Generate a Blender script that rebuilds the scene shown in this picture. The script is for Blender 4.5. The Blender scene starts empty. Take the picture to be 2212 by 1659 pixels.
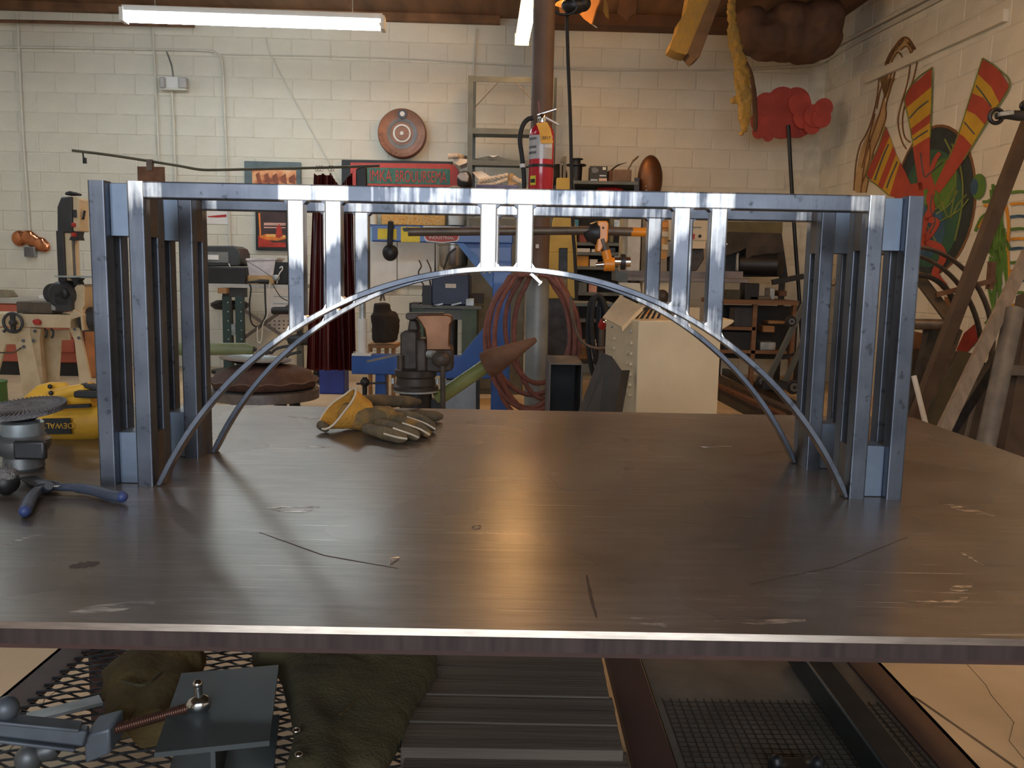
import bpy, math, random
from mathutils import Vector, Matrix, noise
random.seed(7)
sc = bpy.context.scene
COL = sc.collection
PI = math.pi
rad = math.radians

# ------------------------------------------------------------------ camera
TZ = 0.75                                   # height of the table top
CAM = Vector((0.0078, -1.2922, TZ + 0.3336))
PITCH, ROLL, YAW, FPX = rad(7.3272), rad(1.0915), rad(0.2213), 1874.27
c_right = Vector((math.cos(YAW), -math.sin(YAW), 0))
c_fwd = Vector((math.sin(YAW)*math.cos(PITCH), math.cos(YAW)*math.cos(PITCH), -math.sin(PITCH)))
c_up = c_right.cross(c_fwd)
_cr, _sr = math.cos(ROLL), math.sin(ROLL)
# image axes after the small roll of the hand-held camera
r_ax = c_right*_cr + c_up*_sr
u_ax = c_up*_cr - c_right*_sr
cam_d = bpy.data.cameras.new('camera')
cam = bpy.data.objects.new('camera', cam_d)
COL.objects.link(cam)
cam_d.sensor_fit = 'HORIZONTAL'
cam_d.sensor_width = 36.0
cam_d.lens = 36.0*FPX/2212.0
cam_d.clip_start = 0.05
cam.matrix_world = Matrix(((r_ax.x, u_ax.x, -c_fwd.x, CAM.x), (r_ax.y, u_ax.y, -c_fwd.y, CAM.y), (r_ax.z, u_ax.z, -c_fwd.z, CAM.z), (0, 0, 0, 1)))
sc.camera = cam

# ------------------------------------------------------------------ room frame and measuring helpers
RA = rad(2.0)                               # the building stands slightly turned against the table
EX = Vector((math.cos(RA), math.sin(RA), 0))
EY = Vector((-math.sin(RA), math.cos(RA), 0))
CEIL = 3.72
YW = 9.50                                   # back wall, metres ahead of the photographer

def rm(x, y, z):                            # room coordinates -> world
    return Vector((CAM.x, CAM.y, 0)) + EX*x + EY*y + Vector((0, 0, z))

def ray(px, py):
    a = (px - 1106.0)/FPX
    b = (py - 829.5)/FPX
    return r_ax*a - u_ax*b + c_fwd

def at(px, py, Y):                          # measured point of the photograph at the depth Y
    d = ray(px, py)
    return CAM + d*((Y - CAM.y)/d.y)

def atz(px, py, z):                         # measured point at height z
    d = ray(px, py)
    return CAM + d*((z - CAM.z)/d.z)

def onwall(px, py, off=0.0):                # point on the back wall, off metres in front of it
    d = ray(px, py)
    k = (YW - off)/d.dot(EY)
    return CAM + d*k
XR = (onwall(1767, 420) - CAM).dot(EX)
def onright(px, py, off=0.0):
    d = ray(px, py)
    return CAM + d*((XR - off)/d.dot(EX))
def ppm(Y):                                 # metres for one photo pixel at the depth Y
    return (Y - CAM.y)/FPX

# ------------------------------------------------------------------ world, daylight, exposure
w = bpy.data.worlds.new('world')
sc.world = w
w.use_nodes = True
w.node_tree.nodes['Background'].inputs[0].default_value = (0.55, 0.70, 1.0, 1)
w.node_tree.nodes['Background'].inputs[1].default_value = 0.12

def area(name, loc, rot, sx, sy, power, color):
    l = bpy.data.lights.new(name, 'AREA')
    l.shape = 'RECTANGLE'; l.size = sx; l.size_y = sy
    l.energy = power; l.color = color
    o = bpy.data.objects.new(name, l)
    COL.objects.link(o)
    o.location = loc; o.rotation_euler = rot
    return o
# daylight falling in through the half raised roll-up door opening behind the photographer
area('door_daylight', rm(-0.5, -3.9, 2.05), (rad(-90), 0, RA + PI), 4.2, 2.3, 185, (0.84, 0.92, 1.0))
sc.view_settings.view_transform = 'Standard'
sc.view_settings.look = 'None'
sc.view_settings.gamma = 1.0
sc.view_settings.use_curve_mapping = False
sc.view_settings.exposure = 0.0

# ------------------------------------------------------------------ materials
def mat(name, col, rough=0.6, metal=0.0, var=0.25, scale=8.0, bump=0.0, bscale=None, col2=None, emit=0, coat=0.0, stretch=None, detail=4.0, trans=0.0, thr=None):
    m = bpy.data.materials.new(name)
    m.use_nodes = True
    nt = m.node_tree
    b = nt.nodes['Principled BSDF']
    b.inputs['Roughness'].default_value = rough
    b.inputs['Metallic'].default_value = metal
    if coat: b.inputs['Coat Weight'].default_value = coat
    if trans: b.inputs['Transmission Weight'].default_value = trans
    tc = nt.nodes.new('ShaderNodeTexCoord')
    src = tc.outputs['Object']
    if stretch:
        mp = nt.nodes.new('ShaderNodeMapping'); mp.inputs['Scale'].default_value = stretch
        nt.links.new(src, mp.inputs[0]); src = mp.outputs[0]
    n = nt.nodes.new('ShaderNodeTexNoise')
    n.inputs['Scale'].default_value = scale; n.inputs['Detail'].default_value = detail
    nt.links.new(src, n.inputs['Vector'])
    r = nt.nodes.new('ShaderNodeValToRGB')
    lo, hi = thr if thr else (0.3, 0.7)
    r.color_ramp.elements[0].position = lo; r.color_ramp.elements[1].position = hi
    c2 = col2 if col2 else tuple(min(1, c*(1 + var)) for c in col)
    c1 = col if col2 else tuple(c*(1 - var) for c in col)
    r.color_ramp.elements[0].color = (*c1, 1); r.color_ramp.elements[1].color = (*c2, 1)
    nt.links.new(n.outputs['Fac'], r.inputs[0])
    nt.links.new(r.outputs[0], b.inputs['Base Color'])
    if emit:
        b.inputs['Emission Color'].default_value = (*col, 1)
        b.inputs['Emission Strength'].default_value = emit
    if bump:
        bn = nt.nodes.new('ShaderNodeTexNoise'); bn.inputs['Scale'].default_value = bscale or scale*4
        bn.inputs['Detail'].default_value = 3
        nt.links.new(src, bn.inputs['Vector'])
        bp = nt.nodes.new('ShaderNodeBump'); bp.inputs['Strength'].default_value = bump; bp.inputs['Distance'].default_value = 0.01
        nt.links.new(bn.outputs['Fac'], bp.inputs['Height']); nt.links.new(bp.outputs[0], b.inputs['Normal'])
    return m
M = {}
def mm(key, *a, **k):
    M[key] = mat(key, *a, **k)
    return M[key]
mm('wall_paint', (0.68, 0.655, 0.56), 0.75, var=0.07, scale=3, bump=0.25, bscale=60)
mm('mortar', (0.62, 0.595, 0.50), 0.85, var=0.14, scale=10)
mm('concrete', (0.40, 0.31, 0.20), 0.55, col2=(0.62, 0.49, 0.33), scale=2.2, detail=8, bump=0.1)
mm('ceiling_wood', (0.17, 0.085, 0.04), 0.8, var=0.4, scale=5, stretch=(1, 0.15, 1))
mm('black', (0.012, 0.012, 0.014), 0.45, var=0.3)
mm('rubber', (0.02, 0.02, 0.022), 0.7, var=0.3)
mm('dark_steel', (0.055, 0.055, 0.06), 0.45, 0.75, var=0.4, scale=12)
mm('grey_steel', (0.16, 0.16, 0.165), 0.5, 0.6, var=0.25, scale=10)
mm('galv', (0.42, 0.46, 0.48), 0.45, 0.6, var=0.3, scale=14)
mm('chrome', (0.75, 0.75, 0.76), 0.15, 1.0, var=0.08)
mm('rust', (0.11, 0.05, 0.03), 0.8, 0.1, col2=(0.20, 0.10, 0.055), scale=14, bump=0.2)
mm('rust_steel', (0.10, 0.085, 0.075), 0.5, 0.6, col2=(0.19, 0.15, 0.12), scale=14)
mm('shelf_grey', (0.12, 0.14, 0.14), 0.55, 0.1, var=0.2)
mm('white', (0.72, 0.72, 0.70), 0.6, var=0.06)
mm('paper', (0.78, 0.76, 0.74), 0.8, var=0.05)
mm('conduit', (0.62, 0.60, 0.53), 0.55, var=0.08)
mm('yellow', (0.72, 0.40, 0.02), 0.45, var=0.12)
mm('orange', (0.78, 0.27, 0.015), 0.4, var=0.1, coat=0.3)
mm('cream', (0.66, 0.54, 0.36), 0.5, var=0.08, scale=5)
mm('red', (0.42, 0.028, 0.025), 0.35, var=0.12)
mm('blue', (0.015, 0.085, 0.36), 0.4, var=0.15, coat=0.2)
mm('wood', (0.32, 0.17, 0.075), 0.7, var=0.3, scale=6, stretch=(0.4, 3, 3))
mm('copper', (0.60, 0.24, 0.12), 0.22, 1.0, var=0.25, scale=9)

# ------------------------------------------------------------------ mesh building
class MB:
    def __init__(s, X=None):
        s.v = []; s.f = []; s.X = X
    def add(s, vs, fs):
        o = len(s.v)
        s.v += [(s.X @ Vector(p)) if s.X is not None else Vector(p) for p in vs]
        s.f += [tuple(i + o for i in f) for f in fs]
        return s
    def box(s, c, size, R=None):
        hx, hy, hz = size[0]/2, size[1]/2, size[2]/2
        c = Vector(c)
        vs = []
        for x, y, z in ((-1,-1,-1),(1,-1,-1),(1,1,-1),(-1,1,-1),(-1,-1,1),(1,-1,1),(1,1,1),(-1,1,1)):
            q = Vector((x*hx, y*hy, z*hz))
            vs.append(c + (R @ q if R is not None else q))
        return s.add(vs, [(3,2,1,0),(4,5,6,7),(0,1,5,4),(1,2,6,5),(2,3,7,6),(3,0,4,7)])
    def bar(s, p0, p1, wd, ht, up=(0,0,1)):          # rectangular bar from p0 to p1
        p0, p1 = Vector(p0), Vector(p1)
        d = (p1 - p0); L = d.length; d.normalize()
        up = Vector(up)
        sd = d.cross(up)
        if sd.length < 1e-4: sd = d.cross(Vector((0, 1, 0)))
        sd.normalize(); up = sd.cross(d)
        R = Matrix((sd, d, up)).transposed()
        return s.box((p0 + p1)/2, (wd, L, ht), R)
    def cyl(s, p0, p1, r0, r1=None, n=16, cap=True):
        return s.tube([p0, p1], [r0, r0 if r1 is None else r1], n, cap=cap)
    def tube(s, pts, r, n=8, closed=False, cap=True, flat=1.0):
        pts = [Vector(p) for p in pts]
        k = len(pts)
        rs = r if isinstance(r, (list, tuple)) else [r]*k
        tang = []
        for i in range(k):
            a = pts[(i - 1) % k] if (closed or i > 0) else pts[i]
            b = pts[(i + 1) % k] if (closed or i < k - 1) else pts[i]
            t = (b - a); t = t.normalized() if t.length > 1e-9 else Vector((0, 0, 1))
            tang.append(t)
        ref = Vector((0, 0, 1)) if abs(tang[0].z) < 0.9 else Vector((0, 1, 0))
        nrm = tang[0].cross(ref).normalized()
        vs = []; fs = []
        for i in range(k):
            t = tang[i]
            nrm = (nrm - t*nrm.dot(t)); nrm = nrm.normalized() if nrm.length > 1e-9 else t.orthogonal().normalized()
            bn = t.cross(nrm)
            for j in range(n):
                a = 2*PI*j/n
                vs.append(pts[i] + (nrm*math.cos(a) + bn*math.sin(a)*flat)*rs[i])
        for i in range(k if closed else k - 1):
            for j in range(n):
                a = i*n + j; b = i*n + (j + 1) % n
                c = ((i + 1) % k)*n + (j + 1) % n; d = ((i + 1) % k)*n + j
                fs.append((a, b, c, d))
        if cap and not closed:
            fs.append(tuple(reversed(range(n)))); fs.append(tuple((k - 1)*n + j for j in range(n)))
        return s.add(vs, fs)
    def lathe(s, prof, c, ax=(0,0,1), n=24):          # prof: (radius, height along ax)
        c = Vector(c); ax = Vector(ax).normalized()
        return s.tube_prof([c + ax*h for _, h in prof], [max(r, 1e-4) for r, _ in prof], ax, n)
    def tube_prof(s, pts, rs, ax, n):
        nrm = ax.orthogonal().normalized(); bn = ax.cross(nrm)
        vs = []; fs = []
        for p, r in zip(pts, rs):
            for j in range(n):
                a = 2*PI*j/n
                vs.append(p + (nrm*math.cos(a) + bn*math.sin(a))*r)
        k = len(pts)
        for i in range(k - 1):
            for j in range(n):
                fs.append((i*n + j, i*n + (j + 1) % n, (i + 1)*n + (j + 1) % n, (i + 1)*n + j))
        fs.append(tuple(reversed(range(n)))); fs.append(tuple((k - 1)*n + j for j in range(n)))
        return s.add(vs, fs)
    def prism(s, poly, vec):                         # polygon (3d points) pushed along vec
        poly = [Vector(p) for p in poly]; vec = Vector(vec); n = len(poly)
        vs = poly + [p + vec for p in poly]
        fs = [tuple(reversed(range(n))), tuple(range(n, 2*n))]
        fs += [(i, (i + 1) % n, n + (i + 1) % n, n + i) for i in range(n)]
        return s.add(vs, fs)
    def ball(s, c, r, sc3=(1,1,1), nu=14, nv=9, R=None):
        c = Vector(c); vs = []; fs = []
        for i in range(nv + 1):
            th = PI*i/nv
            for j in range(nu):
                a = 2*PI*j/nu
                q = Vector((math.sin(th)*math.cos(a)*sc3[0], math.sin(th)*math.sin(a)*sc3[1], math.cos(th)*sc3[2]))*r
                vs.append(c + (R @ q if R is not None else q))
        for i in range(nv):
            for j in range(nu):
                fs.append((i*nu + j, (i + 1)*nu + j, (i + 1)*nu + (j + 1) % nu, i*nu + (j + 1) % nu))
        return s.add(vs, fs)
    def build(s, name, m, parent=None, loc=None, bevel=0, sub=0, label=None, ang=38, kind=None):
        off = Vector(loc) if loc is not None else (parent_loc(parent) if parent is not None else Vector((0, 0, 0)))
        me = bpy.data.meshes.new(name)
        me.from_pydata([tuple(p - off) for p in s.v], [], s.f)
        me.update()
        import bmesh
        bm = bmesh.new(); bm.from_mesh(me)
        bmesh.ops.remove_doubles(bm, verts=bm.verts, dist=1e-6)
        bmesh.ops.recalc_face_normals(bm, faces=bm.faces)
        bm.to_mesh(me); bm.free()
        me.materials.append(M[m] if isinstance(m, str) else m)
        for p in me.polygons: p.use_smooth = True
        me.set_sharp_from_angle(angle=rad(ang))
        o = bpy.data.objects.new(name, me)
        COL.objects.link(o)
        if parent is not None: o.parent = parent
        else: o.location = off
        if bevel:
            b = o.modifiers.new('bevel', 'BEVEL'); b.width = bevel; b.segments = 2; b.limit_method = 'ANGLE'; b.angle_limit = rad(40)
        if sub:
            b = o.modifiers.new('subd', 'SUBSURF'); b.levels = sub; b.render_levels = sub
        if label: o['label'] = label
        if kind: o['kind'] = kind
        return o
def parent_loc(o):
    p = Vector((0, 0, 0))
    while o is not None:
        p += o.location; o = o.parent
    return p
def thing(name, label, cat, loc, group=None):
    o = bpy.data.objects.new(name, None)
    COL.objects.link(o)
    o.location = Vector(loc); o.empty_display_size = 0.05
    o['label'] = label; o['category'] = cat
    if group: o['group'] = group
    return o
def tag(o, label, cat, group=None):
    o['label'] = label; o['category'] = cat
    if group: o['group'] = group
    return o
def solo(mb, name, m, label, cat, loc=None, group=None, **k):    # a thing that is one mesh
    if loc is None:
        xs = [p.x for p in mb.v]; ys = [p.y for p in mb.v]; zs = [p.z for p in mb.v]
        loc = ((min(xs) + max(xs))/2, (min(ys) + max(ys))/2, min(zs))
    return tag(mb.build(name, m, None, loc, **k), label, cat, group)
def struct(o):
    o['kind'] = 'structure'
    return o
def copy_tree(o, loc, label=None, parent=None):
    c = o.copy(); COL.objects.link(c); c.parent = parent
    if parent is None: c.location = loc
    if label: c['label'] = label
    for ch in list(o.children): copy_tree(ch, None, None, c)
    return c
def text(name, body, size, p, xa, ya, m, parent=None, ext=0.001, align='CENTER', sx=1.0):
    cu = bpy.data.curves.new(name, 'FONT'); cu.body = body; cu.size = size; cu.extrude = ext
    cu.align_x = align; cu.align_y = 'CENTER'
    t = bpy.data.objects.new(name, cu); COL.objects.link(t)
    xa = Vector(xa).normalized(); ya = Vector(ya).normalized(); za = xa.cross(ya)
    Rm = Matrix((xa*sx, ya, za)).transposed().to_4x4()
    bpy.context.view_layer.update()
    dg = bpy.context.evaluated_depsgraph_get()
    me = bpy.data.meshes.new_from_object(t.evaluated_get(dg))
    bpy.data.objects.remove(t)
    off = parent_loc(parent) if parent is not None else Vector((0, 0, 0))
    me.transform(Matrix.Translation(Vector(p) - off) @ Rm)
    me.materials.clear(); me.materials.append(M[m] if isinstance(m, str) else m)
    o = bpy.data.objects.new(name, me); COL.objects.link(o)
    if parent is not None: o.parent = parent
    return o
def spline(pts, n=8):                       # Catmull-Rom through the points
    pts = [Vector(p) for p in pts]
    out = []
    for i in range(len(pts) - 1):
        p0 = pts[max(i - 1, 0)]; p1 = pts[i]; p2 = pts[i + 1]; p3 = pts[min(i + 2, len(pts) - 1)]
        for k in range(n):
            t = k/n
            out.append(0.5*((2*p1) + (p2 - p0)*t + (2*p0 - 5*p1 + 4*p2 - p3)*t*t + (3*p1 - p0 - 3*p2 + p3)*t**3))
    out.append(pts[-1])
    return out
BACK = Vector((0, 1, 0))
UPV = Vector((0, 0, 1))

# ================================================================== the room
XL = -6.2
YB = -4.2
def slab(name, m, x0, x1, y0, y1, z0, z1):
    b = MB()
    b.add([rm(x, y, z) for z in (z0, z1) for x, y in ((x0, y0), (x1, y0), (x1, y1), (x0, y1))], [(3,2,1,0),(4,5,6,7),(0,1,5,4),(1,2,6,5),(2,3,7,6),(3,0,4,7)])
    return struct(b.build(name, m, None, (0, 0, 0)))
floor = slab('floor', 'concrete', XL - 0.2, XR + 0.2, YB - 0.2, YW + 0.2, -0.2, 0)
ceiling = slab('ceiling', 'ceiling_wood', XL - 0.2, XR + 0.2, YB - 0.2, YW + 0.2, CEIL, CEIL + 0.15)
wall_back = slab('wall_back', 'mortar', XL - 0.2, XR + 0.2, YW, YW + 0.2, 0, CEIL)
wall_right = slab('wall_right', 'mortar', XR, XR + 0.2, YB, YW, 0, CEIL)
wall_left = slab('wall_left', 'wall_paint', XL - 0.2, XL, YB, YW, 0, CEIL)
wf = MB()
def rbox(b, x0, x1, y0, y1, z0, z1):
    return b.add([rm(x, y, z) for z in (z0, z1) for x, y in ((x0, y0), (x1, y0), (x1, y1), (x0, y1))], [(3,2,1,0),(4,5,6,7),(0,1,5,4),(1,2,6,5),(2,3,7,6),(3,0,4,7)])
rbox(wf, XL, -2.7, YB - 0.2, YB, 0, CEIL); rbox(wf, 1.5, XR, YB - 0.2, YB, 0, CEIL); rbox(wf, -2.7, 1.5, YB - 0.2, YB, 3.25, CEIL)
struct(wf.build('wall_front', 'wall_paint', None, (0, 0, 0)))
# joint line and hairline crack in the concrete floor
mm('floor_joint', (0.14, 0.10, 0.065), 0.9)
def floor_line(pts, wd, nm):
    b = MB(); P = [atz(x, y, 0.0006) for x, y in pts]
    for p, q in zip(P, P[1:]): b.bar(p, q + (q - p)*0.02, wd, 0.001)
    b.build(nm, 'floor_joint', floor)
floor_line([(1890, 1462), (1985, 1512), (2090, 1585), (2240, 1690)], 0.008, 'joint')
floor_line([(240, 1400), (200, 1440), (155, 1470), (95, 1512), (85, 1545), (20, 1620)], 0.0012, 'crack')
floor_line([(2085, 1430), (2130, 1480), (2140, 1500), (2190, 1560), (2180, 1600), (2212, 1640)], 0.0012, 'crack')
# painted concrete blocks, each its own piece; heavy paint fills the joints
BH, BL, JT = 0.2032, 0.4064, 0.007
def block_mesh(name, ex, ey, L, flip):
    hx, hz, d, c = (L - JT)/2, (BH - JT)/2, 0.004, 0.005
    me = bpy.data.meshes.new(name)
    fr = [(-hx, -hz), (hx, -hz), (hx, hz), (-hx, hz)]
    vs = [tuple(ex*x - ey*0.0 + UPV*z) for x, z in fr] + [tuple(ex*x*(1 - c/hx) - ey*d + UPV*(z*(1 - c/hz))) for x, z in fr]
    fs = [(4, 5, 6, 7)] + [(i, (i + 1) % 4, 4 + (i + 1) % 4, 4 + i) for i in range(4)]
    if flip: fs = [tuple(reversed(f)) for f in fs]
    me.from_pydata(vs, [], fs)
    me.materials.append(M['wall_paint'])
    return me
def lay_blocks(wall, org, ex, ey, x0, x1, shift, flip, limit, zj, pick):
    me_full = block_mesh('block', ex, ey, BL, flip)
    spots = []
    zc = zj % BH + BH/2 - BH
    row0 = round((zj - (zc - BH/2))/BH)
    r = 0
    while zc < CEIL + BH:
        if zc - BH/2 > -0.01 and zc + BH/2 < CEIL + 0.12:
            half = (r - row0) % 2
            k0 = math.ceil((x0 - shift - half*BL/2)/BL); k = k0
            while shift + half*BL/2 + k*BL + BL/2 < x1:
                spots.append((shift + half*BL/2 + k*BL + BL/2, zc)); k += 1
        zc += BH; r += 1
    spots = [s for s in spots if s[0] - BL/2 >= x0 - 0.001 and s[0] + BL/2 <= x1 + 0.001]
    spots.sort(key=pick)
    rest = MB()
    for i, (x, z) in enumerate(spots):
        p = org + ex*x + UPV*z - ey*random.uniform(-0.001, 0.0015)
        if i < limit:
            o = bpy.data.objects.new('block', me_full); COL.objects.link(o)
            o.parent = wall; o.location = p
        else:
            rest.add([p + Vector(v.co) for v in me_full.vertices], [tuple(f.vertices) for f in me_full.polygons])
    if rest.v:
        o = rest.build('block_field', 'wall_paint', wall, kind='stuff', ang=20)
w0 = onwall(780, 175); wx = onwall(757.6, 155)
lay_blocks(wall_back, rm(0, YW, 0), EX, EY, XL, XR, (wx - CAM).dot(EX) % BL, False, 300, w0.z, lambda s: -s[1] + 0.35*abs(s[0] + 0.6))
lay_blocks(wall_right, rm(XR, 0, 0), -EY, EX, -YW + 0.01, -3.6, 0.13, False, 260, w0.z, lambda s: s[0] - 0.3*s[1])
# roof joists across the ceiling
for i in range(7):
    b = MB(); y = 1.0 + i*1.05
    rbox(b, XL, XR, y - 0.045, y + 0.045, CEIL - 0.22, CEIL + 0.002)
    struct(b.build('trim_%d' % (i + 1), 'ceiling_wood', None, (0, 0, 0)))
# ================================================================== fluorescent lamps
mm('tube_cool', (0.80, 0.93, 1.0), 0.4, emit=31.0)
mm('tube_neutral', (0.95, 0.93, 0.88), 0.4, emit=22.0)
mm('tube_warm', (1.0, 0.56, 0.21), 0.4, emit=44.0)
def strip_lamp(label, p0, p1, tm, drop):
    p0, p1 = Vector(p0), Vector(p1)
    t = thing('strip_lamp', label, 'lamp', (p0 + p1)/2, 'fluorescent strip lamps')
    d = (p1 - p0).normalized(); sd = d.cross(UPV).normalized()
    MB().bar(p0 + UPV*0.075, p1 + UPV*0.075, 0.11, 0.05).build('housing', 'white', t, bevel=0.006)
    for s in (-1, 1):
        q = sd*0.045*s
        MB().cyl(p0 + d*0.03 + q, p1 - d*0.03 + q, 0.019, n=12).build('light_tube', tm, t)
    for e in (p0, p1):
        MB().box(e + UPV*0.025, (0.13, 0.13, 0.11), Matrix.Rotation(math.atan2(d.y, d.x), 3, 'Z') @ Matrix.Diagonal((0.25, 1, 1))).build('end_socket', 'white', t)
    for f in (0.12, 0.88):
        e = p0.lerp(p1, f) + UPV*0.1
        MB().cyl(e, Vector((e.x, e.y, drop)), 0.004, n=6).build('hanger', 'galv', t)
    return t
a, b = at(268, 44, 6.35), at(828, 55, 6.45)
a.z = b.z = (a.z + b.z)/2
strip_lamp('long cool white strip lamp hung level in front of the block wall', a, b, 'tube_cool', CEIL)
e = at(1127, 92, 7.2)
strip_lamp('warm white strip lamp pointing from the wall towards the work table', e, e - EY*2.4, 'tube_warm', CEIL)
for lab, x, y, k, rot in (('warm strip lamp high over the right hand side of the shop', 2.3, 3.4, 'tube_warm', 1),
                          ('cool strip lamp high over the left hand side of the shop', -3.2, 3.6, 'tube_cool', 0),
                          ('neutral strip lamp added out of view to brighten the welding table edge', 0.0, -0.4, 'tube_neutral', 0),  # added unseen lamp, placed to brighten the plate edge and rail tops
                          ('cool strip lamp over the band saw', -4.6, 6.9, 'tube_cool', 1)):
    p = rm(x, y, 3.5); dv = EY if rot else EX
    strip_lamp(lab, p - dv*1.2, p + dv*1.2, k, CEIL)

# ================================================================== work table
def metal_table():
    m = bpy.data.materials.new('table_plate'); m.use_nodes = True
    nt = m.node_tree; N = nt.nodes; Lk = nt.links; b = N['Principled BSDF']
    tc = N.new('ShaderNodeTexCoord')
    def nz(scale, detail=5, st=None, rot=0, rough=0.6):
        mp = N.new('ShaderNodeMapping'); mp.inputs['Scale'].default_value = st or (1, 1, 1); mp.inputs['Rotation'].default_value = (0, 0, rot)
        Lk.new(tc.outputs['Object'], mp.inputs[0])
        n = N.new('ShaderNodeTexNoise'); n.inputs['Scale'].default_value = scale; n.inputs['Detail'].default_value = detail; n.inputs['Roughness'].default_value = rough
        Lk.new(mp.outputs[0], n.inputs['Vector']); return n.outputs['Fac']
    def ramp(src, p0, p1, c0=(0, 0, 0, 1), c1=(1, 1, 1, 1)):
        r = N.new('ShaderNodeValToRGB'); r.color_ramp.elements[0].position = p0; r.color_ramp.elements[1].position = p1
        r.color_ramp.elements[0].color = c0; r.color_ramp.elements[1].color = c1
        Lk.new(src, r.inputs[0]); return r.outputs[0]
    def mix(f, a, c, kind='MIX'):
        x = N.new('ShaderNodeMixRGB'); x.blend_type = kind
        for i, v in ((0, f), (1, a), (2, c)):
            if isinstance(v, (tuple, float, int)): x.inputs[i].default_value = v
            else: Lk.new(v, x.inputs[i])
        return x.outputs[0]
    base = ramp(nz(1.9, 7), 0.34, 0.68, (0.142, 0.122, 0.107, 1), (0.255, 0.222, 0.196, 1))
    grain = ramp(nz(16, 6, (0.22, 4.5, 1), 0.02, 0.75), 0.3, 0.72, (0.80, 0.79, 0.78, 1), (1.18, 1.16, 1.14, 1))
    col = mix(1.0, base, grain, 'MULTIPLY')
    fine = ramp(nz(48, 3, (0.25, 2.4, 1), 0.03), 0.3, 0.7, (0.84, 0.83, 0.82, 1), (1.15, 1.14, 1.13, 1))
    col = mix(1.0, col, fine, 'MULTIPLY')
    dirt = ramp(nz(3.6, 8, (0.8, 1.5, 1), 0.4), 0.52, 0.80, (0, 0, 0, 1), (0.75, 0.75, 0.75, 1))
    col = mix(dirt, col, (0.085, 0.062, 0.050, 1))
    s1 = ramp(nz(3.2, 3, (0.5, 60, 1), 0.03), 0.665, 0.70)
    s2 = ramp(nz(3.4, 3, (0.45, 34, 1), 0.7), 0.715, 0.735)
    s3 = ramp(nz(2.6, 3, (0.5, 26, 1), -0.4), 0.72, 0.738)
    s4 = ramp(nz(9.0, 3, (0.6, 26, 1), 0.02), 0.62, 0.68)
    gate = ramp(nz(1.7, 2, None, 0.2), 0.42, 0.62)
    gate2 = ramp(nz(2.9, 3, None, 1.2), 0.48, 0.60)
    scr = mix(1.0, mix(1.0, s1, s2, 'LIGHTEN'), s3, 'LIGHTEN')
    scr = mix(1.0, scr, gate, 'MULTIPLY')
    scr = mix(1.0, scr, mix(1.0, s4, gate2, 'MULTIPLY'), 'LIGHTEN')
    bright = mix(0.55, (0, 0, 0, 1), scr)
    col = mix(bright, col, (0.66, 0.58, 0.50, 1))
    Lk.new(col, b.inputs['Base Color'])
    b.inputs['Metallic'].default_value = 0.55
    rr = ramp(nz(2.2, 2), 0.3, 0.7, (0.23, 0.23, 0.23, 1), (0.35, 0.35, 0.35, 1))
    Lk.new(rr, b.inputs['Roughness'])
    return m
M['table_plate'] = metal_table()
mm('ground_edge', (0.72, 0.70, 0.68), 0.28, 0.95, var=0.18, scale=30, stretch=(1, 8, 8))
mm('plate_side', (0.060, 0.042, 0.042), 0.55, 0.5, var=0.3, scale=18, stretch=(6, 1, 0.4))
mm('frame_paint', (0.085, 0.036, 0.03), 0.6, 0.0, col2=(0.05, 0.028, 0.025), scale=7)
TX0, TX1, TY0, TY1, TT = -1.13, 1.0, -0.518, 0.8035, 0.0185
tb = thing('welding_table', 'heavy steel plate welding table with a ground bright front edge', 'table', (0, 0.14, 0))
ch = 0.0045
pl = MB()
pts = [(TY0, -TT), (TY1, -TT), (TY1, 0), (TY0 + ch, 0), (TY0, -ch)]
pl.prism([(TX0, y, TZ + z) for y, z in pts], (TX1 - TX0, 0, 0))
plate = pl.build('table_top', 'table_plate', tb, ang=20)
MB().add([(TX0, TY0 - 0.0006, TZ - ch - 0.0005), (TX1, TY0 - 0.0006, TZ - ch - 0.0005), (TX1, TY0 + ch, TZ + 0.0006), (TX0, TY0 + ch, TZ + 0.0006), (TX0, TY0 + ch, TZ - ch - 0.0005), (TX1, TY0 + ch, TZ - ch - 0.0005)], [(0, 1, 2, 3), (4, 5, 1, 0), (3, 2, 5, 4), (0, 3, 4), (1, 5, 2)]).build('ground_edge', 'ground_edge', plate, label='bright ground steel edge')
MB().box(((TX0 + TX1)/2, TY0 - 0.0007, TZ - ch - (TT - ch)/2), (TX1 - TX0, 0.0014, TT - ch)).build('plate_face', 'plate_side', plate)
mm('scuff', (0.54, 0.48, 0.43), 0.38, 0.7, var=0.3, scale=120, stretch=(0.4, 1.6, 1)); mm('burn_mark', (0.05, 0.03, 0.022), 0.7, var=0.3, scale=60)
_sm = M['scuff'].node_tree; _n = _sm.nodes.new('ShaderNodeTexNoise'); _n.inputs['Scale'].default_value = 70; _n.inputs['Detail'].default_value = 3
_mp = _sm.nodes.new('ShaderNodeMapping'); _mp.inputs['Scale'].default_value = (0.35, 1.5, 1); _tc = _sm.nodes.new('ShaderNodeTexCoord'); _rp = _sm.nodes.new('ShaderNodeValToRGB'); _rp.color_ramp.elements[0].position = 0.40; _rp.color_ramp.elements[1].position = 0.66
_sm.links.new(_tc.outputs['Object'], _mp.inputs[0]); _sm.links.new(_mp.outputs[0], _n.inputs['Vector']); _sm.links.new(_n.outputs['Fac'], _rp.inputs[0]); _sm.links.new(_rp.outputs[0], _sm.nodes['Principled BSDF'].inputs['Alpha'])
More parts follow.
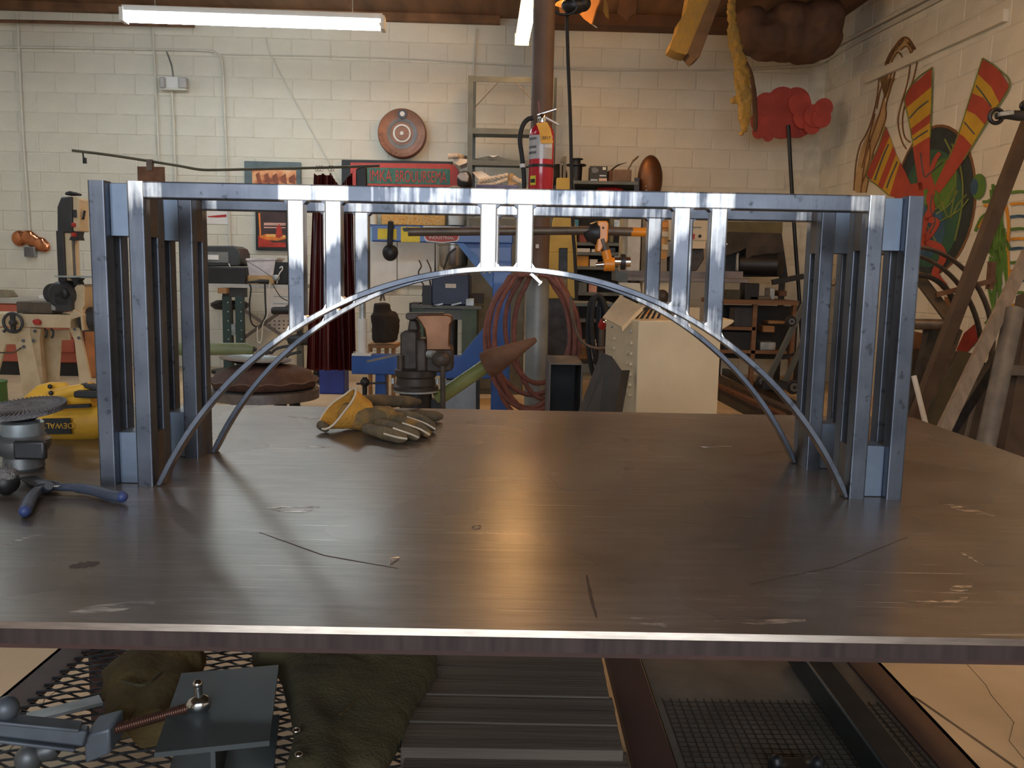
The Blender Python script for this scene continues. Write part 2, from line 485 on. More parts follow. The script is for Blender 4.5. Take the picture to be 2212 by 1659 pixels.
def mark(pts, wpx, nm, m, rag=0.5):
    P = [Vector((x, y, 0)) for x, y in pts]; n = 9; L_ = []; R_ = []
    for i in range(n):
        t = i/(n - 1)*(len(P) - 1); k = min(int(t), len(P) - 2); p = P[k].lerp(P[k + 1], t - k); d = (P[k + 1] - P[k]).normalized(); q = Vector((-d.y, d.x, 0))
        f = wpx/2*math.sin(PI*(0.06 + 0.88*i/(n - 1)))**0.6
        L_.append(p + q*f*(1 - rag*random.random())); R_.append(p - q*f*(1 - rag*random.random()))
    lo = [atz(v.x, v.y, TZ + 0.0001) for v in L_ + R_]; hi = [v + Vector((0, 0, 0.0003)) for v in lo]
    fs = [(i, i + 1, n + i + 1, n + i) for i in range(n - 1)] + [(2*n + i, 3*n + i, 3*n + i + 1, 2*n + i + 1) for i in range(n - 1)]
    fs += [(i, 2*n + i, 2*n + i + 1, i + 1) for i in range(n - 1)] + [(n + i, n + i + 1, 3*n + i + 1, 3*n + i) for i in range(n - 1)]
    MB().add(lo + hi, fs).build(nm, m, plate)
for pts, w_ in (([(575, 1098), (640, 1103), (690, 1096)], 17), ([(2052, 1272), (2085, 1270), (2100, 1262)], 20), ([(150, 1325), (240, 1312), (335, 1300)], 22), ([(1545, 1342), (1640, 1345), (1740, 1340)], 12), ([(1960, 1300), (2030, 1305), (2090, 1292)], 14), ([(1360, 1335), (1410, 1345), (1440, 1352)], 18), ([(1510, 964), (1580, 965)], 4), ([(660, 968), (720, 962)], 8), ([(2030, 1085), (2080, 1100), (2150, 1115)], 10), ([(10, 1180), (60, 1160), (110, 1150)], 8), ([(2070, 1190), (2125, 1222)], 4), ([(620, 900), (700, 905)], 4)):
    mark(pts, w_, 'scuff', 'scuff')
for pts, w_ in (([(1267, 1242), (1277, 1290), (1289, 1335)], 9), ([(560, 1150), (700, 1200), (860, 1228)], 1.6), ([(1620, 1262), (1800, 1225), (1960, 1160)], 1.3), ([(150, 1225), (215, 1215)], 16)):
    mark(pts, w_, 'dark_mark', 'burn_mark')
SZ = 0.25                                            # lower shelf
LX0, LX1, LY0, LY1 = -0.965, 0.835, -0.36, 0.70
for x in (LX0 + 0.03, LX1 - 0.03):
    for y in (LY0 + 0.03, LY1 - 0.03):
        MB().box((x, y, (TZ - TT)/2), (0.06, 0.06, TZ - TT)).build('leg', 'frame_paint', tb, bevel=0.004)
for y in (LY0 + 0.03, LY1 - 0.03):
    MB().box(((LX0 + LX1)/2, y, TZ - TT - 0.04), (LX1 - LX0 - 0.12, 0.05, 0.08)).build('apron', 'frame_paint', tb)
# lower shelf frame: side rails, cross rail, end rails
for x in (LX0 + 0.035, LX1 - 0.035):
    b = MB(); b.box((x, (LY0 + LY1)/2, SZ - 0.004), (0.07, LY1 - LY0 - 0.11, 0.008)); b.box((x + (0.031 if x > 0 else -0.031), (LY0 + LY1)/2, SZ - 0.03), (0.008, LY1 - LY0 - 0.11, 0.06))
    b.build('shelf_rail', 'frame_paint', tb)
xm0 = atz(1343, 1410, SZ).x; xm1 = atz(1417, 1659, SZ).x
MB().bar((xm0, LY1 - 0.02, SZ - 0.012), (xm1, LY0, SZ - 0.012), 0.072, 0.024).build('shelf_cross_rail', 'frame_paint', tb)
mm('frame_red', (0.16, 0.022, 0.014), 0.6, var=0.2)
for y in (LY0 + 0.02, LY1 - 0.02):
    MB().box(((LX0 + LX1)/2, y, SZ + 0.005), (LX1 - LX0 - 0.12, 0.03, 0.07)).build('shelf_end_rail', 'frame_red', tb)
# expanded metal mesh over the left half of the shelf
em = MB()
ux, uy, wx = 0.066, 0.030, 0.0022
nxm = int((xm0 - 0.05 - (LX0 + 0.05))/ux); nym = int((LY1 - LY0 - 0.1)/uy)
for i in range(nxm):
    for j in range(nym):
        x = LX0 + 0.06 + i*ux; y = LY0 + 0.06 + j*uy
        c = [(x, y + uy/2), (x + ux/2, y), (x + ux, y + uy/2), (x + ux/2, y + uy)]
        for k in range(4):
            p, q = c[k], c[(k + 1) % 4]
            if k in (0, 3) or True:
                em.bar((p[0], p[1], SZ), (q[0], q[1], SZ + (0.003 if k % 2 else -0.003)), wx, 0.004)
em.build('expanded_mesh', 'dark_steel', tb, kind='stuff')
# wire grid tray over the right part
mm('tray', (0.15, 0.135, 0.115), 0.6, 0.3, var=0.3, scale=9)
mm('wire', (0.04, 0.036, 0.03), 0.5, 0.5, var=0.2)
gx0, gx1 = max(xm0, xm1) + 0.055, LX1 - 0.075
MB().box(((gx0 + gx1)/2, (LY0 + LY1)/2, SZ - 0.0088), (gx1 - gx0 + 0.03, LY1 - LY0 - 0.1, 0.006)).build('tray_sheet', 'tray', tb)
g = MB(); y = LY0 + 0.08
gy1 = atz(1500, 1505, SZ).y
while y < gy1:
    g.bar((gx0, y, SZ - 0.004), (gx1, y, SZ - 0.004), 0.0015, 0.0015); y += 0.0165
x = gx0
while x < gx1:
    g.bar((x, LY0 + 0.07, SZ - 0.0045), (x, gy1, SZ - 0.0045), 0.0015, 0.0015); x += 0.0165
g.build('wire_grid', 'wire', tb, kind='stuff')

# ================================================================== the steel bridge frame
def scale_steel():
    m = bpy.data.materials.new('mill_scale_steel'); m.use_nodes = True
    nt = m.node_tree; N = nt.nodes; Lk = nt.links; b = N['Principled BSDF']
    tc = N.new('ShaderNodeTexCoord')
    def nz(scale, detail, st=(1, 1, 1)):
        mp = N.new('ShaderNodeMapping'); mp.inputs['Scale'].default_value = st
        Lk.new(tc.outputs['Object'], mp.inputs[0])
        n = N.new('ShaderNodeTexNoise'); n.inputs['Scale'].default_value = scale; n.inputs['Detail'].default_value = detail
        Lk.new(mp.outputs[0], n.inputs['Vector']); return n.outputs['Fac']
    def ramp(src, p0, p1, c0=(0, 0, 0, 1), c1=(1, 1, 1, 1)):
        r = N.new('ShaderNodeValToRGB'); r.color_ramp.elements[0].position = p0; r.color_ramp.elements[1].position = p1
        r.color_ramp.elements[0].color = c0; r.color_ramp.elements[1].color = c1
        Lk.new(src, r.inputs[0]); return r.outputs[0]
    def math2(op, a, c):
        x = N.new('ShaderNodeMath'); x.operation = op
        for i, v in ((0, a), (1, c)):
            if isinstance(v, (float, int)): x.inputs[i].default_value = v
            else: Lk.new(v, x.inputs[i])
        return x.outputs[0]
    at_ = N.new('ShaderNodeAttribute'); at_.attribute_name = 'ground'
    n1 = math2('ADD', math2('MULTIPLY', math2('SUBTRACT', nz(150, 3, (1, 1, 0.05)), 0.5), 0.9), math2('MULTIPLY', math2('SUBTRACT', nz(32, 4, (1, 1, 0.6)), 0.5), 1.0))
    mask = ramp(math2('ADD', at_.outputs['Fac'], n1), 0.36, 0.84)
    scale_c = ramp(nz(14, 6), 0.3, 0.72, (0.095, 0.106, 0.134, 1), (0.175, 0.19, 0.228, 1))
    spots = ramp(nz(70, 3), 0.62, 0.72)
    def mix(f, a, c):
        x = N.new('ShaderNodeMixRGB')
        for i, v in ((0, f), (1, a), (2, c)):
            if isinstance(v, (tuple, float, int)): x.inputs[i].default_value = v
            else: Lk.new(v, x.inputs[i])
        return x.outputs[0]
    c = mix(spots, scale_c, (0.07, 0.076, 0.09, 1))
    c = mix(mask, c, mix(nz(40, 3, (1, 1, 0.1)), (0.84, 0.83, 0.83, 1), (0.52, 0.50, 0.49, 1)))
    Lk.new(c, b.inputs['Base Color'])
    b.inputs['Metallic'].default_value = 0.85
    Lk.new(ramp(mask, 0, 1, (0.40, 0.40, 0.40, 1), (0.33, 0.33, 0.33, 1)), b.inputs['Roughness'])
    bp = N.new('ShaderNodeBump'); bp.inputs['Strength'].default_value = 0.06; bp.inputs['Distance'].default_value = 0.002
    Lk.new(nz(120, 3, (1, 1, 0.15)), bp.inputs['Height']); Lk.new(bp.outputs[0], b.inputs['Normal'])
    return m
M['scale'] = scale_steel()
mm('spacer_steel', (0.19, 0.235, 0.31), 0.42, 0.8, var=0.10, scale=25)
mm('weld', (0.80, 0.78, 0.76), 0.28, 1.0, var=0.15, scale=60)
br = thing('bridge_frame', 'long steel bridge shaped furniture frame with two arches standing on the plate table', 'metal frame', (0, 0.134, TZ))
HT, TW, RR = 0.4555, 0.0245, 0.0024
AC, AR = (0.0028, -0.2397), 0.5785
def arch_z(x, r=AR): return AC[1] + math.sqrt(max(r*r - (x - AC[0])**2, 0))
POSTS = [-0.3096, -0.2545, -0.0262, 0.0277, 0.2583, 0.3127]
def rrect(w_, d_, r=RR):
    o = []
    for cx, cy, a0 in ((w_/2 - r, d_/2 - r, 0), (-w_/2 + r, d_/2 - r, 90), (-w_/2 + r, -d_/2 + r, 180), (w_/2 - r, -d_/2 + r, 270)):
        for k in range(4):
            a = rad(a0 + 30*k); o.append((cx + r*math.cos(a), cy + r*math.sin(a)))
    return o
def tube_part(name, p0, p1, gfun, nseg=40, bottom=None, w_=TW, d_=TW, m='scale', parent=br):
    # square tube with rounded corners between p0 and p1; gfun gives how bright a spot is, from grinding and painted-in reflection
    p0, p1 = Vector(p0), Vector(p1)
    d = (p1 - p0).normalized()
    sec = rrect(w_, d_)
    vs = []; fs = []; n = len(sec)
    vert = abs(d.z) > 0.5
    for i in range(nseg + 1):
        p = p0.lerp(p1, i/nseg)
        for a, c in sec:
            q = p + (Vector((a, c, 0)) if vert else Vector((0, a, c)))
            if bottom is not None: q.z = bottom(q.x) if i == 0 else max(q.z, bottom(q.x) + 0.0004*i)
            vs.append(q)
    for i in range(nseg):
        for j in range(n):
            fs.append((i*n + j, i*n + (j + 1) % n, (i + 1)*n + (j + 1) % n, (i + 1)*n + j))
    fs.append(tuple(range(n))); fs.append(tuple(nseg*n + j for j in range(n)))
    mb = MB(); mb.add([v + Vector((0, 0, TZ)) for v in vs], fs)
    o = mb.build(name, m, parent, ang=10)
    at_ = o.data.attributes.new('ground', 'FLOAT', 'POINT')
    off = parent_loc(parent)
    for i, v in enumerate(o.data.vertices):
        q = v.co + off; at_.data[i].value = gfun(q.x, q.y, q.z - TZ)
    return o
def sm(x, a, b):
    t = max(0, min(1, (x - a)/(b - a))); return t*t*(3 - 2*t)
GROUND_TO = [0.335, 0.375, 0.22, 0.30, 0.385, 0.36]
g0 = lambda x, y, z: 0.0
def g_leg(x, y, z):
    s = 0.62*sm(z, 0.385, 0.43) if abs(x) < 0.557 and (y < 0.03 or y > 0.24) else 0.0
    return s + (0.25*sm(z, 0.43, 0.45))
def g_rail(front):
    def f(x, y, z):
        v = 0.06
        for k, xp in enumerate(POSTS):
            wd = (1.0, 1.0, 1.25, 1.25, 0.8, 0.62)[k]*(1 if front else 0.75)  # weights dull the right-hand joints to paint in their weaker reflection
            v = max(v, wd*(1 - sm(abs(x - xp), 0.014, 0.034)))
        if 0.505 < abs(x): v = max(v, 0.55)
        if -0.2 < x < 0.2: v = max(v, 0.13 + (0.34 if abs(z - 0.443) > 0.008 else 0))
        return v
    return f
def frame(yr, yl, front):
    # yr: centre of the row that carries the rail, yl: both tube rows of the legs
    for s in (-1, 1):
        for y in yl:
            tube_part('leg_tube', (s*0.5996, y, 0), (s*0.5996, y, HT), g0, 12)
            tube_part('leg_tube', (s*0.5428, y, 0), (s*0.5428, y, HT), g_leg, 24)
        for z0, z1 in ((0.0005, 0.080), (0.376, HT - 0.002)):
            MB().box((s*0.5712, (yl[0] + yl[1])/2, TZ + (z0 + z1)/2), (0.0325, 0.042, z1 - z0)).build('spacer_block', 'spacer_steel', br, bevel=0.0008)
            for xx in (0.5428, 0.5996):
                MB().box((s*xx, (yl[0] + yl[1])/2, TZ + (z0 + z1)/2), (TW - 0.0012, yl[1] - yl[0] - TW + 0.004, z1 - z0)).build('side_spacer', 'rust_steel', br)
    tube_part('top_rail', (-0.5306, yr, HT - TW/2), (0.5306, yr, HT - TW/2), g_rail(front), 220)
    # arch: flat bar bent to a circle
    n = 72; th = 0.0085; vs = []; fs = []
    a0 = math.asin((-0.5300 - AC[0])/(AR)); a1 = math.asin((0.5300 - AC[0])/AR)
    zend = arch_z(0.53)
    def end_to_floor(a): return a
    xs = []
    lo = -math.acos(-AC[1]/AR); hi = math.acos(-AC[1]/AR)
    for i in range(n + 1):
        a = lo + (hi - lo)*i/n
        for r_ in (AR - th/2, AR + th/2):
            x = AC[0] + r_*math.sin(a); z = AC[1] + r_*math.cos(a)
            x = max(-0.5306, min(0.5306, x)); z = max(0.0003, z)
            for y in (yr - TW/2 + 0.0004, yr + TW/2 - 0.0004): vs.append((x, y, z + TZ))
    for i in range(n):
        o = i*4
        for q, w_ in ((0, 1), (1, 3), (3, 2), (2, 0)): fs.append((o + q, o + w_, o + 4 + w_, o + 4 + q))
    fs += [(0, 1, 3, 2), (n*4, n*4 + 1, n*4 + 3, n*4 + 2)]
    mb = MB(); mb.add(vs, fs)
    ar = mb.build('arch_bar', 'scale', br, bevel=0.0012, ang=30)
    at_ = ar.data.attributes.new('ground', 'FLOAT', 'POINT'); off = parent_loc(br)
    for i, v in enumerate(ar.data.vertices):
        x = v.co.x + off.x
        at_.data[i].value = max([0.9*(1 - sm(abs(x - xp), 0.02, 0.05)) for xp in POSTS] + [0.85*(1 - sm(abs(x), 0.07, 0.11))])*(0.7 if x > 0.2 else 1)  # right side dulled to match the posts above it
    for k, xp in enumerate(POSTS):
        def gp(x, y, z, k=k, xp=xp):
            zb = arch_z(xp); t = GROUND_TO[k]
            jag = 0.05*noise.noise(Vector((x*160, k*3.1, 0)))
            v = (1.0, 1.0, 1.2, 1.15, 0.80, 0.62)[k]*sm(z, t - 0.035 + jag, t + 0.03 + jag)  # last two weights also paint the weaker reflection of the right-hand posts
            v = max(v, 0.55*(1 - sm(z, zb + 0.012, zb + 0.06)))
            return v
        po = tube_part('post', (xp, yr, arch_z(xp) - 0.002), (xp, yr, HT - TW + 0.0004), gp, 60, bottom=lambda x: arch_z(x) + 0.002)
        # ground weld fillets in the corners
        for s in (-1, 1):
            x = xp + s*TW/2; f = 0.007
            for yy in (yr,):
                za = arch_z(x) + 0.003; zo = arch_z(x + s*f) + 0.003
                MB().prism([(x - s*0.001, yy - TW/2 + 0.0006, TZ + za - 0.002), (x + s*f, yy - TW/2 + 0.0006, TZ + zo - 0.002), (x + s*f*0.45, yy - TW/2 + 0.0006, TZ + arch_z(x + s*f*0.45) + 0.0045), (x - s*0.001, yy - TW/2 + 0.0006, TZ + za + f)], (0, TW - 0.0012, 0)).build('weld_fillet', 'weld', po)
                zt = HT - TW
                MB().prism([(x - s*0.001, yy - TW/2 + 0.0008, TZ + zt + 0.001), (x + s*f*0.7, yy - TW/2 + 0.0008, TZ + zt + 0.001), (x - s*0.001, yy - TW/2 + 0.0008, TZ + zt - f*0.7)], (0, TW - 0.0016, 0)).build('weld_fillet', 'scale', po)
F0, F1 = TW/2, 0.0495 + TW/2
R0, R1 = 0.1936 + TW/2, 0.1936 + 0.0495 + TW/2
frame(F0, (F0, F1), True)
frame(R1, (R0, R1), False)
# ================================================================== things on the table
def organic(mb, name, m, parent=None, loc=None, voxel=0.004, it=6, disp=0.0, dscale=0.05, **k):
    o = mb.build(name, m, parent, loc, **k)
    r = o.modifiers.new('remesh', 'REMESH'); r.mode = 'VOXEL'; r.voxel_size = voxel; r.use_smooth_shade = True
    s = o.modifiers.new('smooth', 'SMOOTH'); s.factor = 0.6; s.iterations = it
    if disp:
        t = bpy.data.textures.new(name + '_folds', 'CLOUDS'); t.noise_scale = dscale; t.noise_depth = 2
        d = o.modifiers.new('folds', 'DISPLACE'); d.texture = t; d.strength = disp; d.mid_level = 0.5; d.texture_coords = 'LOCAL'
    return o
mm('suede', (0.30, 0.155, 0.035), 0.9, col2=(0.115, 0.085, 0.045), scale=22, bump=0.5, bscale=90, thr=(0.42, 0.58))
mm('suede_gold', (0.52, 0.25, 0.035), 0.9, var=0.25, scale=26, bump=0.4, bscale=120)
mm('suede_dark', (0.075, 0.062, 0.045), 0.85, col2=(0.17, 0.115, 0.055), scale=24, bump=0.5, bscale=90)
mm('piping', (0.62, 0.52, 0.40), 0.8, var=0.15)
# work glove, palm up, the open cuff towards the band saw
GZ = TZ
def gp_(px, py, h): return atz(px, py, GZ + h)
gl = thing('work_glove', 'worn gold and grey leather work glove lying palm up on the table', 'glove', atz(815, 945, TZ))
pb = MB()
pb.tube(spline([gp_(745, 893, 0.032), gp_(775, 902, 0.026), gp_(810, 905, 0.021), gp_(850, 905, 0.018)], 4), [0.030]*4 + [0.031]*4 + [0.033]*4 + [0.024], 14, flat=0.85)
pb.ball(gp_(800, 905, 0.018), 0.034, (1.35, 1.1, 0.62)); pb.ball(gp_(845, 908, 0.016), 0.032, (1.1, 1.2, 0.55))
body = organic(pb, 'palm', 'suede', gl, voxel=0.0035, it=8, disp=0.006, dscale=0.025)
for k, pts in enumerate((((835, 893), (880, 900), (915, 912), (940, 926)), ((828, 905), (870, 913), (905, 925), (928, 938)), ((815, 915), (850, 924), (885, 936), (904, 944)), ((790, 925), (830, 936), (860, 944), (880, 947)))):
    hs = [(0.019, 0.020, 0.016, 0.010), (0.020, 0.020, 0.015, 0.010), (0.019, 0.018, 0.013, 0.010), (0.017, 0.014, 0.012, 0.009)][k]
    f = MB().tube(spline([gp_(x, y, h) for (x, y), h in zip(pts, hs)], 4), [0.0125]*4 + [0.0135]*5 + [0.0125, 0.0115, 0.0095, 0.005], 12)
    fo = organic(f, 'finger', 'suede_dark' if k != 1 else 'suede', gl, voxel=0.003, it=4, disp=0.003, dscale=0.02)
    sm_ = [gp_(x, y, h + 0.0115) + Vector((0, -0.004, 0)) for (x, y), h in zip(pts[1:], hs[1:])]
    MB().tube(spline(sm_, 4), 0.0018, 6).build('finger_seam', 'piping', fo)
MB_t = MB().tube(spline([gp_(772, 870, 0.040), gp_(815, 866, 0.032), gp_(860, 867, 0.024), gp_(893, 868, 0.016), gp_(908, 868, 0.012)], 4), [0.016]*6 + [0.0145]*5 + [0.013, 0.012, 0.010, 0.0085, 0.007, 0.005], 12)
organic(MB_t, 'thumb', 'suede_dark', gl, voxel=0.003, it=5, disp=0.003, dscale=0.02)
# flared cuff
cuff = MB(); ring = []
cc = (gp_(728, 884, 0.046)); c2 = gp_(772, 892, 0.034)
axis = (c2 - cc).normalized(); n1 = UPV - axis*UPV.dot(axis); n1.normalize(); n2 = axis.cross(n1)
nS, nR = 7, 28; vs = []; fs = []
for inner in (0, 1):
    for i in range(nS):
        t = i/(nS - 1); c = cc.lerp(c2 + axis*0.02, t)
        for j in range(nR):
            a = 2*PI*j/nR
            r1 = 0.046*(1 - t) + 0.031*t - 0.003*inner; r2 = 0.034*(1 - t) + 0.030*t - 0.003*inner
            wob = 1 + 0.10*math.sin(3*a + 0.8)*(1 - t)
            lean = axis*(-0.028*math.cos(a)*-1*(1 - t))
            vs.append(c + n1*(math.cos(a)*r1*wob) + n2*(math.sin(a)*r2*wob) + lean)
for inner in (0, 1):
    for i in range(nS - 1):
        for j in range(nR):
            o = inner*nS*nR
            fs.append((o + i*nR + j, o + i*nR + (j + 1) % nR, o + (i + 1)*nR + (j + 1) % nR, o + (i + 1)*nR + j))
for j in range(nR): fs.append((j, (j + 1) % nR, nS*nR + (j + 1) % nR, nS*nR + j))
for v in vs: v.z = max(v.z, TZ + 0.0015)
cuff.add(vs, fs)
cf = cuff.build('cuff', 'suede_gold', gl)
MB().tube(vs[:nR], 0.0022, 6, closed=True).build('cuff_piping', 'piping', cf)
sg = MB().tube(spline([gp_(690, 915, 0.02), gp_(698, 922, 0.012), gp_(712, 926, 0.008)], 3), [0.010]*6 + [0.006], 10)
organic(sg, 'cuff_tab', 'suede_dark', gl, voxel=0.003, it=4)
# second glove tip poking out behind
g2 = MB().tube(spline([gp_(905, 897, 0.016), gp_(935, 899, 0.013), gp_(958, 900, 0.011)], 4), [0.013]*6 + [0.010, 0.007, 0.005], 10)
g2o = organic(g2, 'glove_fingertip', 'suede_dark', gl, voxel=0.003, it=4)

# yellow grinder, half hidden behind the frame leg
yg = thing('angle_grinder', 'yellow and black angle grinder lying upside down behind the frame leg', 'power tool', atz(150, 955, TZ))
yb = atz(150, 955, TZ).y + 0.05
def yp(px, py, dy=0.0): return at(px, py, yb + dy)
s_ = ppm(yb)
mm('tool_yellow', (0.70, 0.38, 0.035), 0.5, col2=(0.55, 0.30, 0.05), scale=20, thr=(0.45, 0.75))
b = MB()
b.tube([yp(82, 918), yp(95, 915), yp(160, 915), yp(200, 912), yp(240, 905)], [36*s_, 40*s_, 42*s_, 42*s_, 36*s_], 18)
organic(b, 'motor_housing', 'tool_yellow', yg, voxel=0.004, it=3)
b = MB()
b.tube([yp(60, 868, 0.01), yp(80, 858, 0.01), yp(150, 858, 0.01), yp(205, 850, 0.01)], [14*s_, 22*s_, 26*s_, 28*s_], 14)
b.tube([yp(82, 840, 0.01), yp(110, 836, 0.01), yp(145, 832, 0.01)], [9*s_, 12*s_, 8*s_], 10)
b.tube([yp(105, 858, -0.01), yp(150, 845, -0.01), yp(185, 838, -0.01)], [12*s_, 13*s_, 11*s_], 10)
organic(b, 'gear_housing', 'tool_yellow', yg, voxel=0.0035, it=3)
b = MB(); b.bar(yp(165, 850, -0.025), yp(235, 852, -0.02), 0.03, 14*s_); b.bar(yp(180, 830, 0), yp(232, 842, 0), 0.03, 8*s_)
b.build('trigger_paddle', 'rubber', yg, bevel=0.003)
b = MB(); b.lathe([(8*s_, 0), (11*s_, 3*s_), (11*s_, 6*s_), (7*s_, 10*s_)], yp(129, 872, -0.032), (0, -0.2, 1)); b.build('lock_button', 'black', yg)
MB().bar(yp(112, 880, -0.036), yp(195, 876, -0.036), 0.012, 7*s_).build('rubber_band', 'rubber', yg)
MB().ball(yp(108, 835, -0.012), 0.0045).build('screw', 'dark_steel', yg); MB().ball(yp(110, 849, -0.022), 0.0045).build('screw', 'dark_steel', yg)
lb = MB().bar(yp(94, 921, -0.0425), yp(153, 920, -0.0425), 0.003, 34*s_).build('name_plate', 'black', yg)
text('lettering', 'DEWALT', 17*s_, yp(124, 919, -0.0445), (-1, 0, -0.02), (0, 0, -1), 'tool_yellow', lb)

# grey grinder head with a flap disc, standing disc up at the table edge
fg = thing('flap_disc_grinder', 'grey metal grinder head with a worn flap disc facing up', 'power tool', atz(48, 1012, TZ))
fy = atz(48, 1012, TZ).y
def fp(px, py, dy=0.0): return at(px, py, fy + dy)
fs_ = ppm(fy)
fc = fp(52, 1000); 
mm('cast_grey', (0.15, 0.155, 0.16), 0.45, 0.5, var=0.25, scale=20)
mm('abrasive', (0.15, 0.14, 0.145), 0.95, var=0.35, scale=60, bump=0.5, bscale=200)
B0 = Vector((fc.x, fc.y, TZ)); hz = lambda py: fp(52, py).z - TZ
b = MB(); b.lathe([(38*fs_, 0.0), (42*fs_, 0.004), (40*fs_, hz(985)), (50*fs_, hz(972)), (56*fs_, hz(962)), (56*fs_, hz(948)), (48*fs_, hz(942)), (46*fs_, hz(938))], B0, n=28)
b.build('gear_head', 'cast_grey', fg)
b = MB(); b.lathe([(42*fs_, hz(940)), (43*fs_, hz(936)), (43*fs_, hz(912)), (36*fs_, hz(908))], B0, n=28); b.build('spindle_collar', 'galv', fg)
b = MB(); b.lathe([(22*fs_, hz(910)), (30*fs_, hz(905)), (40*fs_, hz(893)), (20*fs_, hz(889))], B0 , n=24); b.build('disc_flange', 'black', fg)
dc = B0 + Vector((0.004, 0, hz(884))); dax = Vector((-0.06, -0.10, 1)).normalized()
dk = MB(); dk.lathe([(30*fs_, -0.005), (84*fs_, -0.004), (84*fs_, 0.004), (40*fs_, 0.007), (20*fs_, 0.004)], dc, dax, n=40); disc = dk.build('flap_disc', 'abrasive', fg)
e1 = dax.orthogonal().normalized(); e2 = dax.cross(e1)
fl = bpy.data.meshes.new('flap')
me_f = MB().box((0, 0, 0), (0.030, 0.0085, 0.0016)); fl.from_pydata([tuple(v) for v in me_f.v], [], me_f.f); fl.materials.append(M['abrasive'])
for k in range(60):
    a = 2*PI*k/60; rdir = e1*math.cos(a) + e2*math.sin(a); td = dax.cross(rdir)
    o = bpy.data.objects.new('flap', fl); COL.objects.link(o); o.parent = disc
    Rm = Matrix((rdir, (td*0.88 + dax*0.45).normalized(), (dax*0.88 - td*0.45).normalized())).transposed().to_4x4()
    o.matrix_local = Matrix.Translation(dc + rdir*(84*fs_ - 0.0135) + dax*0.0045 - parent_loc(disc)) @ Rm
b = MB(); b.tube([fp(20, 955, 0.0), fp(-30, 965, -0.03), fp(-120, 985, -0.06)], [26*fs_, 30*fs_, 32*fs_], 16); organic(b, 'motor_body', 'cast_grey', fg, voxel=0.004, it=3)
MB().box(fp(66, 972, -0.05), (0.05, 0.012, 0.03)).build('guard_clamp', 'dark_steel', fg, bevel=0.004)

# side cutting pliers
pv = thing('pliers', 'cutting pliers with spread blue grey dipped handles on the table', 'pliers', atz(120, 1060, TZ))
mm('dip_blue', (0.045, 0.055, 0.085), 0.6, var=0.2, scale=20)
def tp(px, py, h=0.008): return atz(px, py, TZ + h)
for pts, nm in ((((112, 1052), (160, 1053), (200, 1059), (240, 1070), (264, 1073)), 'handle'), (((108, 1054), (84, 1060), (70, 1072), (62, 1088), (54, 1104)), 'handle')):
    h = MB().tube(spline([tp(x, y, 0.0095) for x, y in pts], 5), [0.0060]*6 + [0.0075]*6 + [0.0082]*8 + [0.006], 12)
    ho = h.build(nm, 'dip_blue', pv)
    MB().ball(tp(pts[-1][0], pts[-1][1], 0.0095), 0.0078).build('handle_tip', mat('tip_blue', (0.03, 0.05, 0.16), 0.5), ho)
b = MB(); b.ball(tp(105, 1049, 0.009), 0.013, (1.5, 1.1, 0.6)); b.tube([tp(100, 1048), tp(78, 1042), tp(50, 1036, 0.007)], [0.010, 0.011, 0.003], 10, flat=0.7)
b.tube([tp(98, 1046), tp(72, 1037), tp(46, 1033, 0.007)], [0.009, 0.010, 0.003], 10, flat=0.7)
b.build('jaws', 'dark_steel', pv)
MB().cyl(tp(106, 1049, 0.008), tp(106, 1049, 0.0185), 0.006, n=14).build('pivot', 'black', pv)
for k in range(5): MB().box(tp(106 + 5*k, 1050, 0.0165), (0.0012, 0.007, 0.001)).build('grip_mark', 'white', pv)
# fuzzy buffing bob at the table's left side
bb = thing('buffing_bob', 'black ball knob with a fuzzy grey felt top on the table', 'buffing tool', atz(6, 1072, TZ))
bc = atz(6, 1072, TZ) + Vector((0, 0.01, 0.0185))
MB().ball(bc, 0.0185).build('knob', 'black', bb)
mm('felt', (0.20, 0.19, 0.19), 1.0, var=0.3, scale=80, bump=1.0, bscale=200)
fb = MB().ball(bc + Vector((0, 0, 0.009)), 0.0175, (1, 1, 0.75)); organic(fb, 'felt_cap', 'felt', bb, voxel=0.002, it=1, disp=0.004, dscale=0.004)
b = MB()
for k in range(90):
    a = random.uniform(0, 2*PI); t = random.uniform(0, 1.2)
    d = Vector((math.sin(t)*math.cos(a), math.sin(t)*math.sin(a), math.cos(t)))
    b.cyl(bc + Vector((0, 0, 0.008)) + d*0.013, bc + Vector((0, 0, 0.008)) + d*random.uniform(0.018, 0.023), 0.0002, n=3)
b.build('felt_fuzz', 'felt', bb, kind='stuff')
# curled metal shavings left on the plate
for i, (px, py, r, a) in enumerate(((853, 1213, 0.012, 1.3), (1355, 1012, 0.008, 0.2), (1030, 1140, 0.006, 0.5))):
    c = atz(px, py, TZ)
    pts = [c + Vector((math.cos(a)*(t - .5)*2*r - math.sin(a)*r*0.35*math.sin(PI*t), math.sin(a)*(t - .5)*2*r + math.cos(a)*r*0.35*math.sin(PI*t), 0.0012 + 0.002*math.sin(PI*t))) for t in [k/8 for k in range(9)]]
    solo(MB().tube(pts, 0.0013, 6, flat=0.5), 'metal_shaving', 'weld', ('bright curled metal shaving in front of the glove', 'small dark steel sliver on the plate behind the arch', 'tiny flake of bright steel lying near the warm reflection')[i], 'metal shaving', c)

# ================================================================== things on the lower shelf
def sh(px, py, h=0.0): return atz(px, py, SZ + 0.004 + h)
